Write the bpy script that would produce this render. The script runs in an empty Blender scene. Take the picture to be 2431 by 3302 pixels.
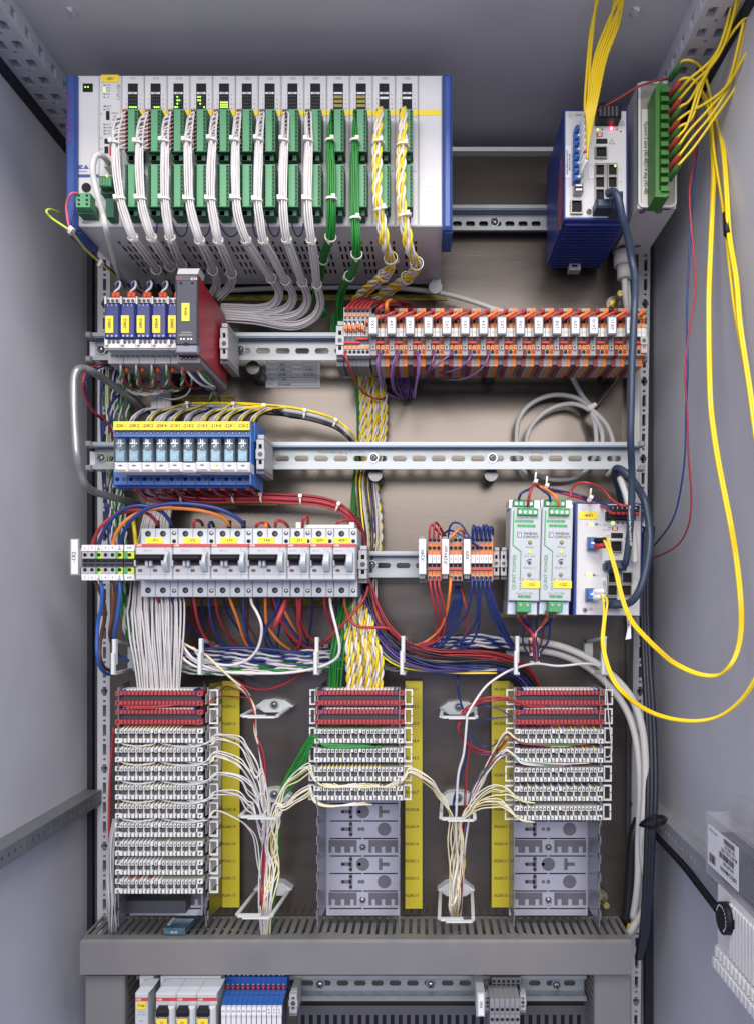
import bpy, math, random
import numpy as np
from mathutils import Vector, Matrix
random.seed(7)
SC = bpy.context.scene
COL = SC.collection
R = math.radians

# ---------------------------------------------------------------- camera
F = 2457.0            # focal length in photograph pixels
CX, CY = 1368.0, 1913.0   # where the depth lines meet
ZC = 1.30             # camera height
IW, IH = 2431.0, 3302.0
cam_d = bpy.data.cameras.new('camera')
cam = bpy.data.objects.new('camera', cam_d)
COL.objects.link(cam)
cam.location = (0, 0, ZC)
cam.rotation_euler = (R(90), 0, 0)
cam_d.sensor_fit = 'VERTICAL'
cam_d.sensor_height = 24.0
cam_d.lens = 24.0 * F / IH
cam_d.shift_x = (IW / 2 - CX) / IH
cam_d.shift_y = (CY - IH / 2) / IH
cam_d.clip_start = 0.02
cam_d.clip_end = 100
SC.camera = cam

# ---------------------------------------------------------------- light
w = bpy.data.worlds.new('World'); SC.world = w; w.use_nodes = True
bg = w.node_tree.nodes['Background']
bg.inputs[0].default_value = (0.52, 0.58, 1.0, 1)
bg.inputs[1].default_value = 0.80
def area(name, loc, target, size, power, col):
    l = bpy.data.lights.new(name, 'AREA'); l.shape = 'RECTANGLE'
    l.size, l.size_y = size; l.energy = power; l.color = col
    o = bpy.data.objects.new(name, l); COL.objects.link(o)
    o.location = loc
    o.rotation_euler = (Vector(target) - Vector(loc)).to_track_quat('-Z', 'Y').to_euler()
    return o
area('ceiling_lamp', (0.12, 0.02, ZC + 1.05), (-0.02, 0.92, ZC - 0.10), (0.9, 0.35), 17, (1.0, 0.96, 0.90))
area('ceiling_lamp', (-0.15, -1.9, ZC + 0.82), (-0.05, 1.0, ZC + 0.05), (3.4, 1.0), 80, (1.0, 0.96, 0.92))
SC.view_settings.view_transform = 'Standard'
SC.view_settings.look = 'None'
SC.view_settings.exposure = -0.08
SC.view_settings.gamma = 1.0

# ---------------------------------------------------------------- materials
def lin(h):
    if isinstance(h, str):
        h = h.lstrip('#'); v = [int(h[i:i + 2], 16) / 255 for i in (0, 2, 4)]
        return tuple(c / 12.92 if c <= .04045 else ((c + .055) / 1.055) ** 2.4 for c in v)
    return h
def mk(name, col, rough=.5, metal=0.0, var=.08, scale=60, bump=0.0, bscale=400, emit=None, alpha=1.0, trans=0.0, stretch=None, rvar=.1, spec=.5):
    m = bpy.data.materials.new(name); m.use_nodes = True
    nt = m.node_tree; b = nt.nodes['Principled BSDF']
    c = lin(col)
    tc = nt.nodes.new('ShaderNodeTexCoord'); src = tc.outputs['Object']
    if stretch:
        mp = nt.nodes.new('ShaderNodeMapping'); mp.inputs['Scale'].default_value = stretch
        nt.links.new(src, mp.inputs[0]); src = mp.outputs[0]
    if var > 0:
        n = nt.nodes.new('ShaderNodeTexNoise'); n.inputs['Scale'].default_value = scale; n.inputs['Detail'].default_value = 5
        nt.links.new(src, n.inputs['Vector'])
        r = nt.nodes.new('ShaderNodeValToRGB')
        r.color_ramp.elements[0].position = .3; r.color_ramp.elements[1].position = .7
        r.color_ramp.elements[0].color = tuple(max(0, x * (1 - var)) for x in c) + (1,)
        r.color_ramp.elements[1].color = tuple(min(1, x * (1 + var)) for x in c) + (1,)
        nt.links.new(n.outputs['Fac'], r.inputs[0]); nt.links.new(r.outputs[0], b.inputs['Base Color'])
        if rvar > 0:
            mr = nt.nodes.new('ShaderNodeMapRange')
            mr.inputs['To Min'].default_value = max(.03, rough - rvar); mr.inputs['To Max'].default_value = min(1, rough + rvar)
            nt.links.new(n.outputs['Fac'], mr.inputs[0]); nt.links.new(mr.outputs[0], b.inputs['Roughness'])
        else: b.inputs['Roughness'].default_value = rough
    else:
        b.inputs['Base Color'].default_value = tuple(c) + (1,)
        b.inputs['Roughness'].default_value = rough
    b.inputs['Metallic'].default_value = metal
    b.inputs['Specular IOR Level'].default_value = spec
    if bump > 0:
        n2 = nt.nodes.new('ShaderNodeTexNoise'); n2.inputs['Scale'].default_value = bscale; n2.inputs['Detail'].default_value = 3
        nt.links.new(src, n2.inputs['Vector'])
        bp = nt.nodes.new('ShaderNodeBump'); bp.inputs['Strength'].default_value = bump; bp.inputs['Distance'].default_value = .001
        nt.links.new(n2.outputs['Fac'], bp.inputs['Height']); nt.links.new(bp.outputs[0], b.inputs['Normal'])
    if emit:
        b.inputs['Emission Color'].default_value = tuple(lin(emit[0])) + (1,)
        b.inputs['Emission Strength'].default_value = emit[1]
    if alpha < 1: b.inputs['Alpha'].default_value = alpha
    if trans > 0: b.inputs['Transmission Weight'].default_value = trans
    return m
M = {}
def D(key, *a, **k): M[key] = mk(key, *a, **k)
D('paint', (.50, .503, .53), .5, 0, .04, 9, .05, 900)
D('paint_dark', (.58, .57, .57), .55, 0, .05, 6, .05, 900)
D('frame', (.62, .62, .64), .45, .1, .06, 30)
D('gasket', (.012, .012, .02), .6, 0, .1, 80)
D('zinc', (.125, .106, .088), .25, .62, .09, 7, .05, 110, stretch=(.8, 1, 6), rvar=.09)
D('floorgrey', (.30, .295, .29), .5, 0, .1, 3)
D('rail', (.32, .345, .35), .42, .5, .08, 40, rvar=.08)
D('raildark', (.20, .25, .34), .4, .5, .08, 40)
D('steel', (.36, .345, .33), .36, .85, .06, 60)
D('screw', (.40, .42, .44), .32, .85, .05, 200)
D('brass', (.65, .55, .18), .3, .9, .1, 200)
D('white', (.70, .70, .68), .42, 0, .03, 60)
D('plcwhite', (.62, .61, .60), .45, 0, .03, 40)
D('greywhite', (.55, .56, .57), .45, 0, .03, 60)
D('breaker', (.50, .52, .53), .42, 0, .03, 60)
D('ivory', (.66, .64, .56), .5, 0, .04, 90)
D('lightgrey', (.40, .40, .40), .5, 0, .04, 80)
D('grey', (.24, .24, .25), .5, 0, .05, 80)
D('midgrey', (.15, .15, .16), .5, 0, .06, 80)
D('darkgrey', (.055, .058, .07), .5, 0, .08, 60)
D('black', (.009, .009, .012), .5, 0, .1, 80, spec=.25)
D('hole', (.006, .006, .008), .8, 0, 0)
D('trunk', (.185, .178, .174), .55, 0, .05, 14, .08, 500)
D('vent', (.66, .655, .66), .5, .1, .05, 30)
D('plcblue', (.035, .075, .27), .4, 0, .08, 60)
D('swblue', (.022, .04, .22), .42, 0, .08, 60)
D('modblue', (.014, .024, .15), .35, 0, .12, 90)
D('relblue', (.035, .145, .47), .42, 0, .06, 80)
D('relbluedark', (.02, .085, .34), .42, 0, .06, 80)
D('green', (.095, .31, .145), .5, 0, .06, 90)
D('greendark', (.018, .10, .05), .5, 0, .08, 90)
D('adapter', (.045, .19, .025), .5, 0, .08, 90)
D('psugreen', (.06, .30, .10), .5, 0, .05, 90)
D('yellow', (.86, .66, .03), .5, 0, .04, 60)
D('yellowsoft', (.80, .64, .10), .5, 0, .05, 60)
D('yellowstrip', (.62, .52, .028), .5, 0, .10, 12)
D('yellowdark', (.33, .26, .03), .6, 0, .10, 30)
D('yelgreen', (.55, .66, .05), .5, 0, .05, 90)
D('red', (.50, .045, .04), .45, 0, .08, 90)
D('stripred', (.38, .045, .05), .45, 0, .07, 90)
D('redwall', (.30, .010, .022), .34, 0, .22, 22)
D('dred', (.16, .012, .014), .5, 0, .1, 90)
D('orange', (.68, .165, .014), .5, 0, .06, 90)
D('slicegrey', (.27, .27, .275), .5, 0, .05, 90)
D('orangelight', (.74, .24, .045), .5, 0, .06, 90)
D('ferruledark', (.26, .06, .035), .5, 0, .1, 90)
D('ferrule', (.68, .10, .03), .5, 0, .1, 90)
D('ink', (.03, .03, .035), .7, 0, 0)
D('inkgrey', (.30, .30, .31), .7, 0, 0)
D('inkblue', (.09, .12, .36), .7, 0, 0)
D('inkred', (.55, .03, .04), .7, 0, 0)
D('inkwhite', (.75, .75, .74), .7, 0, 0)
D('silver', (.55, .60, .66), .35, .6, .05, 60)
D('psufront', (.44, .465, .475), .45, 0, .03, 60)
D('smoke', (.10, .12, .13), .15, 0, .3, 120)
D('clear', (.45, .58, .64), .08, 0, .1, 60, alpha=.16)
D('bag', (.55, .56, .58), .15, 0, .2, 40, alpha=.35)
D('relaymetal', (.17, .29, .36), .35, .3, .25, 400)
D('ledgreen', (.3, .9, .1), .4, 0, 0, emit=((.35, 1, .05), 2.6))
D('ledyel', (.6, .9, .1), .4, 0, 0, emit=((.55, 1, .05), 2.4))
D('ledred', (.9, .05, .08), .4, 0, 0, emit=((1, .02, .06), 6))
D('ledcore', (1, .8, .85), .4, 0, 0, emit=((1, .55, .65), 6))
D('ledoff', (.12, .12, .10), .4, 0, .1, 300)
D('olive', (.30, .25, .06), .5, 0, .15, 300)
D('channel', (.52, .52, .58), .32, .45, .05, 20, rvar=.05)
D('tie', (.74, .72, .62), .45, 0, .04, 200)
# cable sheaths
D('w_white', (.66, .63, .61), .45, 0, .05, 90)
D('w_grey', (.40, .40, .42), .45, 0, .05, 90)
D('w_red', (.37, .028, .035), .42, 0, .08, 90)
D('w_orange', (.72, .20, .03), .42, 0, .06, 90)
D('w_blue', (.012, .030, .155), .42, 0, .08, 90)
D('w_lblue', (.025, .10, .36), .42, 0, .08, 90)
D('w_yellow', (.83, .60, .012), .4, 0, .05, 90)
D('fibre', (.80, .575, .014), .35, 0, .04, 90)
D('w_cream', (.72, .66, .42), .45, 0, .05, 90)
D('w_green', (.015, .20, .025), .42, 0, .08, 90)
D('w_brown', (.13, .05, .03), .42, 0, .1, 90)
D('w_black', (.016, .016, .02), .42, 0, .1, 90)
D('w_violet', (.15, .075, .23), .42, 0, .06, 90)
D('w_darkcable', (.014, .018, .03), .45, 0, .1, 90)
D('w_navy', (.028, .045, .078), .42, 0, .1, 90)
D('w_wine', (.20, .012, .022), .42, 0, .08, 90)
D('patchface', (.40, .38, .33), .4, .4, .08, 40)
D('standoff', (.12, .12, .12), .3, .8, .08, 200)
D('bowsteel', (.34, .335, .33), .34, .55, .05, 60)
D('nickel', (.26, .25, .23), .4, .6, .08, 200)
D('w_pink', (.62, .10, .16), .42, 0, .06, 90)
D('w_jacket', (.55, .54, .50), .5, 0, .05, 60)

# ---------------------------------------------------------------- geometry helpers
def X(px, Y): return (px - CX) * Y / F
def Z(py, Y): return ZC - (py - CY) * Y / F
def W(px, py, Y): return Vector((X(px, Y), Y, Z(py, Y)))
def U(n, Y): return n * Y / F          # n photograph pixels at depth Y, in metres

_tc = {}
def glyphs(s):
    if s not in _tc:
        cu = bpy.data.curves.new('lettering', 'FONT'); cu.body = s; cu.size = 1.0; cu.resolution_u = 2; cu.offset = .009
        ob = bpy.data.objects.new('lettering', cu)
        me = bpy.data.meshes.new_from_object(ob)
        v = np.array([x.co[:2] for x in me.vertices]) if len(me.vertices) else np.zeros((0, 2))
        f = [tuple(p.vertices) for p in me.polygons]
        bpy.data.objects.remove(ob); bpy.data.curves.remove(cu); bpy.data.meshes.remove(me)
        if len(v):
            lo, hi = v.min(0), v.max(0)
            v = v - (lo + hi) / 2
            _tc[s] = (v, f, hi[0] - lo[0], max(hi[1] - lo[1], 1e-4))
        else: _tc[s] = (v, f, 0, 1)
    return _tc[s]

def jit(P, rq, a=.0022, const=.002):
    "loosen a run: a steady sideways shift plus small wander, ends kept"
    o = Vector((rq.uniform(-const, const), rq.uniform(-const, const), rq.uniform(-const, const))); n = len(P)
    return [p + (o + Vector((rq.uniform(-a, a), rq.uniform(-a, a), rq.uniform(-a, a)))) * min(1, i / 2, (n - 1 - i) / 2 + .5) for i, p in enumerate(P)]
def multi(label, paths, r, cols, name='wire_bundle', cat='wire bundle', group=None, k=5):
    root = thing(name, label, cat, paths[0][len(paths[0]) // 2], group)
    for i, P in enumerate(paths): part(root, 'wire', MB().tube(smooth(P, k), r, cols[i % len(cols)], 6), at=P[len(P) // 2])
    return root
class MB:
    def __init__(self): self.v = []; self.f = []; self.m = []; self.s = []; self.mats = []
    def mi(self, m):
        if m not in self.mats: self.mats.append(m)
        return self.mats.index(m)
    def face(self, pts, m, smooth=False):
        n = len(self.v); self.v.extend(tuple(p) for p in pts); self.f.append(tuple(range(n, n + len(pts)))); self.m.append(self.mi(m)); self.s.append(smooth)
    def add(self, verts, faces, m, smooth=False):
        n = len(self.v); self.v.extend(tuple(p) for p in verts); k = self.mi(m)
        for f in faces: self.f.append(tuple(i + n for i in f)); self.m.append(k); self.s.append(smooth)
        return self
    def box(self, x0, x1, y0, y1, z0, z1, m):
        v = [(x, y, z) for x in (x0, x1) for y in (y0, y1) for z in (z0, z1)]
        return self.add(v, [(0, 1, 3, 2), (4, 6, 7, 5), (0, 4, 5, 1), (2, 3, 7, 6), (0, 2, 6, 4), (1, 5, 7, 3)], m)
    def pb(self, x0, y0, x1, y1, Yf, Yb, m):
        "box whose front covers the pixel rectangle at depth Yf"
        return self.box(X(x0, Yf), X(x1, Yf), Yf, Yb, Z(y1, Yf), Z(y0, Yf), m)
    def cb(self, x0, y0, x1, y1, Yf, Yb, m, c=.0015):
        "the same with a chamfered front edge"
        a, b, d, e = X(x0, Yf), X(x1, Yf), Z(y1, Yf), Z(y0, Yf)
        c = min(c, (b - a) * .3, (e - d) * .3)
        v = []
        for (xx0, xx1, zz0, zz1, yy) in ((a + c, b - c, d + c, e - c, Yf), (a, b, d, e, Yf + c), (a, b, d, e, Yb)):
            v += [(xx0, yy, zz0), (xx1, yy, zz0), (xx1, yy, zz1), (xx0, yy, zz1)]
        f = [(0, 1, 2, 3)]
        for k in (0, 4):
            for i in range(4): j = (i + 1) % 4; f.append((k + i, k + 4 + i, k + 4 + j, k + j))
        f.append((11, 10, 9, 8))
        return self.add(v, f, m)
    def prism(self, pts, Yf, Yb, m, atf=None):
        "polygon given in pixels at depth atf (or Yf), extruded straight back"
        q = atf or Yf
        P = [(X(x, q), Z(y, q)) for x, y in pts]; n = len(P)
        v = [(x, Yf, z) for x, z in P] + [(x, Yb, z) for x, z in P]
        f = [tuple(range(n)), tuple(range(2 * n - 1, n - 1, -1))]
        for i in range(n): j = (i + 1) % n; f.append((i, n + i, n + j, j))
        return self.add(v, f, m)
    def disc(self, px, py, r, Yf, Yb, m, n=10, ry=None):
        "short round pin facing the viewer, radius in pixels"
        return self.prism([(px + r * math.cos(2 * math.pi * (i + .5) / n), py + (ry or r) * math.sin(2 * math.pi * (i + .5) / n)) for i in range(n)], Yf, Yb, m)
    def dome(self, px, py, r, Y, h, m, n=10):
        c = W(px, py, Y); rr = U(r, Y); v = []; f = []
        for k, (q, d) in enumerate(((1, 0), (.8, .6), (.45, .9))):
            for i in range(n):
                a = 2 * math.pi * i / n; v.append((c.x + rr * q * math.cos(a), c.y - h * d, c.z + rr * q * math.sin(a)))
        for k in range(2):
            for i in range(n): j = (i + 1) % n; f.append((k * n + i, k * n + j, k * n + n + j, k * n + n + i))
        f.append(tuple(2 * n + i for i in range(n)))
        return self.add(v, f, m, True)
    def tube(self, P, r, m, seg=6, smooth=True, cap=True):
        P = np.asarray(P, float); n = len(P)
        T = np.gradient(P, axis=0); T /= np.linalg.norm(T, axis=1)[:, None] + 1e-12
        N = np.zeros_like(P)
        a = np.array([0, 1, 0]) if abs(T[0][1]) < .8 else np.array([1, 0, 0])
        u = a - T[0] * a.dot(T[0]); u /= np.linalg.norm(u); N[0] = u
        for i in range(1, n):
            u = N[i - 1] - T[i] * N[i - 1].dot(T[i]); N[i] = u / (np.linalg.norm(u) + 1e-12)
        B = np.cross(T, N)
        rr = np.full(n, r) if np.isscalar(r) else np.asarray(r)
        an = 2 * np.pi * np.arange(seg) / seg
        V = P[:, None, :] + rr[:, None, None] * (np.cos(an)[None, :, None] * N[:, None, :] + np.sin(an)[None, :, None] * B[:, None, :])
        base = len(self.v); self.v.extend(map(tuple, V.reshape(-1, 3))); k = self.mi(m)
        for i in range(n - 1):
            for j in range(seg):
                q = (j + 1) % seg
                self.f.append((base + i * seg + j, base + i * seg + q, base + (i + 1) * seg + q, base + (i + 1) * seg + j))
        cnt = (n - 1) * seg
        if cap:
            self.f.append(tuple(base + j for j in range(seg - 1, -1, -1))); self.f.append(tuple(base + (n - 1) * seg + j for j in range(seg))); 
        self.m.extend([k] * (cnt + 2 * cap)); self.s.extend([smooth] * cnt + [False] * (2 * cap))
        return self
    def text(self, s, cx, cy, h, Y, m, rot=0, wmax=None, bold=0):
        "flat print of capital height h pixels centred on (cx, cy)"
        v, f, wd, ht = glyphs(s)
        if not len(v): return self
        k = h / .70 if ht > .3 else h / .70
        kx = k
        if wmax and wd * k > wmax: kx = wmax / wd
        c, sn = math.cos(R(rot)), math.sin(R(rot)); q = Y / F
        x0, z0 = X(cx, Y), Z(cy, Y)
        pts = [(x0 + (a * kx * c - b * k * sn) * q, Y, z0 + (a * kx * sn + b * k * c) * q) for a, b in v]
        return self.add(pts, f, m)
    def holed(self, fn, u0, u1, v0, v1, holes, depth, m, back=None, edge=None):
        "sheet with rectangular openings; fn(u, v, d) gives the point d behind the sheet"
        us = sorted({round(x, 6) for x in [u0, u1] + [h[0] for h in holes] + [h[1] for h in holes]})
        vs = sorted({round(x, 6) for x in [v0, v1] + [h[2] for h in holes] + [h[3] for h in holes]})
        for j in range(len(vs) - 1):
            vm = (vs[j] + vs[j + 1]) / 2; row = [h for h in holes if h[2] < vm < h[3]]
            i = 0
            while i < len(us) - 1:
                um = (us[i] + us[i + 1]) / 2
                if any(h[0] < um < h[1] for h in row): i += 1; continue
                k = i
                while k + 1 < len(us) - 1 and not any(h[0] < (us[k + 1] + us[k + 2]) / 2 < h[1] for h in row): k += 1
                a, b, c, d = us[i], us[k + 1], vs[j], vs[j + 1]
                self.face([fn(a, c, 0), fn(b, c, 0), fn(b, d, 0), fn(a, d, 0)], m)
                i = k + 1
        for a, b, c, d in holes:
            for (p, q) in (((a, c), (b, c)), ((b, c), (b, d)), ((b, d), (a, d)), ((a, d), (a, c))):
                self.face([fn(*p, 0), fn(*q, 0), fn(*q, depth), fn(*p, depth)], edge or m)
            if back: self.face([fn(a, c, depth), fn(b, c, depth), fn(b, d, depth), fn(a, d, depth)], back)
        return self
    def mesh(self, name, origin):
        me = bpy.data.meshes.new(name)
        V = np.array(self.v, float).reshape(-1, 3) - np.array(origin)
        me.from_pydata(V.tolist(), [], self.f)
        for k in self.mats: me.materials.append(M[k])
        me.polygons.foreach_set('material_index', self.m)
        me.polygons.foreach_set('use_smooth', self.s)
        me.update()
        return me

def tagit(o, label, cat=None, group=None, kind=None):
    if label: o['label'] = label
    if cat: o['category'] = cat
    if group: o['group'] = group
    if kind: o['kind'] = kind
    return o
def wloc(o):
    v = Vector(o.location)
    return v if o.parent is None else v + wloc(o.parent)
def thing(name, label, cat, loc, group=None):
    o = bpy.data.objects.new(name, None); o.empty_display_size = .02; COL.objects.link(o); o.location = loc
    return tagit(o, label, cat, group)
def part(root, name, mb, label=None, kind=None, at=None):
    "a child mesh of root; mb holds world coordinates"
    org = Vector(at) if at is not None else wloc(root)
    o = bpy.data.objects.new(name, mb.mesh(name, org)); COL.objects.link(o)
    o.parent = root; o.location = org - wloc(root)
    return tagit(o, label, None, None, kind)
def inst(root, name, me, pos):
    o = bpy.data.objects.new(name, me); COL.objects.link(o); o.parent = root; o.location = Vector(pos) - wloc(root)
    return o
def solo(name, label, cat, mb, group=None, kind=None):
    V = np.array(mb.v); lo, hi = V.min(0), V.max(0)
    org = Vector(((lo[0] + hi[0]) / 2, (lo[1] + hi[1]) / 2, lo[2]))
    o = bpy.data.objects.new(name, mb.mesh(name, org)); COL.objects.link(o); o.location = org
    return tagit(o, label, cat, group, kind)
def setting(name, mb): return solo(name, None, None, mb, kind='structure')
def plate(root, x0, y0, x1, y1, Y, mat, txt=None, h=8, rot=0, ink='ink', name='label_plate', th=.0008, wmax=None):
    p = part(root, name, MB().pb(x0, y0, x1, y1, Y, Y + th, mat), at=W((x0 + x1) / 2, y1, Y))
    if txt:
        t = MB()
        ls = txt if isinstance(txt, list) else [txt]
        for i, s in enumerate(ls):
            off = (i - (len(ls) - 1) / 2) * h * 1.5
            t.text(s, (x0 + x1) / 2 + (off if rot else 0), (y0 + y1) / 2 + (0 if rot else off), h, Y - .0003, ink, rot, wmax or ((y1 - y0) * .92 if rot else (x1 - x0) * .94))
        part(p, 'lettering', t)
    return p

def path(pts, ox=0, oy=0, s=1.0):
    "pixel path -> world points; a missing depth is interpolated"
    n = len(pts); Ys = [p[2] if len(p) > 2 else None for p in pts]
    ks = [i for i in range(n) if Ys[i] is not None]
    Y = np.interp(range(n), ks, [Ys[i] for i in ks])
    return [W(ox + p[0] / s, oy + p[1] / s, Y[i]) for i, p in enumerate(pts)]
def smooth(P, k=6):
    P = np.array([tuple(p) for p in P], float); n = len(P)
    if n < 3: return np.array([P[0] + (P[1] - P[0]) * t for t in np.linspace(0, 1, k + 1)])
    E = np.vstack([2 * P[0] - P[1], P, 2 * P[-1] - P[-2]]); out = []
    for i in range(n - 1):
        a, b, c, d = E[i], E[i + 1], E[i + 2], E[i + 3]
        for t in np.arange(k) / k:
            out.append(.5 * (2 * b + (c - a) * t + (2 * a - 5 * b + 4 * c - d) * t * t + (3 * b - a - 3 * c + d) * t ** 3))
    out.append(P[-1])
    return np.array(out)
def frames(P):
    T = np.gradient(P, axis=0); T /= np.linalg.norm(T, axis=1)[:, None] + 1e-12
    N = np.zeros_like(P)
    a = np.array([0., 1, 0]) if abs(T[0][1]) < .9 else np.array([1., 0, 0])
    u = np.cross(T[0], a); N[0] = u / np.linalg.norm(u)
    for i in range(1, len(P)):
        u = N[i - 1] - T[i] * N[i - 1].dot(T[i]); N[i] = u / (np.linalg.norm(u) + 1e-12)
    return T, N, np.cross(T, N)
def wire(name, label, cat, P, r, mat, group=None, k=6, seg=7):
    return solo(name, label, cat, MB().tube(smooth(P, k), r, mat, seg), group)
def tie_mesh(c, t, rx, mat='tie', ry=None, w=.0022, side=1):
    "cable tie: flat band round a bundle of radius rx, with its square lock and tail"
    mb = MB(); c = np.array(c); t = np.array(t) / np.linalg.norm(t)
    a = np.array([0., 1, 0]); n = np.cross(t, a); n /= np.linalg.norm(n) + 1e-9; b = np.cross(n, t)
    ry = ry or rx; k = 14
    for s0, s1, e0, e1 in ((-w / 2, w / 2, .0005, .0005),):
        ring = []
        for i in range(k):
            q = 2 * math.pi * i / k
            ring.append([c + n * (rx + d) * math.cos(q) + b * (ry + d) * math.sin(q) + t * s for s, d in ((-w / 2, 0), (-w / 2, .0008), (w / 2, .0008), (w / 2, 0))])
        for i in range(k):
            j = (i + 1) % k
            for p in range(4):
                q = (p + 1) % 4
                mb.face([ring[i][p], ring[j][p], ring[j][q], ring[i][q]], mat)
    h = c - b * (ry + .001) * (1 if b[1] > 0 else -1) + n * rx * .55 * side
    vs = []
    for x in (-.0019, .0019):
        for y in (-.0019, .0012):
            for z in (-.0021, .0021): vs.append(h + n * x + a * y + t * z)
    mb.add(vs, [(0, 1, 3, 2), (4, 6, 7, 5), (0, 4, 5, 1), (2, 3, 7, 6), (0, 2, 6, 4), (1, 5, 7, 3)], mat)
    return mb
def disc_pts(n):
    if n == 1: return [(0, 0)]
    return [(math.sqrt((i + .5) / n) * math.cos(i * 2.39996), math.sqrt((i + .5) / n) * math.sin(i * 2.39996)) for i in range(n)]
def bundle(label, group, P, n, rad, wr, mats, ties=(), k=4, flat=1.0, wander=.25, seg=6, cat='wire bundle', starts=None, ends=None, name='wire_bundle', twist=0.4, tmat='tie'):
    """n wires along the path P. rad: bundle radius in m (scalar or one value per path point).
    starts / ends: extra points for each wire before / after the run."""
    S = smooth(P, k); N_ = len(S)
    rr = np.full(len(P), rad) if np.isscalar(rad) else np.array(rad, float)
    rs = np.interp(np.linspace(0, len(P) - 1, N_), range(len(P)), rr)
    T, N, B = frames(S)
    root = thing(name, label, cat, S[N_ // 2], group)
    offs = disc_pts(n); rnd = random.Random(hash(label) % 1000 if False else len(label) * 7 + n)
    for i, (a, b) in enumerate(offs):
        ph, am = rnd.random() * 6.28, wander * (.5 + rnd.random())
        t = np.linspace(0, 1, N_); an = twist * t + am * np.sin(t * 9 + ph)
        ca, sa = np.cos(an), np.sin(an)
        off = ((a * ca - b * sa) * rs)[:, None] * N + ((a * sa + b * ca) * rs * flat)[:, None] * B
        Q = S + off
        if starts is not None and starts[i] is not None:
            st = starts[i]; j0 = st[0]
            Q = np.vstack([smooth(list(st[1]) + [Q[j0], Q[min(j0 + 1, N_ - 1)]], 3)[:-3], Q[j0:]])
        if ends is not None and ends[i] is not None:
            st = ends[i]; j1 = st[0]
            Q = np.vstack([Q[:j1], smooth([Q[j1 - 1], Q[j1]] + list(st[1]), 3)[3:]])
        part(root, 'wire', MB().tube(Q, wr, mats[i % len(mats)], seg), at=Q[len(Q) // 2])
    for ti, tq in enumerate(ties):
        tq, sd = (tq if isinstance(tq, tuple) else (tq, 1))
        j = int(round(tq * (N_ - 1)))
        part(root, 'cable_tie', tie_mesh(S[j], T[j], rs[j] + wr, tmat, (rs[j] + wr) * (flat if flat > .5 else 1), side=sd), at=S[j])
    return root
def twisted(label, group, P, n, rad, wr, pairs, pitch=.022, ties=(), k=6, flat=1.0, cat='wire bundle', name='wire_bundle', wander=.25):
    "n twisted pairs along a path"
    S = smooth(P, k)
    # even spacing along the run
    L = np.concatenate([[0], np.cumsum(np.linalg.norm(np.diff(S, axis=0), axis=1))]); m = max(12, int(L[-1] / pitch * 9))
    u = np.linspace(0, L[-1], m); idx = np.interp(u, L, np.linspace(0, len(P) - 1, len(S)))
    S = np.stack([np.interp(u, L, S[:, c]) for c in range(3)], 1)
    rr = np.full(len(P), rad) if np.isscalar(rad) else np.array(rad, float)
    rs = np.interp(idx, range(len(P)), rr)
    T, N, B = frames(S)
    root = thing(name, label, cat, S[m // 2], group)
    rnd = random.Random(n + len(label))
    for i, (a, b) in enumerate(disc_pts(n)):
        ph = rnd.random() * 6.28; ph2 = rnd.random() * 6.28; pt = pitch * (.9 + .25 * rnd.random())
        an = wander * np.sin(u / L[-1] * 8 + ph2); ca, sa = np.cos(an), np.sin(an)
        C = S + ((a * ca - b * sa) * rs)[:, None] * N + ((a * sa + b * ca) * rs * flat)[:, None] * B
        q = 2 * np.pi * u / pt + ph
        for sgn, mt in zip((1, -1), pairs[i % len(pairs)]):
            Q = C + sgn * wr * 1.02 * (np.cos(q)[:, None] * N + np.sin(q)[:, None] * B)
            part(root, 'wire', MB().tube(Q, wr, mt, 6), at=Q[m // 2])
    for tq in ties:
        j = int(tq * (m - 1)); part(root, 'cable_tie', tie_mesh(S[j], T[j], rs[j] + wr * 1.6), at=S[j])
    return root
def screw(root, px, py, r, Y, name='screw', ang=.5, mat='screw', h=.0022, washer=0):
    mb = MB()
    if washer: mb.disc(px, py, washer, Y - .001, Y, mat, 14)
    mb.dome(px, py, r, Y - (.001 if washer else 0), h, mat)
    c = W(px, py, Y); L = U(r * .8, Y); wd = U(r * .16, Y); yy = Y - h * .93 - (.001 if washer else 0)
    for a in (ang, ang + math.pi / 2):
        ux, uz = math.cos(a), math.sin(a)
        mb.face([(c.x + ux * L - uz * wd, yy - .0002, c.z + uz * L + ux * wd), (c.x - ux * L - uz * wd, yy - .0002, c.z - uz * L + ux * wd),
                 (c.x - ux * L + uz * wd, yy - .0002, c.z - uz * L - ux * wd), (c.x + ux * L + uz * wd, yy - .0002, c.z + uz * L - ux * wd)], 'darkgrey')
    return part(root, name, mb, at=c) if root else mb
# ================================================================ the cabinet shell
XL, XR, ZT, YB = -.458, .311, ZC + .600, 1.075
mb = MB().box(XL - .02, XL, .58, YB, ZC - .80, ZT + .02, 'paint'); setting('left_wall', mb)
mb = MB().box(XR, XR + .02, .57, YB, ZC - .80, ZT + .02, 'paint'); setting('right_wall', mb)
mb = MB().box(XL, XR, .60, YB, ZT, ZT + .02, 'paint_dark'); setting('ceiling', mb)
mb = MB().box(XL - .02, XR + .02, YB, YB + .02, ZC - .80, ZT + .02, 'paint_dark'); setting('back_wall', mb)
setting('floor', MB().box(-2.5, 2.5, -3.2, .6, -.02, 0, 'floorgrey'))
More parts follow.
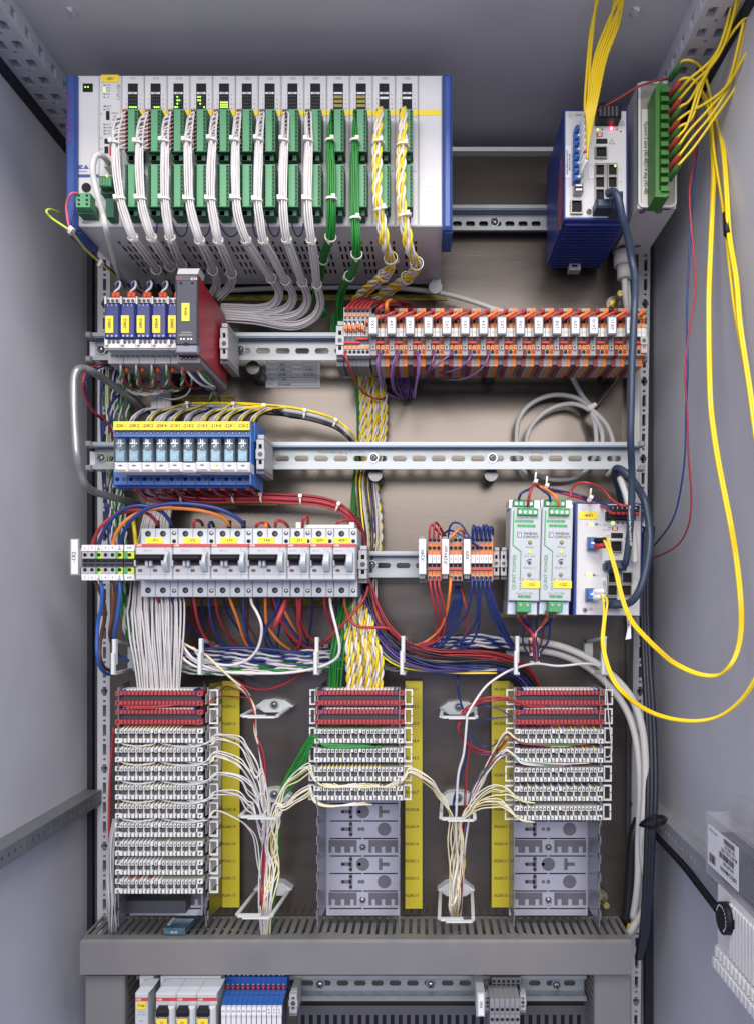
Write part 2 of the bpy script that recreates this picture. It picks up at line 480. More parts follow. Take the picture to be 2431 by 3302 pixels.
# gaskets: dark seams between frame and side walls
mb = MB().box(XL, XL + .0045, .58, 1.04, ZC + .562, ZC + .575, 'gasket').box(XL, XL + .007, 1.036, 1.045, ZC - .78, ZC + .562, 'gasket')
solo('door_gasket', 'black rubber seam along the upper edge and back corner of left wall', 'gasket', mb)
mb = MB().box(XR - .0045, XR, .57, 1.04, ZC + .555, ZC + .567, 'gasket').box(XR - .011, XR, 1.036, 1.045, ZC - .78, ZC + .555, 'gasket')
solo('door_gasket', 'black rubber seam along the upper edge and back corner of right wall', 'gasket', mb)

# depth-wise frame profiles under the ceiling, with their punched holes
def top_profile(xs, za, zb, xw, label):
    sg = 1 if xs < 0 else -1
    r = thing('frame_profile', label, 'frame', (xs, .75, za), 'cabinet frame profiles')
    mb = MB(); H = []
    for k in range(15):
        y = .625 + k * .028
        H.append((y, y + .0105, za + .006, za + .0165)); H.append((y + .0165, y + .0195, za + .0098, za + .0128))
    mb.holed(lambda u, v, d: (xs - sg * d, u, v), .61, 1.03, za, zb, H, .012, 'frame', back='hole')
    part(r, 'side_face', mb)
    mb = MB(); H = []
    for k in range(15):
        y = .625 + k * .028
        for q in (.25, .68):
            x = xs + (xw - xs) * q; wd = abs(xw - xs) * .11
            H.append((y, y + .0125, x - wd, x + wd)); 
        x = xs + (xw - xs) * .45
        H.append((y + .016, y + .019, x - .0016, x + .0016))
    mb.holed(lambda u, v, d: (v, u, za + d), .61, 1.03, min(xs, xw), max(xs, xw), H, .01, 'frame', back='hole')
    part(r, 'lower_face', mb)
top_profile(-.415, ZC + .575, ZT, XL + .0002, 'punched steel frame profile running along the top of the left wall')
top_profile(.270, ZC + .567, ZT, XR - .0002, 'punched steel frame profile along the top of right wall behind yellow fibres')
# small brackets hanging from the ceiling
for px, nm in ((222, 'left'), (2050, 'right')):
    y0 = .78 if nm == 'left' else .78
    mb = MB()
    mb.pb(px - 13, -40, px + 13, 22, y0, y0 + .012, 'frame')
    mb.prism([(px - 13, 22), (px + 13, 22), (px + 9, 38), (px - 4, 30)], y0, y0 + .01, 'frame')
    mb.box(X(px - 13, y0), X(px + 13, y0), y0, y0 + .012, Z(-40, y0), ZT, 'frame')
    solo('ceiling_bracket', 'small pale metal tab hanging from the ceiling above the ' + ('white controller rack' if nm == 'left' else 'yellow fibre cables'), 'bracket', mb, 'ceiling tabs')

# vertical frame strips with rows of slots
def upright(px0t, px0b, wpx, Y, label, holes_px):
    r = thing('frame_upright', label, 'frame', W((px0t + px0b) / 2 + wpx / 2, 3302, Y), 'cabinet uprights')
    xa, xb = X(px0t, Y), X(px0b, Y); zt, zb = Z(500, Y), Z(3400, Y); wd = U(wpx, Y)
    lean = lambda z: xa + (xb - xa) * (zt - z) / (zt - zb)
    mb = MB(); H = []; z = zt - .01; k = 0; hc = wd * holes_px
    while z > zb + .03:
        if k % 4 == 3:
            H.append((hc - .0024, hc + .0024, z - .0135, z - .0015)); H.append((hc - .0042, hc + .0042, z - .0105, z - .0045))
        else: H.append((hc - .0022, hc + .0022, z - .0155, z))
        H.append((hc - .0016, hc + .0016, z - .0225, z - .0193)); z -= .0262; k += 1
    # overlapping pair of holes: keep the grid approach happy by listing both
    mb.holed(lambda u, v, d: (lean(v) + u, Y + d, v), 0, wd, zb, zt, H, .008, 'frame', back='hole')
    mb.face([(lean(zb) + wd, Y, zb), (lean(zb) + wd, Y + .03, zb), (lean(zt) + wd, Y + .03, zt), (lean(zt) + wd, Y, zt)], 'frame')
    mb.face([(lean(zb), Y, zb), (lean(zb), Y + .03, zb), (lean(zt), Y + .03, zt), (lean(zt), Y, zt)], 'frame')
    part(r, 'slotted_strip', mb)
    return r
upright(316, 315, 40, 1.03, 'slotted steel upright in the back left corner', .56)
upright(2062, 2024, 38, 1.03, 'slotted steel upright in the back right corner behind cables', .62)

# mounting plate
PL = thing('mounting_plate', 'bare zinc mounting plate carrying all the rails and strips', 'mounting plate', W(1180, 2950, 1.0))
mb = MB(); x0, x1 = X(356, 1.0), X(2012, 1.0)
mb.box(x0, x1, 1.0, 1.003, Z(3420, 1.0), Z(493, 1.0), 'zinc')
part(PL, 'sheet', mb)
mb = MB().box(x0, x1, .988, 1.0, Z(504, 1.0), Z(491, 1.0), 'white'); part(PL, 'folded_edge', mb)
mb = MB().box(x1, x1 + .003, .988, 1.02, Z(3420, 1.0), Z(493, 1.0), 'zinc'); part(PL, 'folded_edge', mb)
for px, py in ((1978, 978), (1935, 2893)):
    q = MB(); q.disc(px, py, 24, .992, 1.0, 'steel', 16); q.disc(px, py, 15, .984, .992, 'brass', 6); part(PL, 'nut', q)
    c = W(px, py, .984); part(PL, 'stud', MB().tube([c, c + Vector((.0008, -.030, .0012))], .0038, 'brass', 10))

# ---------------------------------------------------------------- DIN rails
def capsule(n=4): return n
def din_rail(px0, px1, pyT, pyB, Y, label, pitch=47, wslot=33, caps=(), deep=.015, skip=None, screws=(), standoffs=(), text=()):
    "top-hat rail: lips at depth Y, slotted web deep behind them"
    r = thing('din_rail', label, 'mounting rail', W((px0 + px1) / 2, pyB, Y), 'steel mounting rails')
    z0, z1 = Z(pyB, Y), Z(pyT, Y); hh = z1 - z0; xa, xb = X(px0, Y), X(px1, Y); lp = hh * .135; tk = .0013
    Yw = Y + deep
    mb = MB()
    mb.box(xa, xb, Y, Y + tk, z1 - lp, z1, 'rail').box(xa, xb, Y, Y + tk, z0, z0 + lp, 'rail')
    part(r, 'lip', mb)
    mb = MB()
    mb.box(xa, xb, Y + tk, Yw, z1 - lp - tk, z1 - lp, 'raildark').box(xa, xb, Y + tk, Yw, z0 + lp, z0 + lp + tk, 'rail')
    part(r, 'flange', mb)
    mb = MB(); H = []; zc = (z0 + z1) / 2 - hh * .03; sh = hh * .105
    n = int((px1 - px0) / pitch); sl = U(wslot, Y) / 2
    cs = []
    for i in range(n):
        c = xa + U(pitch * (i + .6), Y); H.append((c - sl, c + sl, zc - sh, zc + sh)); cs.append(c)
    mb.holed(lambda u, v, d: (u, Yw + d, v), xa, xb, z0 + lp, z1 - lp, H, .0014, 'rail')
    for c in cs:        # rounded slot ends
        for sx in (-1, 1):
            for sz in (-1, 1):
                e = (c + sx * sl, Yw - .00005, zc + sz * sh); q = sh * .75
                mb.face([e, (e[0] - sx * q, e[1], e[2]), (e[0] - sx * q * .35, e[1], e[2] - sz * q * .35), (e[0], e[1], e[2] - sz * q)], 'rail')
    part(r, 'slotted_web', mb)
    for px in caps:
        for py in (pyT + (pyB - pyT) * .06, pyB - (pyB - pyT) * .06):
            part(r, 'end_cap', MB().cb(px - 9, py - 9, px + 9, py + 9, Y - .006, Y + .006, 'grey'))
    for px, py, a in screws:
        screw(r, px, py, 13, Yw - .0005, ang=a, washer=16, h=.004)
    for px in standoffs:      # spacer bolts between rail and plate
        q = MB(); c = W(px, (pyT + pyB) / 2, Yw); rr = .0085; k = 14
        P = [Vector((c.x, Yw + .002, z0 - .004)), Vector((c.x, 1.0, z0 - .004))]
        q.tube(P, rr, 'standoff', 14); part(r, 'spacer', q)
    for s, px, py, h in text:
        part(r, 'lettering', MB().text(s, px, py, h, Yw - .0004, 'inkgrey'))
    return r
din_rail(1320, 1790, 660, 742, .978, 'short slotted steel rail right of the white controller rack', 43, 30, screws=((1593, 715, .9),))
din_rail(291, 2082, 1072, 1161, .935, 'slotted steel rail carrying blue isolators and the orange terminal row', 64, 46, caps=(283, 2078), screws=((327, 1127, .6), (776, 1127, 1.0)), standoffs=(815, 1583, 1975))
din_rail(291, 2072, 1425, 1513, .935, 'long slotted steel rail carrying the ten clear relays', 63.8, 46, caps=(283, 2070), screws=((327, 1476, .5), (1205, 1476, .8), (1587, 1476, .4)), standoffs=(1210, 1583),
         text=(('Würth Befestigung 35 x 15 C', 1100, 1459, 9), ('Würth Befestigung 35 x 15 C', 1745, 1459, 9)))
din_rail(300, 1870, 1777, 1862, .935, 'slotted steel rail carrying the breakers and two power supplies', 64, 46, screws=((1200, 1822, .5),), text=(('35 x 15 C', 1216, 1804, 9),))
din_rail(440, 1890, 3146, 3228, .965, 'bottom slotted steel rail seen beneath the grey cable duct', 57, 38, screws=((1033, 3174, .5), (1388, 3174, .9), (1793, 3176, .3)))
# brackets at the left rail ends
for (y0, y1, nm) in ((1108, 1150, 'blue isolators'), (1462, 1504, 'clear relays')):
    solo('rail_bracket', 'grey steel bracket behind left rail end beside the ' + nm, 'bracket', MB().pb(291, y0 - 6, 312, y1 + 6, .951, 1.0, 'frame'), 'rail brackets')

# ---------------------------------------------------------------- support beams along the side walls
def beam(xf, xw, zt, zb, y0, y1, label, bm='beam', bh='beamhole'):
    r = thing('support_beam', label, 'beam', (xf, (y0 + y1) / 2, zb), 'depth beams')
    sg = 1 if xf < 0 else -1
    mb = MB(); H = []; k = 0; y = y0 + .012
    while y < y1 - .02: H.append((y, y + .0042, zt - (zt - zb) * .6, zt - (zt - zb) * .6 + .0042)); y += .0125
    mb.holed(lambda u, v, d: (xf - sg * d, u, v), y0, y1, zb, zt, H, .004, bm, back=bh); part(r, 'side_face', mb)
    mb = MB(); mb.face([(xf, y0, zt), (xf, y1, zt), (xw, y1, zt), (xw, y0, zt)], bm); mb.face([(xf, y0, zb), (xf, y1, zb), (xw, y1, zb), (xw, y0, zb)], bm)
    mb.face([(xf, y1, zb), (xw, y1, zb), (xw, y1, zt), (xf, y1, zt)], bm)
    part(r, 'flange', mb)
D('beamlight', (.36, .37, .38), .45, .3, .08, 60); D('beam', (.22, .23, .245), .45, .5, .08, 60); D('beamhole', (.55, .56, .57), .5, 0, 0)
beam(-.435, XL, ZC - .265, ZC - .284, .585, 1.028, 'grey steel beam along the lower left wall')
beam(.292, XR, ZC - .277, ZC - .301, .585, 1.028, 'grey steel beam on the lower right wall behind the thermostat', 'beamlight', 'darkgrey')
for px, py in ((2027, 2590), (2020, 2665)):
    solo('bolt', 'small round bolt on the right upright ' + ('above' if py < 2600 else 'below') + ' the grey beam end', 'bolt', MB().dome(px, py, 10, 1.03, .006, 'darkgrey'), 'bolts at the beam end')

# bent steel tube at the left (cable bow)
P = path([(520, 925, .985), (440, 862), (330, 782, .93), (250, 730), (190, 692, .875), (140, 676), (100, 690, .855), (80, 760), (80, 880, .85), (88, 1080, .85), (100, 1240, .85), (118, 1340), (150, 1420, .87), (205, 1468), (290, 1496, .92), (400, 1525), (500, 1555, .985)], 200, 850, 2)
wire('steel_bow', 'bent bare steel tube standing out beside the isolators and relays', 'steel tube', P, .0044, 'bowsteel', k=8, seg=14)

# ---------------------------------------------------------------- cable duct at the bottom
DU = thing('cable_duct', 'wide grey slotted plastic cable duct across the cabinet bottom', 'cable duct', W(1147, 3143, .92))
xa, xb, YD = X(258.6, .924), X(2036, .924), .924
zt, zb = Z(3033, YD), Z(3143, YD); zs = zt - .0015
mb = MB()
cbk = .0035
v = [(xa, YD, zb), (xb, YD, zb), (xb, YD, zt - .003), (xa, YD, zt - .003), (xa + .001, YD + cbk, zt), (xb - .001, YD + cbk, zt), (xa, YD + .024, zb), (xb, YD + .024, zb), (xa + .001, YD + .0165, zt), (xb - .001, YD + .0165, zt)]
mb.add(v, [(0, 1, 2, 3), (3, 2, 5, 4), (4, 5, 9, 8), (0, 6, 7, 1), (0, 3, 4, 8, 6), (1, 7, 9, 5, 2)], 'trunk')
part(DU, 'cover', mb)
mb = MB(); H = []; sx0, sx1 = X(268, .94), X(2030, .94); y0, y1 = YD + .0166, .998
p = .0102; n = int((sx1 - sx0) / p)
for i in range(n): H.append((sx0 + p * (i + .32), sx0 + p * (i + .72), y0 + .001, y1 - .004))
mb.holed(lambda u, v, d: (u, v, zs - d), sx0, sx1, y0, y1, H, .0022, 'trunk'); part(DU, 'slotted_side', mb)
mb = MB(); mb.box(sx0, sx1, y1 - .001, y1 + .001, zb, zs - .003, 'trunk'); mb.box(sx0, sx1, YD + .026, y1, zb - .0005, zb + .0015, 'trunk'); part(DU, 'base', mb)
# loose cables lying inside the duct, seen through its slots
cols = ['w_white', 'w_cream', 'w_red', 'w_green', 'w_yellow', 'w_white', 'w_blue', 'w_white']
root = thing('duct_wires', 'mixed loose wires lying inside the slotted grey duct', 'wire bundle', ((xa + xb) / 2, .96, zb + .02))
for i in range(14):
    zz = zb + .012 + .016 * random.random(); yy = .952 + .034 * random.random()
    L0 = xa + .02 + random.random() * .1; L1 = L0 + .25 + random.random() * .28
    Q = smooth([Vector((L0 + (L1 - L0) * t, yy + random.uniform(-.006, .006), zz + random.uniform(-.004, .004))) for t in np.linspace(0, 1, 9)], 3)
    part(root, 'wire', MB().tube(Q, .0012, cols[i % 8], 5), at=Q[5])
def vduct(px0, px1, py0, Yf, inner, label):
    r = thing('cable_duct', label, 'cable duct', W((px0 + px1) / 2, 3420, Yf), 'upright grey ducts')
    mb = MB(); mb.cb(px0, py0, px1, 3430, Yf, Yf + .012, 'trunk', .002); part(r, 'cover', mb)
    a = X(px1 if inner > 0 else px0, Yf); mb = MB(); z1 = Z(py0, Yf) - .001; z0 = Z(3430, Yf); H = []
    zz = z1 - .006
    while zz > z0 + .012: H.append((Yf + .013, .996, zz - .0045, zz)); zz -= .0102
    mb.holed(lambda u, v, d: (a - inner * (.001 + d), u, v), Yf + .012, .999, z0, z1, H, .0022, 'trunk'); part(r, 'slotted_side', mb)
    b = X(px0 if inner > 0 else px1, Yf) + inner * .001
    mb = MB(); mb.box(min(b, b + inner * .002), max(b, b + inner * .002), Yf + .012, .999, z0, z1, 'trunk')
    mb.box(min(a - inner * .004, b), max(a - inner * .004, b), .9975, .999, z0, z1, 'trunk'); part(r, 'base', mb)
vduct(273, 403, 3150, .932, 1, 'upright grey duct at lower left beside the breaker marked F106')
vduct(1916, 2036, 3147, .932, -1, 'upright grey duct at lower right beside the beam')
# ================================================================ controller rack
YF_, YB_ = .82, .972
RK = thing('controller_rack', 'wide white controller rack with green plug connectors and blue ends', 'controller', W(840, 735, .82))
xa, xb = X(247, YF_), X(1426, YF_); zt, zb = Z(241, YF_), Z(731, YF_)
mb = MB(); mb.box(xa, xb, YF_ + .004, YB_, zb + .0015, zt, 'vent'); part(RK, 'housing', mb)
mb = MB(); H = []
for k in range(14):
    for r_ in range(5):
        for q in range(3):
            if r_ == 0 and q == 1: continue
            y0 = YF_ + .026 + r_ * .0205
            if r_ == 0: y0 += .008
            x0 = xa + .030 + k * .0247 + q * .0058
            H.append((x0, x0 + .0027, y0, y0 + (.009 if r_ == 0 else .0155)))
mb.holed(lambda u, v, d: (u, v, zb + d), xa, xb, YF_ + .002, YB_, H, .0012, 'vent', back='hole'); part(RK, 'vented_base', mb)
for a, b in ((210, 247), (1426, 1458)):
    mb = MB().cb(a, 237, b, 737, YF_ - .006, YF_ + .05, 'plcblue', .003)
    mb.prism([(a, 737), (b, 737), (b + (16 if a < 300 else 0), 752), (a + 6, 752)], YF_ + .002, YF_ + .035, 'plcblue'); part(RK, 'end_rail', mb)
t = MB(); rq = random.Random(3)
for a, b in ((290, 328), (334, 367), (380, 424), (432, 468)):
    y = a
    while y < b:
        h_ = rq.uniform(2, 4); t.pb(213 + rq.uniform(0, 3), y, 213 + rq.uniform(14, 20), y + h_, YF_ - .0062, YF_ - .006, 'faded'); y += h_ + rq.uniform(1.5, 3)
D('faded', (.10, .04, .14), .6, 0, .2, 300)
part(RK, 'faded_print', t)
mb = MB().pb(1390, 900, 1420, 928, .958, .975, 'lightgrey'); mb.disc(1403, 925, 22, .956, .958, 'lightgrey', 14); part(RK, 'mounting_ear', mb)
mb = MB().disc(1385, 880, 9, .94, .95, 'screw'); 
# yellow marker stripe shown between the plugs is one printed strip on every module
pit = 73.5; ML = [392.5 + pit * k for k in range(13)]
lit = {0: [(0, 3), (2, 3), (3, 3), (1, 3)], 1: [(2, 3), (3, 3), (1, 3)], 2: [(1, 0), (1, 1), (1, 2), (0, 3), (1, 3), (2, 1)], 3: [(0, 0), (1, 0), (1, 1), (0, 1), (1, 2), (3, 3)], 4: [(a, b) for a in range(4) for b in (1.6, 2.3, 3)]}
HOLE = [358 + 13.1 * j for j in range(10)]
def plug(y0):
    mb = MB(); Y0 = .798
    mb.pb(ML[0] + 12, y0, ML[0] + 56, y0 + 138, Y0 + .0022, YF_, 'greendark')
    mb.pb(ML[0] + 22, y0, ML[0] + 43, y0 + 136, Y0 - .0008, Y0 + .0022, 'green')
    mb.pb(ML[0] + 43, y0, ML[0] + 53, y0 + 136, Y0 + .0006, Y0 + .0022, 'green')
    for j in range(10):
        yy = y0 + 7 + 13.1 * j
        mb.disc(ML[0] + 48, yy, 3.4, Y0 + .0001, Y0 + .0005, 'hole', 6)
        mb.pb(ML[0] + 17.5, yy - 3.5, ML[0] + 22, yy + 4, Y0 + .0008, Y0 + .003, 'hole')
        mb.pb(ML[0] + 43, yy + 5, ML[0] + 53, yy + 6.2, Y0 - .0002, Y0 + .0006, 'greendark')
    # latch block under the plug
    a = W(ML[0] + 16, y0 + 139, Y0 + .004); b = W(ML[0] + 50, y0 + 139, Y0 + .004)
    z0 = a.z
    mb.box(a.x, b.x, Y0 + .006, YF_, z0 - .0075, z0, 'greendark')
    mb.pb(ML[0] + 24, y0 + 150, ML[0] + 40, y0 + 166, Y0 + .006, YF_, 'greendark')
    return mb
base0 = W(ML[0] + 36, 730, YF_)
plug_up, plug_lo = plug(352).mesh('plug_connector', W(ML[0], 352, .80)), plug(530).mesh('plug_connector', W(ML[0], 530, .80))
for k, ml in enumerate(ML):
    mb = MB().cb(ml + .8, 242, ml + pit - .8, 730, YF_, YF_ + .012, 'plcwhite', .0012)
    m = part(RK, 'io_module', mb, at=W(ml + pit / 2, 730, YF_))
    d = MB().pb(ml + 21, 269, ml + 53, 353, YF_ - .0004, YF_ + .001, 'black'); part(m, 'display', d)
    t = MB(); c = ml + 37; Yt = YF_ - .0006
    if k < 9 or k > 10:
        t.pb(c - 14, 297, c + 14, 303, Yt, Yt + .0002, 'inkwhite')
        if k > 10: t.pb(c - 14, 312, c + 14, 319, Yt, Yt + .0002, 'inkwhite')
        t.text('10/24V' if k < 9 else 'OUT', c, 300, 4, Yt - .0002, 'ink')
    else:
        t.pb(c - 14, 297, c + 14, 303, Yt, Yt + .0002, 'inkwhite')
        for q in range(3): t.pb(c - 14, 308 + 14 * q, c + 14, 317 + 14 * q, Yt, Yt + .0002, 'olive')
    t.text('X%d' % (11 + 2 * k), ml + 38, 252.5, 8, YF_ - .0003, 'inkgrey'); t.text('X%d' % (12 + 2 * k), ml + 40, 718, 7, YF_ - .0003, 'inkgrey')
    for q, s in enumerate(('1', '5', '9', '13')):
        t.text(s, ml + 15, 306 + 14.5 * q, 5.5, YF_ - .0003, 'inkgrey'); t.text(('4', '8', '12', '16')[q], ml + 61, 306 + 14.5 * q, 5.5, YF_ - .0003, 'inkgrey')
    t.text('I/O', ml + 62, 377, 6, YF_ - .0003, 'inkgrey'); t.text('I/O', ml + 62, 552, 6, YF_ - .0003, 'inkgrey')
    part(m, 'lettering', t)
    part(m, 'marker_stripe', MB().pb(ml + 1.5, 355, ml + pit - 1.5, 372, YF_ - .0003, YF_ + .001, 'yellow'))
    t = MB()
    for a in range(4):
        for b in range(4): t.disc(c - 10 + 6.5 * a, 311 + 11 * b, 1.5, YF_ - .0005, YF_ + .001, 'ledoff' if k < 9 else 'black', 5)
    part(m, 'indicator_grid', t)
    if k in lit:
        t = MB()
        for a, b in lit[k]: t.disc(c - 10 + 6.5 * a, 312 + 11 * b, 2.5, YF_ - .0009, YF_ + .001, 'ledgreen', 6)
        part(m, 'lit_indicator', t)
    dx = U(ml - ML[0], .80)
    for me, y in ((plug_up, 352), (plug_lo, 530)): inst(m, 'plug_connector', me, W(ML[0], y, .80) + Vector((dx, 0, 0)))
# blank panel
mb = MB().cb(1349, 242, 1425.5, 730, YF_, YF_ + .012, 'plcwhite', .0012); m = part(RK, 'blank_panel', mb, at=W(1387, 730, YF_))
part(m, 'marker_stripe', MB().pb(1350, 355, 1423, 372, YF_ - .0003, YF_ + .001, 'yellow'))
part(m, 'sticker', MB().pb(1371, 570, 1402, 600, YF_ - .0003, YF_ + .001, 'white')); part(m, 'sticker', MB().pb(1367, 618, 1402, 706, YF_ - .0003, YF_ + .001, 'white'))
# power module and processor module
mb = MB().cb(248, 242, 319.5, 730, YF_, YF_ + .012, 'plcwhite', .0012); m = part(RK, 'power_module', mb, at=W(284, 730, YF_))
mb = MB().pb(268, 269, 300, 296, YF_ - .0005, YF_ + .001, 'black'); part(m, 'display', mb)
mb = MB().disc(276, 280, 2.2, YF_ - .0009, YF_, 'ledgreen', 6).disc(285, 280, 2.2, YF_ - .0009, YF_, 'ledgreen', 6); part(m, 'lit_indicator', mb)
mb = MB(); mb.prism([(252, 537), (256, 532), (268, 532), (268, 536), (262, 536), (262, 540), (268, 540), (268, 544), (255, 544)], YF_ - .0005, YF_, 'inkblue'); mb.prism([(270, 544), (278, 530), (288, 544)], YF_ - .0005, YF_, 'inkblue')
mb.text('electronic', 268, 552, 5, YF_ - .0004, 'inkblue'); mb.text('PM/BPS', 282, 718, 8, YF_ - .0003, 'inkgrey'); part(m, 'lettering', mb)
part(m, 'blue_line', MB().pb(248, 562, 318, 571, YF_ - .0006, YF_ + .001, 'plcblue'))
part(m, 'round_socket', MB().disc(279, 604, 15, YF_ - .001, YF_ + .001, 'black', 16))
mb = MB(); mb.pb(246, 622, 292, 668, .797, .81, 'green'); mb.pb(252, 655, 302, 690, .806, .82, 'greendark')
for a in range(2):
    for b in range(3): mb.disc(255 + 26 * a, 630 + 14 * b, 4, .7965, .798, 'hole', 8)
part(m, 'plug_connector', mb)
mb = MB().cb(320.5, 242, 391.8, 730, YF_, YF_ + .012, 'plcwhite', .0012); m = part(RK, 'processor_module', mb, at=W(356, 730, YF_))
plate(m, 327, 241, 384, 264, YF_ - .0008, 'yellow', '-2A1', 9, name='name_plate')
t = MB(); t.text('CPU-SB', 383, 297, 11, YF_ - .0003, 'inkgrey', 90)
for i, (a, s) in enumerate(((274, 'PWR'), (283, 'RUN'), (292, 'INIT'), (303, 'ERR'), (313, 'BT'), (342, 'MAINT'), (352, 'ETH'), (401, 'SHUT'), (411, 'WARM'), (421, 'COLD'), (431, 'BOOT'))): t.text(s, 350, a, 5, YF_ - .0003, 'inkgrey'); t.disc(337, a, 2.4, YF_ - .0006, YF_, 'ledoff' if i not in (1, 2) else 'ledgreen', 6)
for i, s in enumerate(('SIGNAL', 'SER', 'RESET')): t.text(s, 372, 364 + 11 * i, 5, YF_ - .0003, 'inkgrey')
for s, y in (('S1', 367), ('S2', 444), ('X2', 480)): t.text(s, 327, y, 6, YF_ - .0003, 'inkgrey', 0)
part(m, 'lettering', t)
part(m, 'switch_slot', MB().pb(343, 358, 354, 386, YF_ - .0006, YF_ + .001, 'black')); part(m, 'socket', MB().pb(338, 447, 366, 463, YF_ - .0006, YF_ + .001, 'black'))
part(m, 'socket', MB().pb(338, 472, 350, 494, YF_ - .0006, YF_ + .001, 'black')); part(m, 'socket', MB().pb(354, 466, 366, 500, YF_ - .0008, YF_ + .001, 'inkred'))
mb = MB().pb(322, 568, 362, 602, .797, .82, 'greendark'); mb.pb(326, 600, 366, 625, .806, .82, 'greendark'); mb.pb(342, 640, 368, 700, .806, .82, 'greendark')
for a in range(4):
    mb.pb(324 + 9 * a, 572, 330 + 9 * a, 598, .7962, .797, 'green')
part(m, 'plug_connector', mb)
mb = MB().pb(336, 502, 366, 538, .806, .82, 'w_jacket'); part(m, 'network_plug', mb)
part(m, 'lit_indicator', MB().disc(345, 566, 3, .7955, .797, 'ledyel', 6))

# white, green and yellow-white looms dropping from the plugs
loomZ = [
 [(388, 310), (352, 430), (345, 530), (352, 700), (378, 885), (405, 985), (460, 1130), (540, 1240), (612, 1340), (660, 1430), (690, 1500)],
 [(540, 308), (508, 430), (500, 530), (500, 700), (512, 885), (530, 985), (580, 1130), (640, 1230), (700, 1320), (735, 1400), (760, 1480)],
 [(688, 308), (668, 430), (665, 520), (663, 700), (665, 885), (675, 985), (700, 1130), (730, 1220), (775, 1310), (800, 1400), (810, 1480)],
 [(838, 308), (822, 430), (812, 520), (815, 700), (822, 890), (845, 1010), (890, 1150), (935, 1240), (975, 1345), (1000, 1430), (970, 1500)],
 [(992, 308), (975, 430), (972, 510), (960, 700), (962, 890), (980, 1010), (1010, 1150), (1060, 1270), (1095, 1365), (1085, 1440), (1010, 1520)],
 [(1140, 308), (1128, 420), (1120, 515), (1118, 700), (1123, 885), (1140, 1010), (1190, 1150), (1270, 1280), (1350, 1395), (1400, 1480), (1370, 1560), (1280, 1594), (1150, 1592), (1030, 1588)],
 [(1290, 305), (1278, 420), (1272, 510), (1265, 700), (1262, 895), (1275, 1010), (1300, 1150), (1370, 1280), (1440, 1410), (1490, 1500), (1460, 1580), (1360, 1620), (1210, 1624), (1040, 1612)],
 [(1448, 305), (1440, 420), (1435, 515), (1425, 700), (1425, 890), (1430, 1010), (1450, 1145), (1500, 1290), (1550, 1420), (1585, 1530), (1530, 1620), (1400, 1655), (1220, 1642), (1040, 1630)],
 [(1592, 305), (1590, 420), (1592, 515), (1585, 700), (1583, 890), (1590, 1010), (1608, 1150), (1630, 1290), (1645, 1435), (1668, 1560), (1612, 1655), (1480, 1702), (1250, 1664), (1050, 1648)]]
for k, Zp in enumerate(loomZ):
    n = len(Zp)
    Yp = [.797, .794, .792, .790, .790, .794, .806, .84, .885, .92, .94] + [.945] * 5
    P = path([(x, y, Yp[i]) for i, (x, y) in enumerate(Zp)], 200, 200, 2)
    kk = 4; S = smooth(P, kk)
    nw = 22; starts = []
    order = sorted(range(nw), key=lambda i: disc_pts(nw)[i][0])
    rank = {w_: i for i, w_ in enumerate(order)}
    for i in range(nw):
        r_ = rank[i]
        if r_ < 20:
            yy = HOLE[r_ // 2]; zz = Z(yy, .80); j = max(1, int(np.argmax(S[:, 2] < zz - .0065)))
            a = W(ML[k] + 20, yy, .800); b = W(ML[k] + 12, yy + 3, .797)
            starts.append((j, [a, b]))
        else:
            starts.append((1, [W(ML[k] + 16, 356, .799)]))
    rad = [.0030, .0036, .0038, .0044, .0040, .0046, .0040, .0046, .0044, .0044, .005] + [.0055] * 5
    tt = [2 / (n - 1), 4 / (n - 1), 6 / (n - 1), 8 / (n - 1)]
    b_ = bundle('white wire loom dropping from the plugs of module X%d' % (11 + 2 * k), 'white wire looms of the controller rack', P, nw, rad[:n], .00088, ['w_white'], [(q, -1 if i < 2 else 1) for i, q in enumerate(tt)], k=kk, wander=.2, starts=starts)
    mb = MB()
    for j in range(10 if k < 7 else 2):
        c = W(ML[k] + 17, HOLE[j] + 2, .798); mb.tube([c, c + Vector((-.0035, -.0018, .0003))], .0013, 'ferruledark' if k < 5 or j % 3 else 'w_brown', 6)
    part(b_, 'ferrules', mb, kind='stuff')
for k, Zp, mt, nm in ((9, [(445, 310), (430, 420), (430, 515), (432, 620), (438, 720), (438, 885), (440, 1000), (432, 1130), (405, 1210), (378, 1300), (362, 1390), (340, 1480), (345, 1560), (400, 1640)], 'w_green', 'X29'),
                  (10, [(598, 310), (590, 420), (590, 515), (586, 700), (588, 890), (592, 1010), (600, 1145), (600, 1240), (588, 1330), (540, 1400), (505, 1480), (490, 1580), (500, 1650), (560, 1720)], 'w_green', 'X31')):
    Yp = [.797, .794, .792, .790, .790, .79, .795, .81, .84, .87, .90, .925, .94, .945]
    P = path([(x, y, Yp[i]) for i, (x, y) in enumerate(Zp)], 850, 200, 2); S = smooth(P, 4)
    starts = []
    for i in range(20):
        yy = HOLE[i // 2]; j = max(1, int(np.argmax(S[:, 2] < Z(yy, .8) - .012))); starts.append((j, [W(ML[k] + 20, yy, .8), W(ML[k] + 13, yy + 2, .796)]))
    bundle('bright green wire loom dropping from the plugs of module %s' % nm, 'green wire looms of the controller rack', P, 20, [.003, .0036, .004, .0044, .0046, .0046, .0046, .0046, .0044, .0044, .0044, .0046, .005, .005], .00090, [mt], [2 / 13, 5 / 13, 7.1 / 13, 8.8 / 13], k=4, starts=starts)
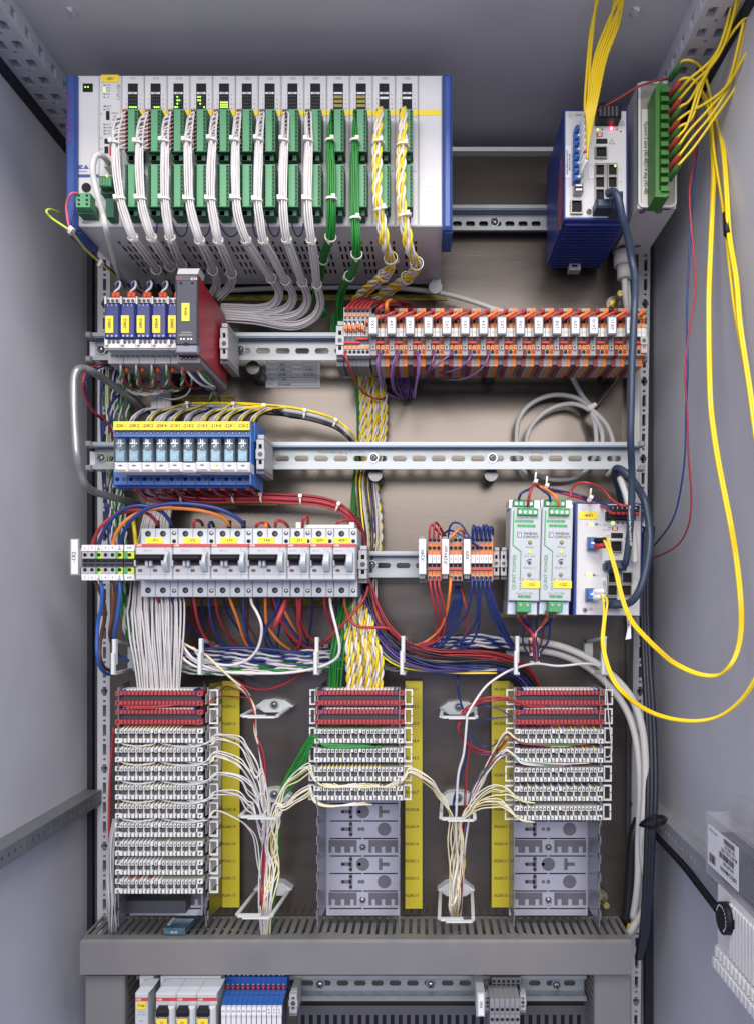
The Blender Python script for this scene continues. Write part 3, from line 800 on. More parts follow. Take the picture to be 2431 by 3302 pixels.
for k, Zp, nm in ((11, [(755, 300), (745, 400), (738, 510), (738, 610), (740, 740), (740, 885), (762, 1000), (780, 1110), (790, 1190), (820, 1270), (800, 1350), (720, 1420), (640, 1490), (590, 1560), (560, 1640)], 'X33'),
              (12, [(905, 300), (902, 400), (898, 505), (892, 620), (890, 740), (892, 860), (905, 990), (930, 1110), (945, 1210), (985, 1290), (965, 1350), (900, 1410), (800, 1480), (700, 1550), (620, 1640)], 'X35')):
    Yp = [.797, .794, .792, .790, .790, .79, .795, .80, .81, .835, .865, .89, .915, .93, .945]
    P = path([(x, y, Yp[i]) for i, (x, y) in enumerate(Zp)], 850, 200, 2)
    twisted('yellow and white twisted pair loom dropping from module %s' % nm, 'twisted pair looms of the controller rack', P, 5, [.0012, .0026, .0038, .0046, .0048, .0042, .0048, .005, .0042, .0046, .0042, .0048, .005, .005, .005], .00145, [('w_yellow', 'w_white')], .026, ties=[2 / 14, 5.1 / 14, 8 / 14, 10 / 14])
# thick white network lead at the left
wire('network_lead', 'thick white network lead looping down the left of the white rack', 'cable', path([(300, 650, .805), (280, 620), (245, 598, .785), (215, 615), (200, 680, .78), (208, 760), (232, 860, .785), (265, 980), (290, 1090, .80), (330, 1240), (370, 1370, .90), (440, 1450, .95)], 200, 200, 2), .0031, 'w_jacket', k=8)
wire('supply_wire', 'pinkish red wire curving from the lowest left green plug', 'wire', path([(100, 845, .796), (60, 850, .79), (35, 900), (32, 970), (60, 1090, .80), (150, 1200), (260, 1300, .88), (400, 1420, .93), (520, 1500, .95)], 200, 200, 2), .00125, 'w_pink')
wire('supply_wire', 'yellow wire bent in a hook left of the blue rack end', 'wire', path([(-10, 975, .83), (-72, 950, .80), (-98, 965, .79), (-60, 1010), (60, 1095, .80), (150, 1205), (260, 1305, .88), (420, 1440, .94)], 200, 200, 2), .00115, 'yelgreen')
wire('supply_wire', 'dark blue wire tied to the red one below the rack', 'wire', path([(105, 885, .798), (80, 940, .80), (62, 1090, .803), (155, 1195), (265, 1295, .882), (420, 1425, .93), (520, 1490, .95)], 200, 200, 2), .00125, 'w_blue')
for q, (x, y, Y) in enumerate(((232, 746, .80), (326, 852, .877))):
    c = W(x, y, Y); solo('cable_tie', 'pale cable tie holding red and yellow wires ' + ('beside the blue rack end' if q == 0 else 'below the vented rack base'), 'cable tie', tie_mesh(c, (1, .3, -1.1), .0034, w=.003), 'ties on the supply wires')
for i, (xa_, xb_) in enumerate(((540, 618), (715, 815), (850, 960), (1015, 1150), (1230, 1275), (1325, 1410), (1480, 1560))):
    wire('blue_loop', 'thin dark blue wire loop hanging under module X%d' % (12 + 2 * i), 'wire', path([(xa_, 1030, .815), (xa_ + (xb_ - xa_) * .2, 1085, .82), ((xa_ + xb_) / 2, 1125, .83), (xb_ - (xb_ - xa_) * .15, 1105, .82), (xb_, 1040, .815)], 200, 200, 2), .0008, 'w_blue', 'blue loops under the rack')
# ================================================================ network switches
def jack(mb, x0, y0, x1, y1, Y, side=1, frame='nickel'):
    "socket with a real recess: metal frame round a dark cavity with its latch notch"
    w_, h_ = x1 - x0, y1 - y0
    mb.holed(lambda u, v, d: (X(u, Y), Y + d, Z(v, Y)), x0, x1, y0, y1, [(x0 + w_ * .09, x1 - w_ * .09, y0 + h_ * .09, y1 - h_ * .09)], .0029, frame, back='hole', edge='black')
    for xx in (x0, x1): mb.face([W(xx, y0, Y), W(xx, y1, Y), W(xx, y1, Y) + Vector((0, .0036, 0)), W(xx, y0, Y) + Vector((0, .0036, 0))], frame)
    for yy in (y0, y1): mb.face([W(x0, yy, Y), W(x1, yy, Y), W(x1, yy, Y) + Vector((0, .0036, 0)), W(x0, yy, Y) + Vector((0, .0036, 0))], frame)
def led(root, px, py, r, Y, mat='ledgreen'):
    part(root, 'indicator_lamp', MB().dome(px, py, r, Y, .0012, mat, 8))
def warning(mb, cx, cy, h, Y, ink='inkgrey'):
    for a, b in (((-.6, .5), (0, -.5)), ((0, -.5), (.6, .5)), ((.6, .5), (-.6, .5))):
        dx, dy = b[0] - a[0], b[1] - a[1]; L = math.hypot(dx, dy); nx, ny = -dy / L * .07, dx / L * .07
        mb.face([W(cx + (q[0] + s * nx) * h, cy + (q[1] + s * ny) * h, Y) for q, s in ((a, 1), (b, 1), (b, -1), (a, -1))], ink)
    mb.text('!', cx, cy + h * .12, h * .5, Y, ink)
def ring_h(mb, cx, cy, r, Y, ink='inkgrey'):
    n = 20
    for i in range(n):
        a, b = 2 * math.pi * i / n, 2 * math.pi * (i + 1) / n
        mb.face([W(cx + math.cos(q) * k, cy + math.sin(q) * k, Y) for q, k in ((a, r), (b, r), (b, r * .88), (a, r * .88))], ink)
    mb.text('h', cx, cy, r * 1.1, Y, ink)
Y1 = .852
S1 = thing('network_switch', 'upper blue and white network switch with a glowing red lamp', 'network switch', W(1920, 702, Y1))
mb = MB().cb(1816, 352, 2024, 708, Y1 + .001, Y1 + .006, 'swblue', .001)
xa, xb = X(1818, Y1), X(2024, Y1); zt, zb = Z(354, Y1), Z(706, Y1)
mb.box(xa, xb, Y1 + .006, .972, zb, zt, 'swblue'); part(S1, 'housing', mb)
mb = MB()
for i in range(15):
    y = Y1 + .010 + i * .0078; mb.box(xa + .003, xb - .003, y, y + .004, zb - .0022, zb, 'swblue')
part(S1, 'cooling_fins', mb)
mb = MB()
rq = random.Random(5)
mb.face([(xa - .0003, Y1 + a, zt - b) for a, b in ((.012, .036), (.024, .046), (.036, .075), (.040, .100), (.034, .118), (.018, .125), (.009, .100), (.008, .06))], 'stickerpink')
D('stickerpink', (.33, .10, .11), .6, 0, .45, 260, spec=.3)
part(S1, 'torn_sticker', mb)
mb = MB().cb(1822, 358, 2018, 701, Y1, Y1 + .004, 'plcwhite', .0005); fp = part(S1, 'front_panel', mb)
t = MB(); ring_h(t, 1837, 371, 8, Y1 - .0003); t.text('HIRSCHMANN', 1880, 371, 7, Y1 - .0003, 'inkblue', wmax=56)
t.text('X20', 1938, 515, 5, Y1 - .0003, 'inkgrey')
for s, y in (('1', 547), ('3', 586), ('5', 625)): t.text(s, 1994, y, 6, Y1 - .0003, 'inkgrey')
for s, y in (('2', 547), ('4', 586), ('6', 625)): t.text(s, 2002, y, 6, Y1 - .0003, 'inkgrey')
for s, y in (('1', 455), ('2', 502), ('3', 551), ('4', 600)): t.text(s, 1847, y, 5, Y1 - .0003, 'inkgrey')
t.text('9', 1834, 665, 5, Y1 - .0003, 'inkgrey'); warning(t, 1971, 456, 15, Y1 - .0003); warning(t, 2005, 397, 14, Y1 - .0003)
part(fp, 'lettering', t)
mb = MB(); mb.cb(1927, 338, 2003, 378, Y1 - .016, Y1 + .004, 'black'); mb.pb(1935, 330, 1999, 345, Y1 - .012, Y1 + .02, 'black')
for i in range(5): mb.pb(1932 + 13 * i, 342, 1938 + 13 * i, 374, Y1 - .0168, Y1 - .015, 'darkgrey')
part(S1, 'power_plug', mb)
part(S1, 'red_lamp', MB().dome(1969.5, 415, 9, Y1, .0012, 'ledred', 14)); part(S1, 'red_lamp', MB().dome(1969.5, 415, 4.5, Y1 - .001, .0006, 'ledcore', 10))
for q in range(6): led(S1, 1926 + q * 15 if q < 2 else 1940 + q * 12, 418 + (q == 5) * 6, 3, Y1, 'ledyel' if q == 0 else 'ledoff')
part(S1, 'selector_switch', MB().pb(1922, 427, 1942, 441, Y1 - .0006, Y1 + .001, 'red').pb(1927, 429, 1938, 433, Y1 - .001, Y1, 'inkwhite').pb(1927, 435, 1938, 439, Y1 - .001, Y1, 'inkwhite'))
part(S1, 'slot', MB().pb(1921, 447, 1957, 463, Y1 - .0005, Y1 + .001, 'black'))
mb = MB(); jack(mb, 1918, 471, 1957, 508, Y1 - .0035); part(S1, 'network_socket', mb)
part(S1, 'jack_plate', MB().pb(1916, 525, 1990, 688, Y1 - .0004, Y1 + .001, 'nickel'))
for r_ in range(4):
    for c_ in range(2):
        mb = MB(); jack(mb, 1918 + 41 * c_, 528 + 39.5 * r_, 1949 + 40 * c_, 567 + 39.5 * r_, Y1 - .0035); part(S1, 'network_socket', mb)
led(S1, 1982, 535, 3.6, Y1 - .0037)
mb = MB(); jack(mb, 1839, 642, 1878, 688, Y1 - .0035); part(S1, 'network_socket', mb)
screw(S1, 1897, 684, 9, Y1, h=.004)
p_ = plate(S1, 1822, 470, 1840, 575, Y1 - .0006, 'inkwhite', ['RSP35-08033O6TT-SKKV9', 'RSP-2S-2A-03.0.02'], 5, 90)
plate(S1, 1896, 480, 1915, 532, Y1 - .0006, 'white'); plate(S1, 1896, 533, 1915, 576, Y1 - .0006, 'white')
part(S1, 'rail_foot', MB().pb(1834, 850, 1871, 871, .962, .975, 'lightgrey').pb(1843, 853, 1860, 860, .9615, .963, 'black'))
mb = MB().cb(1851, 590, 1880, 618, Y1 - .010, Y1 + .004, 'steel'); mb.pb(1855, 600, 1876, 606, Y1 - .0105, Y1 - .0095, 'black'); part(S1, 'transceiver', mb)
D('lcblue', (.035, .13, .42), .4, 0, .08, 90)
# eight blue fibre plugs with white boots
for i in range(8):
    y = 414 + 22.2 * i; r = thing('fibre_plug', 'blue fibre plug, number %s from the top, in the upper switch' % ('one two three four five six seven eight'.split()[i]), 'fibre plug', W(1866, y, Y1 - .006), 'blue fibre plugs of the upper switch')
    mb = MB().cb(1853 - i * .4, y - 9, 1876 - i * .4, y + 9, Y1 - .013, Y1 + .001, 'lcblue'); mb.pb(1857, y - 12, 1872, y - 8, Y1 - .010, Y1, 'lcblue'); part(r, 'plug_body', mb)
    part(r, 'latch', MB().pb(1862, y - 4, 1870, y + 2, Y1 - .0155, Y1 - .012, 'inkwhite' if i % 2 else 'lcblue'))
    yb = y - 55
    part(r, 'boot', MB().tube(smooth([W(1871, y + 2, Y1 - .010), W(1876, y - 22, Y1 - .020), W(1886 + i * .6, yb, Y1 - .028)], 4), [.0028] * 5 + [.0024] * 4, 'white', 8))
    if i == 6: part(r, 'red_ring', MB().tube([W(1887, yb + 3, Y1 - .028), W(1889, yb - 4, Y1 - .0285)], .0029, 'red', 8))
# yellow fibre leads rising from those plugs
ends = [(1935, -40), (1925, -40), (2010, -40), (1990, -40), (2030, -40), (2020, -40), (1998, -40), (2014, -40)]
for i in range(8):
    y = 414 + 22.2 * i - 57
    q = i / 7
    if i < 2: mid = [(1884 + i * 10, 330), (1893 + i * 8, 200), (1905 + i * 6, 90)]
    else: mid = [(1893 + (i - 2) * 6, 330), (1915 + (i - 2) * 7.5, 190), (1955 + (i - 2) * 7.5, 80)]
    P = [W(1886 + i * .6, y + 3, Y1 - .028), W(1887 + i * 1.6, (y + 345) / 2 + 20, Y1 - .032)] + path([(a, b, .815 - .02 * j) for j, (a, b) in enumerate(mid)] + [(ends[i][0], ends[i][1], .745)])
    wire('fibre_lead', 'yellow fibre lead rising from blue plug number %s of upper switch' % ('one two three four five six seven eight'.split()[i]), 'fibre cable', P, .00135, 'fibre', 'yellow fibre leads of the upper switch', seg=8)

Y2 = .895
S2 = thing('network_switch', 'lower blue and white network switch tagged -40F1', 'network switch', W(1960, 1984, Y2))
S2.rotation_euler = (0, R(.9), 0)
mb = MB().cb(1846, 1621, 2066, 1987, Y2 + .001, Y2 + .006, 'swblue', .001); mb.box(X(1848, Y2), X(2064, Y2), Y2 + .006, .935, Z(1985, Y2), Z(1623, Y2), 'swblue'); part(S2, 'housing', mb)
fp = part(S2, 'front_panel', MB().cb(1856, 1626, 2061, 1984, Y2, Y2 + .004, 'plcwhite', .0005))
t = MB(); ring_h(t, 1874, 1640, 10, Y2 - .0003)
t.text('LS', 1886, 1692, 5, Y2 - .0003, 'inkgrey'); t.text('DA', 1927, 1692, 5, Y2 - .0003, 'inkgrey'); t.text('Stand by', 1950, 1693, 5, Y2 - .0003, 'inkgrey'); t.text('RM', 1959, 1701, 5, Y2 - .0003, 'inkgrey'); t.text('Stand by', 1950, 1709, 5, Y2 - .0003, 'inkgrey')
t.text('USB', 1955, 1727, 5, Y2 - .0003, 'inkgrey'); t.text('LS', 1883, 1856, 5, Y2 - .0003, 'inkgrey'); t.text('DA', 1923, 1856, 5, Y2 - .0003, 'inkgrey'); t.text('X1', 1984, 1789, 5, Y2 - .0003, 'inkgrey')
for s, y in (('1', 1754), ('2', 1919)): t.text(s, 1884, y, 6, Y2 - .0003, 'inkgrey')
t.text('5  6', 2046, 1864, 6, Y2 - .0003, 'inkgrey'); t.text('7  8', 2046, 1904, 6, Y2 - .0003, 'inkgrey'); t.text('RSP20', 1933, 1795, 5, Y2 - .0003, 'inkgrey', 90); t.text('RSP20', 2048, 1634, 6, Y2 - .0003, 'inkgrey')
warning(t, 2052, 1668, 16, Y2 - .0003); warning(t, 2018, 1730, 14, Y2 - .0003)
t.pb(1894, 1964, 1913, 1965.5, Y2 - .0004, Y2, 'inkgrey'); t.pb(1897, 1967, 1910, 1968.5, Y2 - .0004, Y2, 'inkgrey'); t.pb(1903, 1955, 1904.5, 1965, Y2 - .0004, Y2, 'inkgrey')
part(fp, 'lettering', t)
plate(S2, 1861, 1651, 1920, 1675, Y2 - .0008, 'yellow', '-40F1', 10, name='name_plate')
mb = MB().cb(1951, 1649, 2044, 1676, Y2 - .010, Y2 + .002, 'black'); mb.cb(1957, 1628, 2056, 1652, Y2 - .014, Y2 + .004, 'black')
for i in range(6): mb.text(str(i + 1), 1969 + 15 * i, 1637, 6, Y2 - .0143, 'inkwhite')
part(S2, 'power_plug', mb)
mb = MB()
for i in range(6): c = W(1966 + 15 * i, 1655, Y2 - .013); mb.tube([c, c + Vector((.0045, -.001, -.0005))], .0022, 'w_red', 6)
part(S2, 'wire_bridge', mb)
for x, y, r, m_ in ((1901, 1692, 6, 'ledyel'), (1917, 1691, 4.5, 'midgrey'), (1970, 1686, 5.5, 'ledgreen'), (1986, 1686, 4.5, 'midgrey'), (2001, 1686, 4.5, 'midgrey'), (2016, 1686, 4.5, 'midgrey'), (1896, 1856, 6, 'ledyel'), (1912, 1855, 4.5, 'midgrey')): led(S2, x, y, r, Y2, m_)
part(S2, 'selector_switch', MB().pb(1967, 1698, 1987, 1710, Y2 - .0006, Y2 + .001, 'red').pb(1972, 1700, 1983, 1703.5, Y2 - .001, Y2, 'inkwhite').pb(1972, 1705, 1983, 1708, Y2 - .001, Y2, 'inkwhite'))
part(S2, 'slot', MB().pb(1965, 1718, 2003, 1735, Y2 - .0006, Y2 + .001, 'black'))
mb = MB(); jack(mb, 1962, 1742, 2002, 1780, Y2 - .0035); part(S2, 'network_socket', mb)
for x0, y0 in ((1957, 1843), (2002, 1843), (1955, 1884), (2000, 1884), (1955, 1925)):
    mb = MB(); jack(mb, x0, y0, x0 + 34, y0 + 38, Y2 - .0035); part(S2, 'network_socket', mb)
for y, bs in ((1754, ('black', 'w_red')), (1919, ('white', 'white'))):
    mb = MB().cb(1890 - (y > 1800) * 3, y - 22, 1918 - (y > 1800) * 3, y + 22, Y2 - .004, Y2 + .002, 'steel'); mb.cb(1894 - (y > 1800) * 3, y - 18, 1914, y + 18, Y2 - .013, Y2 - .003, 'lcblue')
    mb.pb(1902, y - 5, 1912, y + 1, Y2 - .0145, Y2 - .012, 'inkwhite'); part(S2, 'transceiver', mb)
    for i, b_ in enumerate(bs):
        yy = y - 8 + 17 * i
        part(S2, 'plug_boot', MB().tube(smooth([W(1912, yy, Y2 - .009), W(1930, yy - 2, Y2 - .017), W(1948, yy - 5, Y2 - .020)], 3), [.0040] * 3 + [.0034] * 4, b_, 8))
screw(S2, 1884, 1968, 8, Y2, h=.003)
plate(S2, 1936, 1770, 1957, 1857, Y2 - .0006, 'white'); plate(S2, 1937, 1861, 1953, 1922, Y2 - .0006, 'inkwhite', ['RSP20-11003Z6', 'HIRSCHMANN'], 4, 90); plate(S2, 1936, 1922, 1953, 1968, Y2 - .0006, 'white')
# yellow duplex lead from lower switch, drooping in a wide loop at the right
Pa = path([(1300, 375, .876), (1312, 400, .868), (1335, 470, .858), (1370, 590), (1395, 700), (1430, 820, .835), (1480, 920), (1560, 1010, .80), (1652, 1100, .77)], 1300, 1550, 2)
Pl = Pa + path([(2172, 2138, .73), (2245, 2172, .71), (2310, 2178, .70), (2350, 2150, .69), (2377, 2095, .69), (2388, 2020, .69), (2385, 1920, .69), (2372, 1800, .70), (2352, 1680, .70), (2330, 1570, .71), (2308, 1450, .72), (2291, 1320, .73), (2286, 1200, .74), (2284, 1080, .75), (2284, 950, .76), (2290, 800, .775), (2296, 660, .79), (2300, 560, .80), (2296, 470, .81), (2290, 400, .82), (2277, 330, .83), (2255, 290, .84)])
for i in range(2):
    d = Vector((.0022 * (i - .5), -.0004 * i, .0012 * (i - .5)))
    wire('fibre_lead', ['left', 'right'][i] + ' strand of yellow lead drooping from the upper socket of the lower switch', 'fibre cable', [p + d * (1.0 if k > 1 else 1.6) for k, p in enumerate(Pl)], .00145, 'fibre', 'yellow leads of the lower switch', seg=8)
Pb = path([(1942, 1912, .876), (1950, 1932, .868), (1948, 1990, .86), (1942, 2060), (1950, 2120, .835), (1975, 2190), (2015, 2240, .80), (2070, 2282, .76), (2140, 2312, .73), (2230, 2325, .71), (2310, 2312, .70), (2375, 2270, .69), (2425, 2205, .68), (2470, 2100, .67), (2490, 1900, .66), (2480, 1650, .66), (2440, 1430, .67), (2415, 1250, .69), (2385, 1050, .71), (2372, 900, .73), (2350, 760, .75), (2340, 600, .77), (2330, 480, .79), (2315, 400, .81), (2290, 340, .82)])
for i in range(2):
    d = Vector((.0021 * (i - .5), -.0005 * i, .0010 * (i - .5)))
    wire('fibre_lead', ['inner', 'outer'][i] + ' strand of yellow lead hanging lowest, from the bottom socket of the lower switch', 'fibre cable', [p + d * (1 if k > 1 else 2) + Vector((0, 0, -.004 * i if k < 2 else 0)) for k, p in enumerate(Pb)], .00140, 'fibre', 'yellow leads of the lower switch', seg=8)
c = W(2341, 708, .765); solo('heat_sleeve', 'black sleeve round the yellow fibre at the right', 'sleeve', MB().tube([W(2340, 688, .764), W(2344, 756, .752)], .0036, 'black', 10))

# ================================================================ fibre patch box
YP = .85
PB = thing('fibre_patch_box', 'white metal fibre patch box with a green adapter row', 'patch box', W(2118, 667, YP))
xa, xb = X(2057, YP), X(2181, YP); zt, zb = Z(262, YP), Z(668, YP)
mb = MB().box(xa, xb, YP + .003, .968, zb, zt, 'plcwhite'); part(PB, 'housing', mb)
mb = MB(); fw = .0024
cr = .006
def rrect(x0, x1, z0, z1, r, n=4):
    o = []
    for cx, cz, a0 in ((x1 - r, z1 - r, 0), (x0 + r, z1 - r, 90), (x0 + r, z0 + r, 180), (x1 - r, z0 + r, 270)):
        for k in range(n + 1): a = R(a0 + 90 * k / n); o.append((cx + r * math.cos(a), cz + r * math.sin(a)))
    return o
A = rrect(xa, xb, zb, zt, cr); B_ = rrect(xa + fw, xb - fw, zb + fw, zt - fw, cr * .7); n = len(A)
for i in range(n):
    j = (i + 1) % n
    mb.face([(A[i][0], YP, A[i][1]), (A[j][0], YP, A[j][1]), (B_[j][0], YP, B_[j][1]), (B_[i][0], YP, B_[i][1])], 'white')
    mb.face([(A[i][0], YP, A[i][1]), (A[i][0], YP + .006, A[i][1]), (A[j][0], YP + .006, A[j][1]), (A[j][0], YP, A[j][1])], 'white')
    mb.face([(B_[i][0], YP, B_[i][1]), (B_[j][0], YP, B_[j][1]), (B_[j][0], YP + .003, B_[j][1]), (B_[i][0], YP + .003, B_[i][1])], 'white')
part(PB, 'rim', mb)
mb = MB().box(xa + fw, xb - fw, YP + .0022, YP + .003, zb + fw, zt - fw, 'patchface'); part(PB, 'front_plate', mb)
plate(PB, 2068, 352, 2092, 668, YP + .0012, 'ivory', 'Fpoort-2 ams (45-48)3-4 abg (45-48)', 11, -90, name='label_strip', wmax=240)
for i in range(12): part(PB, 'screw', MB().dome(2103, 313 + 27.6 * i, 5, YP + .0022, .0015, 'screw', 8))
part(PB, 'screw', MB().dome(2076, 295, 5, YP + .0022, .0015, 'screw', 8)); part(PB, 'screw', MB().dome(2154, 622, 5, YP + .0022, .0015, 'screw', 8))
for y in (686, 800): 
    for x in (2077, 2131): 
        yy = YP + (.010 if y < 700 else .095); c = Vector((X(x, YP), yy, zb)); part(PB, 'base_hole', MB().tube([c, c + Vector((0, 0, -.0005))], .004, 'midgrey', 10))
mb = MB(); YA = .822
mb.prism([(2112, 280), (2126, 262), (2136, 262), (2126, 300), (2124, 628), (2112, 634)], YA, YP + .002, 'adapter'); part(PB, 'adapter_block', mb)
mb = MB()
for i in range(12):
    y = 276 + 29 * i; mb.pb(2128, y, 2150, y + 25, YA + .002, YP + .002, 'adapter'); mb.pb(2131, y + 6, 2156, y + 20, YA - .004, YA + .004, 'adapter'); mb.pb(2124, y + 25, 2146, y + 29, YA + .008, YP + .002, 'greendark')
mb.prism([(2110, 634), (2124, 612), (2152, 612), (2158, 630), (2146, 636)], YA - .001, YP + .002, 'adapter'); part(PB, 'adapter_row', mb)
# cable glands under the box
mb = MB().tube([W(2008, 812, .955), W(2010, 858, .955)], .0125, 'w_jacket', 12).tube([W(2010, 858, .955), W(2012, 900, .955)], .009, 'w_jacket', 12); part(PB, 'cable_gland', mb)
# fibre boots and their leads
boots = []
word = 'first second third fourth fifth sixth seventh eighth ninth tenth eleventh twelfth'.split()
tops = [(2192, 202), (2188, 260), (2192, 315), (2187, 345), (2190, 382), (2190, 430), (2187, 437), (2187, 502), (2190, 560)]
bl = [('adapter', (2160, 255), (2196, 203)), ('red', (2158, 312), (2191, 262)), ('adapter', (2160, 340), (2192, 292)), ('red', (2159, 372), (2192, 319)), ('adapter', (2160, 400), (2192, 348)), ('red', (2156, 436), (2187, 388)),
      ('adapter', (2158, 462), (2190, 412)), ('red', (2156, 490), (2186, 442)), ('adapter', (2158, 518), (2190, 466)), ('red', (2156, 550), (2190, 500)), ('adapter', (2158, 578), (2190, 530))]
targets = [
 [(2228, 196, .79), (2262, 225, .80), (2287, 300, .81), (2293, 380, .81), (2300, 480, .80), (2325, 640, .785), (2340, 760, .76), (2355, 900, .74), (2375, 1050, .72), (2440, 1400, .69)],
 [(2215, 252, .79), (2240, 262, .79), (2262, 300, .80), (2280, 340, .81), (2292, 420, .81), (2300, 540, .80), (2297, 640, .79), (2290, 760, .78), (2284, 900, .77)],
 [(2225, 252, .78), (2290, 195, .77), (2340, 110, .75), (2385, 0, .73), (2400, -60, .72)],
 [(2240, 262, .78), (2290, 215, .765), (2335, 140, .75), (2370, 20, .73), (2380, -50, .72)],
 [(2225, 320, .79), (2275, 230, .775), (2320, 165, .76), (2380, 80, .74), (2440, 30, .73)],
 [(2222, 360, .79), (2270, 335, .78), (2340, 280, .765), (2400, 180, .74), (2440, 110, .73)],
 [(2230, 380, .79), (2265, 270, .78), (2300, 190, .765), (2345, 90, .75), (2400, -50, .73)],
 [(2215, 400, .79), (2250, 290, .78), (2290, 210, .765), (2330, 120, .75), (2375, -50, .73)],
 [(2222, 420, .79), (2290, 345, .78), (2345, 270, .765), (2380, 140, .745), (2420, -40, .73)],
 [(2235, 440, .79), (2300, 360, .78), (2360, 255, .765), (2395, 120, .745), (2425, -40, .73)],
 [(2240, 470, .79), (2310, 370, .78), (2370, 280, .765), (2440, 130, .74)]]
for i, (m_, a, b) in enumerate(bl):
    A_, B2 = W(a[0], a[1], .824), W(b[0], b[1], .796)
    solo('fibre_boot', '%s rubber boot, %s from the top, on the green adapter row' % ('red' if m_ == 'red' else 'green', word[i]), 'fibre boot', MB().tube([A_, A_ + (B2 - A_) * .5, B2], [.0033, .0033, .0025], m_, 8), 'fibre boots of the patch box')
    P = [B2 - (B2 - A_) * .05, B2 + (B2 - A_) * .12] + path([(x, y, Y) for x, y, Y in targets[i]])
    wire('fibre_lead', 'yellow fibre from the %s boot of the patch box, %s' % (word[i], 'hanging down past the black sleeve' if i == 0 else 'hanging straight down' if i == 1 else 'running up to the top right'), 'fibre cable', P, .00145, 'fibre', 'yellow fibres of the patch box', seg=8)
wire('red_lead', 'thin red wire sloping from the upper switch to the patch box', 'wire', path([(645, 715, .835), (700, 680, .84), (800, 620), (900, 560, .835), (1000, 525), (1080, 508, .83), (1110, 515, .84)], 1605, 0, 2), .0012, 'w_red')
# thin red and blue pair at right
wire('red_lead', 'thin red wire hanging down the right wall', 'wire', path([(2240, 345, .84), (2245, 420, .83), (2238, 520, .82), (2226, 580, .81), (2222, 640), (2228, 740, .80), (2238, 850), (2241, 950, .80), (2218, 1080), (2208, 1200, .80), (2214, 1330), (2219, 1480, .81), (2227, 1590), (2222, 1680, .83), (2195, 1745), (2150, 1780, .90), (2090, 1805, .96)]), .0010, 'w_red')
wire('blue_lead', 'thin blue wire hanging beside the red one on the right', 'wire', path([(2244, 400, .835), (2246, 480, .825), (2238, 560, .815), (2233, 640, .81), (2224, 740, .80), (2220, 850), (2215, 950, .80), (2213, 1080), (2216, 1200, .80), (2210, 1330), (2206, 1480, .81), (2185, 1620), (2160, 1690, .85), (2120, 1745, .93), (2090, 1775, .97)]), .0010, 'w_blue')

# ================================================================ thick leads on the right
wire('network_lead', 'thick dark blue lead from the upper switch down to the lower switch', 'network cable', path([(1955, 625, .825), (1975, 618, .82), (1992, 640, .815), (2005, 700, .82), (2022, 760, .83), (2036, 840, .84), (2046, 900, .835), (2044, 1000, .82), (2037, 1150, .82), (2034, 1300, .82), (2032, 1420, .825), (2036, 1520, .845), (2034, 1640, .855), (2028, 1730, .86), (2019, 1800, .865), (2014, 1822, .872)]), .0041, 'w_navy', k=8, seg=10)
t = MB(); S_ = 'TTL-network Blue Two CAT.6A STP'
t.text(S_, 2030.5, 1695, 6, .8505, 'inkwhite', -88, wmax=190); solo('lettering', 'white print along the thick dark blue lead before the lower switch', 'print', t)
mb = MB().cb(1893 + 85, 612, 2010, 668, .826, .852, 'w_navy', .003); mb.cb(1955 - 33, 638, 1985, 668, .832, .852, 'w_navy', .002); solo('network_plug', 'dark grey network plug in the upper switch', 'plug', mb)
mb = MB().cb(1962, 1806, 2022, 1840, .872, .893, 'w_navy', .003); mb.cb(1950, 1816, 1965, 1836, .880, .893, 'w_navy', .002); solo('network_plug', 'dark grey network plug in the middle of the lower switch', 'plug', mb)
mb = MB().cb(1970, 1934, 2012, 1962, .872, .893, 'w_navy', .003); mb.cb(1954, 1940, 1972, 1960, .880, .893, 'w_navy', .002); solo('network_plug', 'dark grey network plug at the bottom of the lower switch', 'plug', mb)
wire('network_lead', 'thick dark blue lead looping around the right of lower switch', 'network cable', path([(2010, 1950, .876), (2036, 1938, .865), (2060, 1905, .86), (2078, 1850, .86), (2092, 1770, .865), (2092, 1700, .875), (2078, 1620, .88), (2050, 1565, .90), (2015, 1525, .91), (1988, 1510, .92), (1982, 1530, .93), (1998, 1590, .945), (2006, 1640, .96)]), .0045, 'w_navy', k=8, seg=10)
wire('network_lead', 'pale grey lead behind the dark blue one at the lower switch', 'network cable', path([(2045, 1815, .88), (2044, 1760, .88), (2036, 1690, .88), (2020, 1610, .89), (2004, 1560, .90), (1998, 1545, .92), (2010, 1560, .95), (2040, 1600, .98)]), .0038, 'w_jacket', k=8, seg=10)
wire('jacket_cable', 'grey jacketed cable coming down from the patch box gland', 'cable', path([(2012, 895, .955), (2018, 980, .96), (2036, 1060, .98), (2044, 1200, .99), (2046, 1400, .99), (2040, 1600, .985), (2000, 1640, .975), (1960, 1670, .975)]), .0040, 'w_jacket', k=8, seg=9)
wire('jacket_cable', 'pale thin cable beside the right upright', 'cable', path([(2020, 860, .962), (2030, 1000, .965), (2052, 1100, .985), (2056, 1400, .99), (2048, 1640, .985)]), .0030, 'w_jacket', k=8, seg=9)
for i, (x0, off) in enumerate(((2090, 0), (2100, 10), (2078, -9))):
    wire('dark_cable', ['middle', 'right', 'left'][i] + ' one of three dark blue cables hanging down the right corner', 'cable', path([(x0 + 2, 1700, .985), (2076 + off, 1900, .97), (2082 + off, 2100, .95), (2096 + off * 1.2, 2350, .93), (2100 + off * 1.3, 2550, .915), (2094 + off, 2700, .91), (2088 + off, 2850, .915), (2076 + off * .8, 3000, .93), (2058 + off * .5, 3090, .95)]), .0034, 'w_darkcable' if i < 2 else 'w_black', 'dark cables in the right corner', k=6, seg=9)
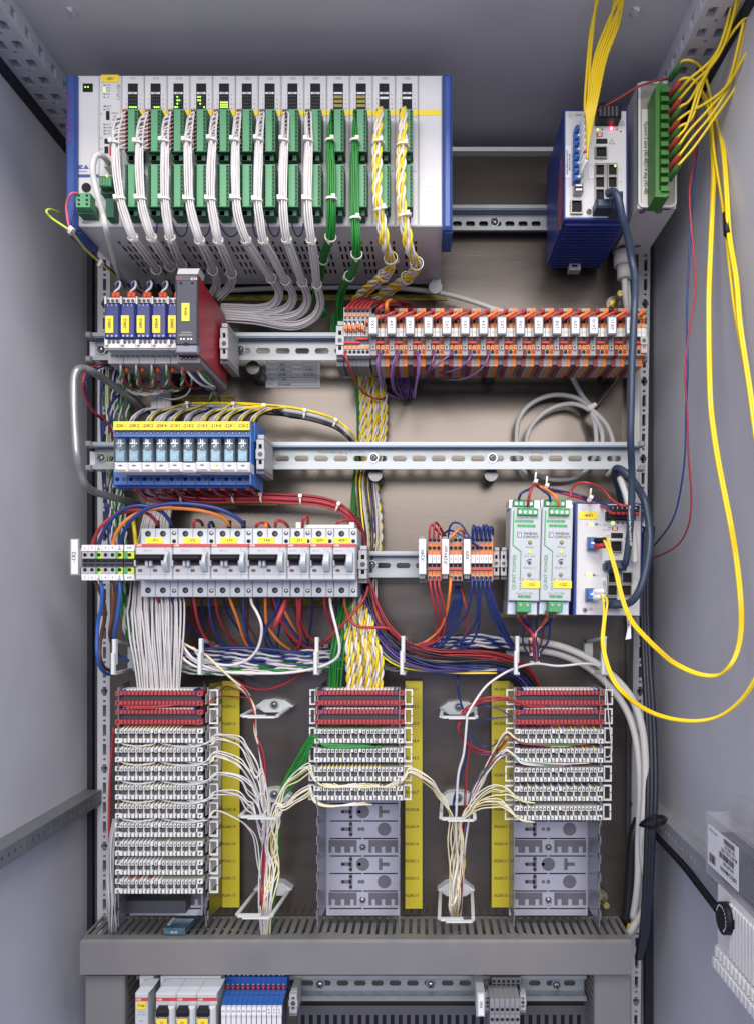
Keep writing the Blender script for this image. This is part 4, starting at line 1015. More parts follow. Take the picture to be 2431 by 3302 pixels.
wire('cream_cable', 'front one of two cream cables curving down to the grey duct', 'cable', path([(1640, 2065, .965), (1720, 2068, .955), (1810, 2085, .945), (1900, 2125, .94), (1985, 2190, .93), (2045, 2270, .925), (2074, 2380, .92), (2080, 2520, .92), (2074, 2650, .92), (2070, 2750, .93), (2085, 2850, .93), (2075, 2930, .94), (2040, 2990, .95), (2020, 3020, .96)]), .0046, 'w_jacket', 'cream cables at right', k=8, seg=10)
wire('cream_cable', 'rear one of two cream cables curving behind the white cable ring', 'cable', path([(1640, 2088, .975), (1720, 2095, .965), (1810, 2112, .955), (1900, 2155, .95), (1975, 2225, .94), (2028, 2310, .935), (2056, 2420, .93), (2064, 2560, .93), (2058, 2700, .935), (2055, 2850, .94), (2040, 2960, .955)]), .0046, 'w_jacket', 'cream cables at right', k=8, seg=10)
wire('yellow_cable', 'yellow cable behind the dark cables near the beam end', 'cable', path([(2050, 2680, .985), (2042, 2760, .985), (2035, 2860, .985), (2030, 2960, .985), (2022, 3010, .98)]), .0028, 'w_yellow', k=6, seg=8)
wire('black_tube', 'thick black tube standing behind the cables at the lower right', 'tube', path([(2058, 2640, .99), (2040, 2700, .985), (2032, 2800, .985), (2026, 2900, .985), (2018, 2970, .985)]), .0062, 'w_black', k=6, seg=10)
mb = MB().tube(smooth([W(2068, 2655, .90), W(2090, 2640, .885), W(2120, 2632, .88), W(2145, 2640, .87), (W(2135, 2655, .875))], 5), .0022, 'black', 7)
mb.tube(smooth([W(2062, 2660, .905), W(2100, 2668, .89), W(2130, 2655, .88)], 5), .002, 'black', 7); solo('cable_tie', 'black cable tie fixing cables to the grey beam at right', 'cable tie', mb)
solo('flat_strap', 'flat black cable running along the grey beam to the thermostat', 'cable', MB().tube(smooth([Vector((.292, 1.0, ZC - .306)), Vector((.292, .93, ZC - .306)), Vector((.292, .86, ZC - .307)), Vector((.290, .80, ZC - .309)), Vector((.288, .748, ZC - .311))], 5), .0040, 'black', 10))
# small paper tag with handwriting at the lower switch
t = MB(); Yt = .872
Pq = [W(2003, 1945, Yt), W(2028, 1958, Yt), W(2030, 2062, Yt), W(2010, 2064, Yt), W(2018, 1990, Yt)]
v = [W(2004, 1945, Yt), W(2024, 1945, Yt), W(2020, 1995, Yt - .001), W(2031, 1992, Yt - .001), W(2022, 2030, Yt), W(2033, 2030, Yt), W(2015, 2063, Yt - .002), W(2034, 2059, Yt - .002)]
t.add(v, [(0, 1, 3, 2), (2, 3, 5, 4), (4, 5, 7, 6)], 'inkwhite'); t.text('wache', 2024, 1992, 15, Yt - .0022, 'ink', -82)
solo('paper_tag', 'white paper tag with handwriting hanging from the lower switch', 'tag', t)

# ================================================================ thermostat and bagged spare part
TH = thing('thermostat', 'ribbed white thermostat with a black dial on the right wall', 'thermostat', (.298, .66, ZC - .40))
TX, y0, y1 = .2855, .585, .742
zt, zb = ZC - .283, ZC - .350
D('thermowhite', (.72, .71, .67), .5, 0, .03, 90)
mb = MB().box(TX, .3108, y0, y1, zt - .058, zt, 'thermowhite'); part(TH, 'housing', mb)
mb = MB().box(TX - .002, .3108, y0, y1 - .0005, zb - .015, zt - .0585, 'thermowhite'); part(TH, 'terminal_cover', mb)
mb = MB()
for i in range(9):
    y = y1 - .036 - i * .0068; mb.box(TX - .0022, TX, y, y + .0042, zt - .056, zt - .006, 'thermowhite')
for i in range(14):
    y = y1 - .007 - i * .0088; mb.box(TX - .0042, TX - .002, y, y + .0045, zt - .068, zt - .059, 'thermowhite')
part(TH, 'ribs', mb)
mb = MB()
for i in range(14):
    y = y1 - .007 - i * .0088; mb.box(TX - .0060, TX - .002, y, y + .0058, zb - .012, zb - .003, 'white')
part(TH, 'terminals', mb)
mb = MB(); c = Vector((TX, y1 - .029, zt - .021)); mb.tube([c, c + Vector((-.008, 0, 0))], .0146, 'black', 28); dl = part(TH, 'dial', mb)
t = MB()
for i in range(14):
    a = R(20 + 17 * i); p = c + Vector((-.0082, .0112 * math.cos(a), .0112 * math.sin(a))); q = .0011
    t.face([p + Vector((0, q * .7, q)), p + Vector((0, -q * .7, q)), p + Vector((0, -q * .7, -q)), p + Vector((0, q * .7, -q))], 'inkwhite')
part(dl, 'scale_marks', t)
mb = MB().box(TX - .0024, TX, y1 - .115, y1 - .097, zt - .05, zt - .012, 'white'); part(TH, 'window', mb)
t = MB()
for i in range(4):
    y = y1 - .028 - i * .016; t.box(TX - .0023, TX - .002, y, y + .004, zt - .0775, zt - .072, 'inkgrey')
part(TH, 'lettering', t)
BG = thing('packaged_part', 'clear blister pack with white barcode label on the right wall', 'package', (.30, .72, ZC - .285))
bx = .286
mb = MB().box(bx, .310, .600, .775, ZC - .283, ZC - .222, 'bag'); part(BG, 'blister', mb)
mb = MB().box(bx + .006, .309, .62, .752, ZC - .280, ZC - .236, 'darkgrey'); 
for i in range(6): mb.box(bx + .003, bx + .006, .63 + .02 * i, .640 + .02 * i, ZC - .27, ZC - .24, 'black')
part(BG, 'contents', mb)
mb = MB(); v = [(.3035, .770, ZC - .222), (.3035, .60, ZC - .222), (.306, .60, ZC - .185), (.306, .755, ZC - .200)]; mb.face(v, 'bag'); part(BG, 'flap', mb)
lx = bx - .0006; ly0, ly1, lz0, lz1 = .694, .768, ZC - .272, ZC - .232
mb = MB().box(lx, lx + .0004, ly0, ly1, lz0, lz1, 'inkwhite'); lb = part(BG, 'label', mb)
t = MB()
def wtext(s, y, z, h, ang=180):
    v, f, wd, ht = glyphs(s); k = h / .7; sg = -1 if ang == 180 else 1
    # read upside down on the wall: text runs towards the back
    t.add([(lx - .0003, y - sg * a * k, z + sg * b * k) for a, b in v], f, 'ink')
wtext('HIRSCHMANN', .716, lz0 + .0075, .0042); wtext('943 897-001', .716, lz0 + .014, .0035); wtext('M-SFP-LX/LC EEC', .715, lz0 + .026, .0035); wtext('SN: 465210', .713, lz0 + .0305, .0035)
wtext('Made in Germany', .754, lz1 - .004, .002)
def bars(y0, y1, z0, z1):
    y = y0; rq = random.Random(int(z0 * 1e5))
    while y < y1: w_ = rq.uniform(.0004, .0012); t.face([(lx - .0003, y, z0), (lx - .0003, min(y + w_, y1), z0), (lx - .0003, min(y + w_, y1), z1), (lx - .0003, y, z1)], 'ink'); y += w_ + rq.uniform(.0004, .0009)
bars(.703, .738, lz0 + .0172, lz0 + .0228); bars(.702, .727, lz0 + .0335, lz0 + .0385); bars(.748, .764, lz0 + .004, lz0 + .013)
part(lb, 'lettering', t)
# ================================================================ end clamps
def clamp(x0, x1, y0, y1, Yf, Yb, label, side=1):
    r = thing('end_clamp', label, 'end clamp', W((x0 + x1) / 2, y1, Yf), 'grey end clamps')
    w_ = x1 - x0; h = y1 - y0; mb = MB(); yc = (y0 + y1) / 2
    mb.holed(lambda u, v, d: (X(u, Yf), Yf + d, Z(v, Yf)), x0, x1, y0 + h * .12, y1 - h * .12,
             [(x0 + w_ * .28, x1 - w_ * .28, yc - h * .26, yc - h * .14), (x0 + w_ * .28, x1 - w_ * .28, yc + h * .14, yc + h * .26)], .006, 'lightgrey', back='hole')
    mb.pb(x0, y0 + h * .12, x1, y1 - h * .12, Yf + .0062, Yb, 'lightgrey')
    mb.pb(x0 - w_ * .1, yc - h * .12, x1 + w_ * .08, yc + h * .12, Yf - .0015, Yf, 'lightgrey')
    for xx in (x0, x1):
        mb.face([W(xx, y0 + h * .12, Yf), W(xx, y1 - h * .12, Yf), W(xx, y1 - h * .12, Yf) + Vector((0, .0062, 0)), W(xx, y0 + h * .12, Yf) + Vector((0, .0062, 0))], 'lightgrey')
    for yy in (y0 + h * .12, y1 - h * .12):
        mb.face([W(x0, yy, Yf), W(x1, yy, Yf), W(x1, yy, Yf) + Vector((0, .0062, 0)), W(x0, yy, Yf) + Vector((0, .0062, 0))], 'lightgrey')
    part(r, 'body', mb)
    part(r, 'clamp_screw', MB().disc((x0 + x1) / 2, yc, w_ * .32, Yf - .0018, Yf, 'darkgrey', 12))
    part(r, 'hook', MB().pb(x0 + w_ * .2, y0, x1, y0 + h * .1, Yf + .006, Yb, 'lightgrey')); part(r, 'hook', MB().pb(x0, y1 - h * .12, x1, y1, Yf + .008, Yb + .004, 'grey'))
    return r
clamp(712, 735, 1042, 1172, .872, .93, 'grey end clamp beside the red-sided converter')
clamp(1085, 1108, 1036, 1158, .876, .93, 'grey end clamp at left end of the orange terminal row')
clamp(2066, 2085, 1046, 1150, .876, .93, 'grey end clamp at the right end of the orange terminal row')
clamp(828, 852, 1402, 1527, .872, .93, 'grey end clamp right of the ten clear relays')
clamp(1157, 1183, 1760, 1880, .885, .93, 'grey end clamp right of the breaker row')
clamp(1590, 1608, 1765, 1868, .890, .93, 'left one of two grey end clamps beside the power supplies')
clamp(1614, 1632, 1765, 1868, .890, .93, 'right one of two grey end clamps beside the power supplies')

# ================================================================ blue isolators
YI = .862
for k in range(5):
    x0 = 338 + 50.6 * k; x1 = x0 + 49.6
    r = thing('isolator', 'blue isolator module with yellow tag -30N%d' % (k + 1), 'isolator', W((x0 + x1) / 2, 1170, YI), 'blue isolators')
    part(r, 'front_cover', MB().cb(x0, 976, x1, 1092, YI, YI + .03, 'modblue', .002))
    mb = MB().pb(x0, 960, x1, 976, YI + .004, .93, 'plcwhite'); mb.pb(x0, 956, x0 + 5, 980, YI, .90, 'ivory'); mb.pb(x0 + 1, 976, x1 - 1, 1100, YI + .03, .93, 'grey')
    for q in range(3): mb.disc(x0 + 12 + 14 * q, 969, 5, YI + .003, YI + .006, 'darkgrey', 8)
    part(r, 'upper_terminals', mb)
    mb = MB().pb(x0, 1092, x1, 1122, YI + .004, .93, 'plcwhite'); mb.pb(x0 + 2, 1095, x0 + 9, 1112, YI, .88, 'ivory')
    mb.prism([(x0, 1122), (x1, 1122), (x1 + 5, 1128), (x0 + 5, 1128)], YI + .006, .925, 'lightgrey')
    for q in range(3): mb.disc(x0 + 15 + 14 * q, 1102, 5, YI + .003, YI + .006, 'darkgrey', 8)
    part(r, 'lower_terminals', mb)
    mb = MB().pb(x0 + 12, 1128, x1 + 11, 1172, YI + .028, .93, 'lightgrey')
    for q in range(3): mb.disc(x0 + 24 + 15 * q, 1146, 5, YI + .027, YI + .03, 'midgrey', 8)
    part(r, 'base', mb)
    t = MB()
    for q in range(3): t.text(str(q + 1), x0 + 11 + 13 * q, 983, 6, YI - .0003, 'inkwhite'); t.text('+', x0 + 10 + 14 * q, 1083, 10, YI - .0003, 'inkwhite')
    part(r, 'lettering', t)
    plate(r, x0 + 3, 1017 if k else 1018, x0 + 28, 1073, YI - .0010, 'yellow', '-30N%d' % (k + 1), 10, 90, name='name_plate')
    # white and blue loops with orange ferrules on top
    xs = x0 + 38
    mb = MB().tube([W(xs - 8, 962, .868), W(xs - 7, 945, .868)], .0026, 'ferrule', 8).tube([W(xs + 6, 962, .868), W(xs + 6, 944, .868)], .0026, 'ferrule', 8); part(r, 'ferrules', mb)
    mb = MB().tube(smooth([W(xs - 7, 947, .868), W(xs - 2, 938, .866), W(xs + 8, 930, .866), W(xs + 13, 918, .868), W(xs + 10, 908, .875), W(xs - 2, 918, .90), W(xs + 14, 930, .94)], 5), .0013, 'w_white', 7)
    part(r, 'white_wire', mb)
    mb = MB().tube(smooth([W(xs + 6, 946, .868), W(xs + 1, 930, .866), W(xs + 4, 918, .868), W(xs + 16, 904, .89), W(xs + 30, 930, .94)], 5), .0013, 'w_blue', 7)
    part(r, 'blue_wire', mb)
# ================================================================ converter -30N6
YC = .80
CV = thing('converter', 'tall dark grey converter with a red side tagged -30N6', 'converter', W(604, 1145, YC))
mb = MB(); x0, x1 = X(568, YC), X(640, YC)
def cz(y): return Z(y, YC)
side = [(YC, cz(888)), (YC + .003, cz(888)), (.905, cz(888) - .002), (.915, cz(888) - .006), (.915, cz(1148) + .002), (YC, cz(1140))]
n = len(side)
mb.face([(x1, a, b) for a, b in side], 'redwall'); mb.face([(x0, a, b) for a, b in side], 'redwall')
for i in range(n):
    j = (i + 1) % n; mb.face([(x0, side[i][0], side[i][1]), (x0, side[j][0], side[j][1]), (x1, side[j][0], side[j][1]), (x1, side[i][0], side[i][1])], 'redwall' if i != 5 else 'darkgrey')
part(CV, 'housing', mb)
D('darkgreyfront', (.034, .037, .05), .5, 0, .06, 90)
part(CV, 'front_cover', MB().cb(568, 884, 638, 1112, YC - .004, YC, 'darkgreyfront', .0012).pb(569, 889, 638, 904, YC - .0045, YC - .004, 'darkgrey'))
D('darkgreyfront', (.034, .037, .05), .5, 0, .06, 90)
M_ = MB().prism([(577, 866), (645, 866), (639, 884), (572, 884)], YC + .001, YC + .02, 'lightgrey'); D('lowerlip', (.20, .20, .25), .5, 0, .04, 60)
part(CV, 'top_cap', M_)
part(CV, 'lower_lip', MB().cb(568, 1113, 637, 1137, YC - .004, YC + .004, 'lowerlip', .001))
mb = MB().pb(573, 1140, 646, 1170, YC + .010, .92, 'midgrey')
for q in range(4): mb.disc(585 + 14 * q, 1154, 5.5, YC + .009, YC + .011, 'black', 8).dome(586 + 14 * q, 1155, 3.5, YC + .009, .001, 'screw', 6)
part(CV, 'terminal_foot', mb)
part(CV, 'bracket', MB().pb(665, 1168, 690, 1198, .90, .93, 'lightgrey'))
plate(CV, 587, 977, 612, 1035, YC - .005, 'yellow', '-30N6', 9, 90, name='name_plate')
t = MB(); t.text('PR', 583, 897, 9, YC - .0048, 'inkred', wmax=20); t.text('4114', 626, 899, 9, YC - .0048, 'inkwhite', wmax=20)
for y, a, b in ((1072, 586, 618), (1080, 578, 622)): t.pb(a, y - 3, b, y + 3, YC - .0044, YC - .004, 'midgrey')
for x in (585, 594.5, 608, 618): t.disc(x, 1093, 3, YC - .0044, YC - .004, 'inkwhite', 8)
part(CV, 'lettering', t)
part(CV, 'latch_slot', MB().pb(580, 909, 589, 916, YC - .0043, YC - .003, 'hole').pb(617, 909, 626, 916, YC - .0043, YC - .003, 'hole').pb(594, 1104, 608, 1113, YC - .0043, YC - .003, 'hole'))

# ================================================================ orange terminal row
YT = .872
F1 = thing('fuse_terminal_block', 'grey block of six fuse terminals with orange levers, left of tag -1X3', 'terminal block', W(1152, 1180, YT))
for i in range(6):
    x = 1108.5 + 14.1 * i
    mb = MB().pb(x, 992, x + 13.4, 1146, YT + .006, YT + .03, 'lightgrey'); mb.pb(x, 1146, x + 13.4, 1181, YT + .02, .935, 'midgrey')
    mb.disc(x + 6.5, 1002, 4.6, YT + .0055, YT + .007, 'hole', 8); mb.disc(x + 6, 1026, 3, YT + .0055, YT + .007, 'hole', 8)
    mb.pb(x + 2, 1034, x + 11, 1052, YT + .0055, YT + .007, 'black'); mb.pb(x + 2, 1012, x + 11, 1020, YT + .004, YT + .007, 'orangelight')
    mb.pb(x + 1, 1086, x + 13, 1110, YT + .0055, YT + .007, 'darkgrey')
    mb.pb(x + 2, 1116, x + 11, 1125, YT + .004, YT + .007, 'orangelight'); mb.disc(x + 6.5, 1135, 5.4, YT + .0055, YT + .007, 'hole', 10)
    mb.pb(x + 1, 1062, x + 12, 1084, YT + .0045, YT + .006, 'white')
    s = part(F1, 'fuse_slice', mb, at=W(x + 7, 1146, YT))
    dy = -4 if i in (3,) else (2 if i == 4 else 0)
    if i < 5: part(s, 'lever', MB().pb(x + 1, 1047 + dy, x + 12, 1060 + dy, YT - .004, YT + .005, 'orange').pb(x + 2.5, 1040 + dy, x + 6, 1048 + dy, YT - .003, YT + .004, 'inkwhite').pb(x + 7, 1060 + dy, x + 12, 1066 + dy, YT - .003, YT + .004, 'orange'))
    else: part(s, 'lever', MB().pb(x + 0, 1031, x + 8, 1040, YT - .002, YT + .005, 'orange'))
    t = MB(); t.text(str(i + 1), x + 6, 1071, 6, YT + .0042, 'ink', 90); t.text('-X', x + 6, 1079, 4, YT + .0042, 'ink', 90); part(s, 'lettering', t)
mb = MB().pb(1108, 1101, 1160, 1107, YT + .002, YT + .006, 'inkred').pb(1149, 1089, 1187, 1095, YT + .002, YT + .006, 'inkred'); part(F1, 'plug_bridge', mb)
part(F1, 'base_foot', MB().pb(1086, 1160, 1112, 1181, YT + .02, .935, 'midgrey'))
part(F1, 'end_plate', MB().pb(1193.5, 992, 1197, 1146, YT + .006, YT + .05, 'lightgrey'))
D('darkred', (.24, .018, .018), .5, 0, .08, 90)
tags = ['-1X3', '-1X4', '-1X5'] + ['-2X%d' % i for i in range(1, 13)]
slice_me = {}
def tslice(colr, hole):
    "one terminal slice at pixel x=1300"
    x = 1300; mb = MB()
    mb.pb(x, 994, x + 13.2, 1146, YT + .006, YT + .03, colr)
    mb.prism([(x, 1146), (x + 13.2, 1146), (x + 13.2, 1181), (x, 1181)], YT + .016, .935, colr)
    mb.disc(x + 6.5, 1008, 4.8, YT + .0054, YT + .007, hole, 8); mb.disc(x + 6.5, 1037, 5.4, YT + .0054, YT + .007, hole, 10)
    mb.pb(x + 1.5, 1015, x + 11.5, 1028, YT + .004, YT + .007, 'orangelight'); mb.pb(x + 1, 1044, x + 12, 1057, YT + .0045, YT + .007, 'orangelight' if colr != 'darkred' else colr)
    mb.pb(x + .5, 1087, x + 12.5, 1111, YT + .0052, YT + .007, 'dredhole'); mb.disc(x + 6.5, 1094, 5, YT + .005, YT + .007, hole, 8)
    mb.pb(x + 2, 1112, x + 11, 1126, YT + .0042, YT + .007, 'orangelight'); mb.pb(x + 5, 1117, x + 8, 1121, YT + .004, YT + .0045, 'hole')
    mb.disc(x + 6.5, 1135, 5.8, YT + .0054, YT + .007, hole, 10)
    return mb
D('dredhole', (.07, .008, .010), .6, 0, .1, 100); D('orangehole', (.22, .035, .006), .6, 0, 0)
o_ref = W(1300, 1146, YT)
sl = {'darkred': tslice('darkred', 'dredhole').mesh('terminal_slice', o_ref), 'lightgrey': tslice('slicegrey', 'hole').mesh('terminal_slice', o_ref), 'orange': tslice('orange', 'orangehole').mesh('terminal_slice', o_ref)}
num_ref = W(1300, 1070, YT)
numme = [MB().pb(1300.6, 1058, 1312.6, 1085, YT + .003, YT + .007, 'white').text(s, 1306.6, 1071, 6.5, YT + .0027, 'inkgrey', 90).mesh('number_tab', num_ref) for s in '123']
holder = MB().pb(1300, 1012, 1318, 1146, YT + .006, .93, 'grey').pb(1302, 1113, 1315, 1127, YT + .004, YT + .007, 'lightgrey').pb(1306, 1116, 1310, 1123, YT + .0036, YT + .0045, 'hole').pb(1300, 1146, 1318, 1176, YT + .018, .935, 'midgrey').mesh('holder', o_ref)
bridge = MB().pb(1300, 1101, 1324, 1107, YT + .0015, YT + .0055, 'inkred').mesh('plug_bridge', o_ref)
JUMP = []
for k, s in enumerate(tags):
    x = 1187 + 59.25 * k
    r = thing('terminal_group', 'orange and red terminal group with white tag %s' % s, 'terminal group', W(x + 30, 1181, YT), 'orange terminal groups')
    dx = lambda px: Vector((U(px - 1300, YT), 0, 0))
    inst(r, 'holder', holder, o_ref + dx(x + 8))
    cs = ['darkred', 'lightgrey', 'orange']
    for i, c in enumerate(cs):
        xx = x + 25.5 + 14 * i if k else x + 25.5 + 14 * i
        inst(r, 'terminal_slice', sl[c], o_ref + dx(xx)); inst(r, 'number_tab', numme[i], num_ref + dx(xx - .3 if i else xx))
    inst(r, 'plug_bridge', bridge, o_ref + dx(x + 26))
    if k < 14 or True:
        mb = MB().cb(x, 1019, x + 31, 1080, YT - .010, YT - .006, 'grey', .0008); mb.pb(x + 2, 1021, x + 29, 1078, YT - .0104, YT - .0095, 'midgrey'); mb.pb(x + 4, 1024, x + 27, 1074, YT - .0110, YT - .0100, 'inkwhite'); mb.pb(x + 8, 1030, x + 22, 1080, YT - .006, YT + .008, 'midgrey')
        tp = part(r, 'group_tag', mb, at=W(x + 15, 1080, YT - .01)); part(tp, 'lettering', MB().text(s, x + 15.5, 1049, 11, YT - .0113, 'ink', 90, wmax=44))
    if k < 14:
        mb = MB().tube(smooth([W(x + 31, 1035, YT + .006), W(x + 36, 1030, YT - .001), W(x + 60, 1017, YT - .003), W(x + 86, 1006, YT - .001), W(x + 92, 1007, YT + .007)], 4), .0019, 'w_red', 8); part(r, 'red_jumper', mb)
        mb = MB().tube(smooth([W(x + 60, 1036, YT + .006), W(x + 66, 1032, YT - .001), W(x + 92, 1020, YT - .0035), W(x + 112, 1009, YT - .001), W(x + 118, 1008, YT + .007)], 4), .0019, 'w_orange', 8); part(r, 'orange_jumper', mb)

# ================================================================ relays
YR = .855
relay_tags = ['-20K1', '-20K2', '-20K3', '-20K4', '-21K1', '-21K2', '-21K3', '-21K4', '-22K1', '-22K2']
for k, s in enumerate(relay_tags):
    x0 = 367 + 43.9 * k; x1 = x0 + 43.2; dy = [0, 0, 0, 0, -1, 1, -1.5, -.5, 0, 0][k]
    r = thing('relay', 'clear relay in a blue socket tagged %s' % s, 'relay', W((x0 + x1) / 2, 1557, YR), 'relays in blue sockets')
    mb = MB().pb(x0, 1360, x1, 1408, YR + .004, .925, 'relblue'); mb.pb(x0 + 1, 1408, x1 - 1, 1500, YR + .028, .925, 'darkgrey')
    mb.pb(x0, 1488, x1, 1563, YR + .031, .925, 'relblue'); mb.pb(x0, 1563, x1, 1572, YR + .04, .925, 'relbluedark')
    part(r, 'socket', mb)
    mb = MB()
    for q in range(2):
        mb.disc(x0 + 11 + 21 * q, 1395, 6.3, YR + .0034, YR + .006, 'darkgrey', 10); mb.dome(x0 + 12 + 21 * q, 1397, 3.5, YR + .0034, .0005, 'screw', 6)
        mb.disc(x0 + 12 + 21 * q, 1545, 6.5, YR + .0304, YR + .032, 'hole' if q == 0 else 'darkgrey', 10)
    mb.pb(x0, 1533, x0 + .8, 1562, YR + .0303, YR + .032, 'relbluedark'); mb.pb(x0 + 21.5, 1388, x0 + 22.3, 1407, YR + .0036, YR + .006, 'relbluedark')
    part(r, 'terminal_screws', mb)
    p = plate(r, x0, 1359, x1, 1386, YR - .001, 'yellow', s, 10.5, name='name_plate', th=.004)
    mb = MB().cb(x0 + 5, 1411, x1 - 5, 1489, YR + .006, YR + .03, 'clear', .002); part(r, 'clear_cover', mb)
    mb = MB(); yy = YR + .012
    mb.pb(x0 + 7, 1450, x1 - 8, 1486, yy + .003, yy + .014, 'relaymetal'); mb.pb(x0 + 10, 1463, x1 - 9, 1487, yy, yy + .004, 'relaymetal'); mb.disc(x0 + 21, 1474, 8, yy - .001, yy, 'relaymetal', 10)
    mb.pb(x0 + 12, 1442, x1 - 14, 1449, yy - .001, yy + .008, 'darkgrey'); mb.pb(x0 + 16, 1414, x0 + 19, 1443, yy, yy + .002, 'screw'); mb.pb(x0 + 22, 1416, x0 + 25, 1440, yy, yy + .002, 'screw')
    mb.pb(x0 + 9, 1428, x1 - 10, 1431, yy - .001, yy + .002, 'screw'); mb.pb(x0 + 8, 1412, x1 - 8, 1450, yy + .010, yy + .014, 'darkgrey')
    mb.dome(x0 + 17, 1434, 3, yy, .002, 'screw', 6)
    part(r, 'mechanism', mb)
    mb = MB().cb(x0, 1490 + dy, x1, 1521 + dy, YR - .004, YR + .02, 'plcwhite', .0025); lb = part(r, 'lower_clip', mb)
    mb = MB().prism([(x0 + 13, 1501 + dy), (x0 + 22, 1497.5 + dy), (x0 + 31, 1501 + dy), (x0 + 22, 1504.5 + dy)], YR - .0044, YR - .004, 'midgrey')
    if s == '-21K4': mb.dome(x0 + 19, 1500, 5, YR - .0044, .0008, 'ledyel', 8)
    part(r, 'indicator_lens', mb)
mb = MB().pb(806.5, 1362, 810, 1562, YR + .004, .925, 'relblue'); 
mb.box(X(806.5, YR), X(811, YR), YR + .02, .93, Z(1412, YR), Z(1345, YR), 'relblue')
solo('relay_end_plate', 'blue end plate right of the relay tagged -22K2', 'end plate', mb)

# ================================================================ breakers
YN, YS = .86, .884
def breaker(n0, n1, s0, s1, poles, tag, aux=True, dy=0, base=None):
    r = thing('circuit_breaker', '%s white circuit breaker with yellow tag %s' % ('two-pole' if poles == 2 else 'single-pole', tag), 'circuit breaker', W((n0 + n1) / 2, 1925 + dy, YS), 'white circuit breakers')
    auxw = (n1 - n0) * (.20 if poles == 2 else .36)
    xa = n1 - auxw; sa = s1 - (s1 - s0) * (.20 if poles == 2 else .345)
    mb = MB().cb(n0, 1753 + dy, n1 - .8, 1870 + dy, YN, YS + .004, 'breaker', .0012); part(r, 'nose', mb)
    mb = MB(); edges = [s0 + (sa - s0) * i / poles for i in range(poles)] + [sa, s1]
    for a, b in zip(edges, edges[1:]):
        mb.cb(a + .4, 1704 + dy, b - .4, 1760 + dy, YS, .945, 'breaker', .0008); mb.cb(a + .4, 1860 + dy, b - .4, 1925 + dy, YS, .945, 'breaker', .0008)
    mb.pb(s0, 1750 + dy, s1 - 1, 1866 + dy, YS + .002, .94, 'breaker'); part(r, 'body', mb)
    mb = MB().pb(n0 + .5, 1754 + dy, n1 - 1.5, 1763.5 + dy, YN - .0008, YN + .001, 'stripered'); rs = part(r, 'red_stripe', mb)
    t = MB().text('ABB', n0 + 12, 1758.6 + dy, 6.5, YN - .0011, 'inkwhite', wmax=17); part(rs, 'lettering', t)
    t = MB(); c = n0 + (xa - n0) * .42
    t.text('S20%d C16' % poles, c, 1775 + dy, 5, YN - .0003, 'inkfaint', wmax=(xa - n0) * .5)
    q = xa + auxw * .45
    for i in range(3): t.text('/', q - 8 + 8 * i, 1770 + dy + (i % 2) * 4, 7, YN - .0003, 'inkgrey')
    t.text('S2-H', q, 1779 + dy, 3.5, YN - .0003, 'inkgrey')
    t.pb(n0, 1852 + dy, n1 - 1, 1852.8 + dy, YN - .0003, YN, 'inkfaint')
    for i in range(1, poles + 1):
        xx = n0 + (xa - n0) * i / poles; t.pb(xx, 1832 + dy, xx + .8, 1869 + dy, YN - .0003, YN, 'inkfaint')
    t.pb(xa, 1764 + dy, xa + .8, 1786 + dy, YN - .0003, YN, 'inkfaint')
    part(r, 'lettering', t)
    hw0, hw1 = n0 + (-4 if poles == 2 else 1), xa - (8 if poles == 2 else 6)
    mb = MB().cb(hw0, 1787 + dy, hw1, 1806 + dy, YN - .016, YN + .002, 'black', .002); mb.pb(hw0 + 3, 1806 + dy, hw1 - 2, 1821 + dy, YN - .004, YN + .002, 'black'); part(r, 'toggle', mb)
    mb = MB()
    if poles == 2:
        cxx = (hw0 + hw1) / 2
        for d in (-11, 2): mb.cb(cxx + d - 1, 1806 + dy, cxx + d + 8, 1826 + dy, YN - .009, YN + .001, 'greywhite')
    mb.cb(hw1 - 2, 1800 + dy, hw1 + 5, 1826 + dy, YN - .006, YN + .001, 'greywhite'); mb.cb(hw0 - 1, 1806 + dy, hw0 + 5, 1826 + dy, YN - .005, YN + .001, 'greywhite')
    part(r, 'toggle_guard', mb)
    # rounded auxiliary lever
    lx0, lx1 = xa - 1, n1 - 8; mb = MB(); ns = 8
    prof = [(1781 + 62 * i / ns, .0005 + .012 * math.sin(math.pi * (.12 + .80 * i / ns))) for i in range(ns + 1)]
    for i in range(ns):
        (ya, ha), (yb, hb) = prof[i], prof[i + 1]
        A_, B_, C_, D_ = W(lx0, ya + dy, YN), W(lx1, ya + dy, YN), W(lx1, yb + dy, YN), W(lx0, yb + dy, YN)
        f = lambda v, h: (v.x, YN - h, v.z)
        mb.face([f(A_, ha), f(D_, hb), f(C_, hb), f(B_, ha)], 'breaker', False)
        mb.face([f(A_, 0), f(D_, 0), f(D_, hb), f(A_, ha)], 'breaker'); mb.face([f(B_, ha), f(C_, hb), f(C_, 0), f(B_, 0)], 'breaker')
    part(r, 'auxiliary_lever', mb)
    for i in range(poles):
        xx = n0 + 9 + (xa - n0) / poles * i
        part(r, 'position_window', MB().pb(xx, 1835 + dy, xx + 13, 1844 + dy, YN - .0004, YN + .001, 'windowred'))
        sx = s0 + (sa - s0) * (i + .5) / poles
        for yy, rr in ((1721, 9.5), (1903.5, 9.5)):
            mb = MB().disc(sx, yy + dy, rr, YS - .0004, YS + .001, 'hole', 14).dome(sx + 1.5, yy + dy + 1.5, rr * .62, YS - .0004, .0004, 'darkgrey', 8); part(r, 'screw_hole', mb)
    sx = (sa + s1) / 2
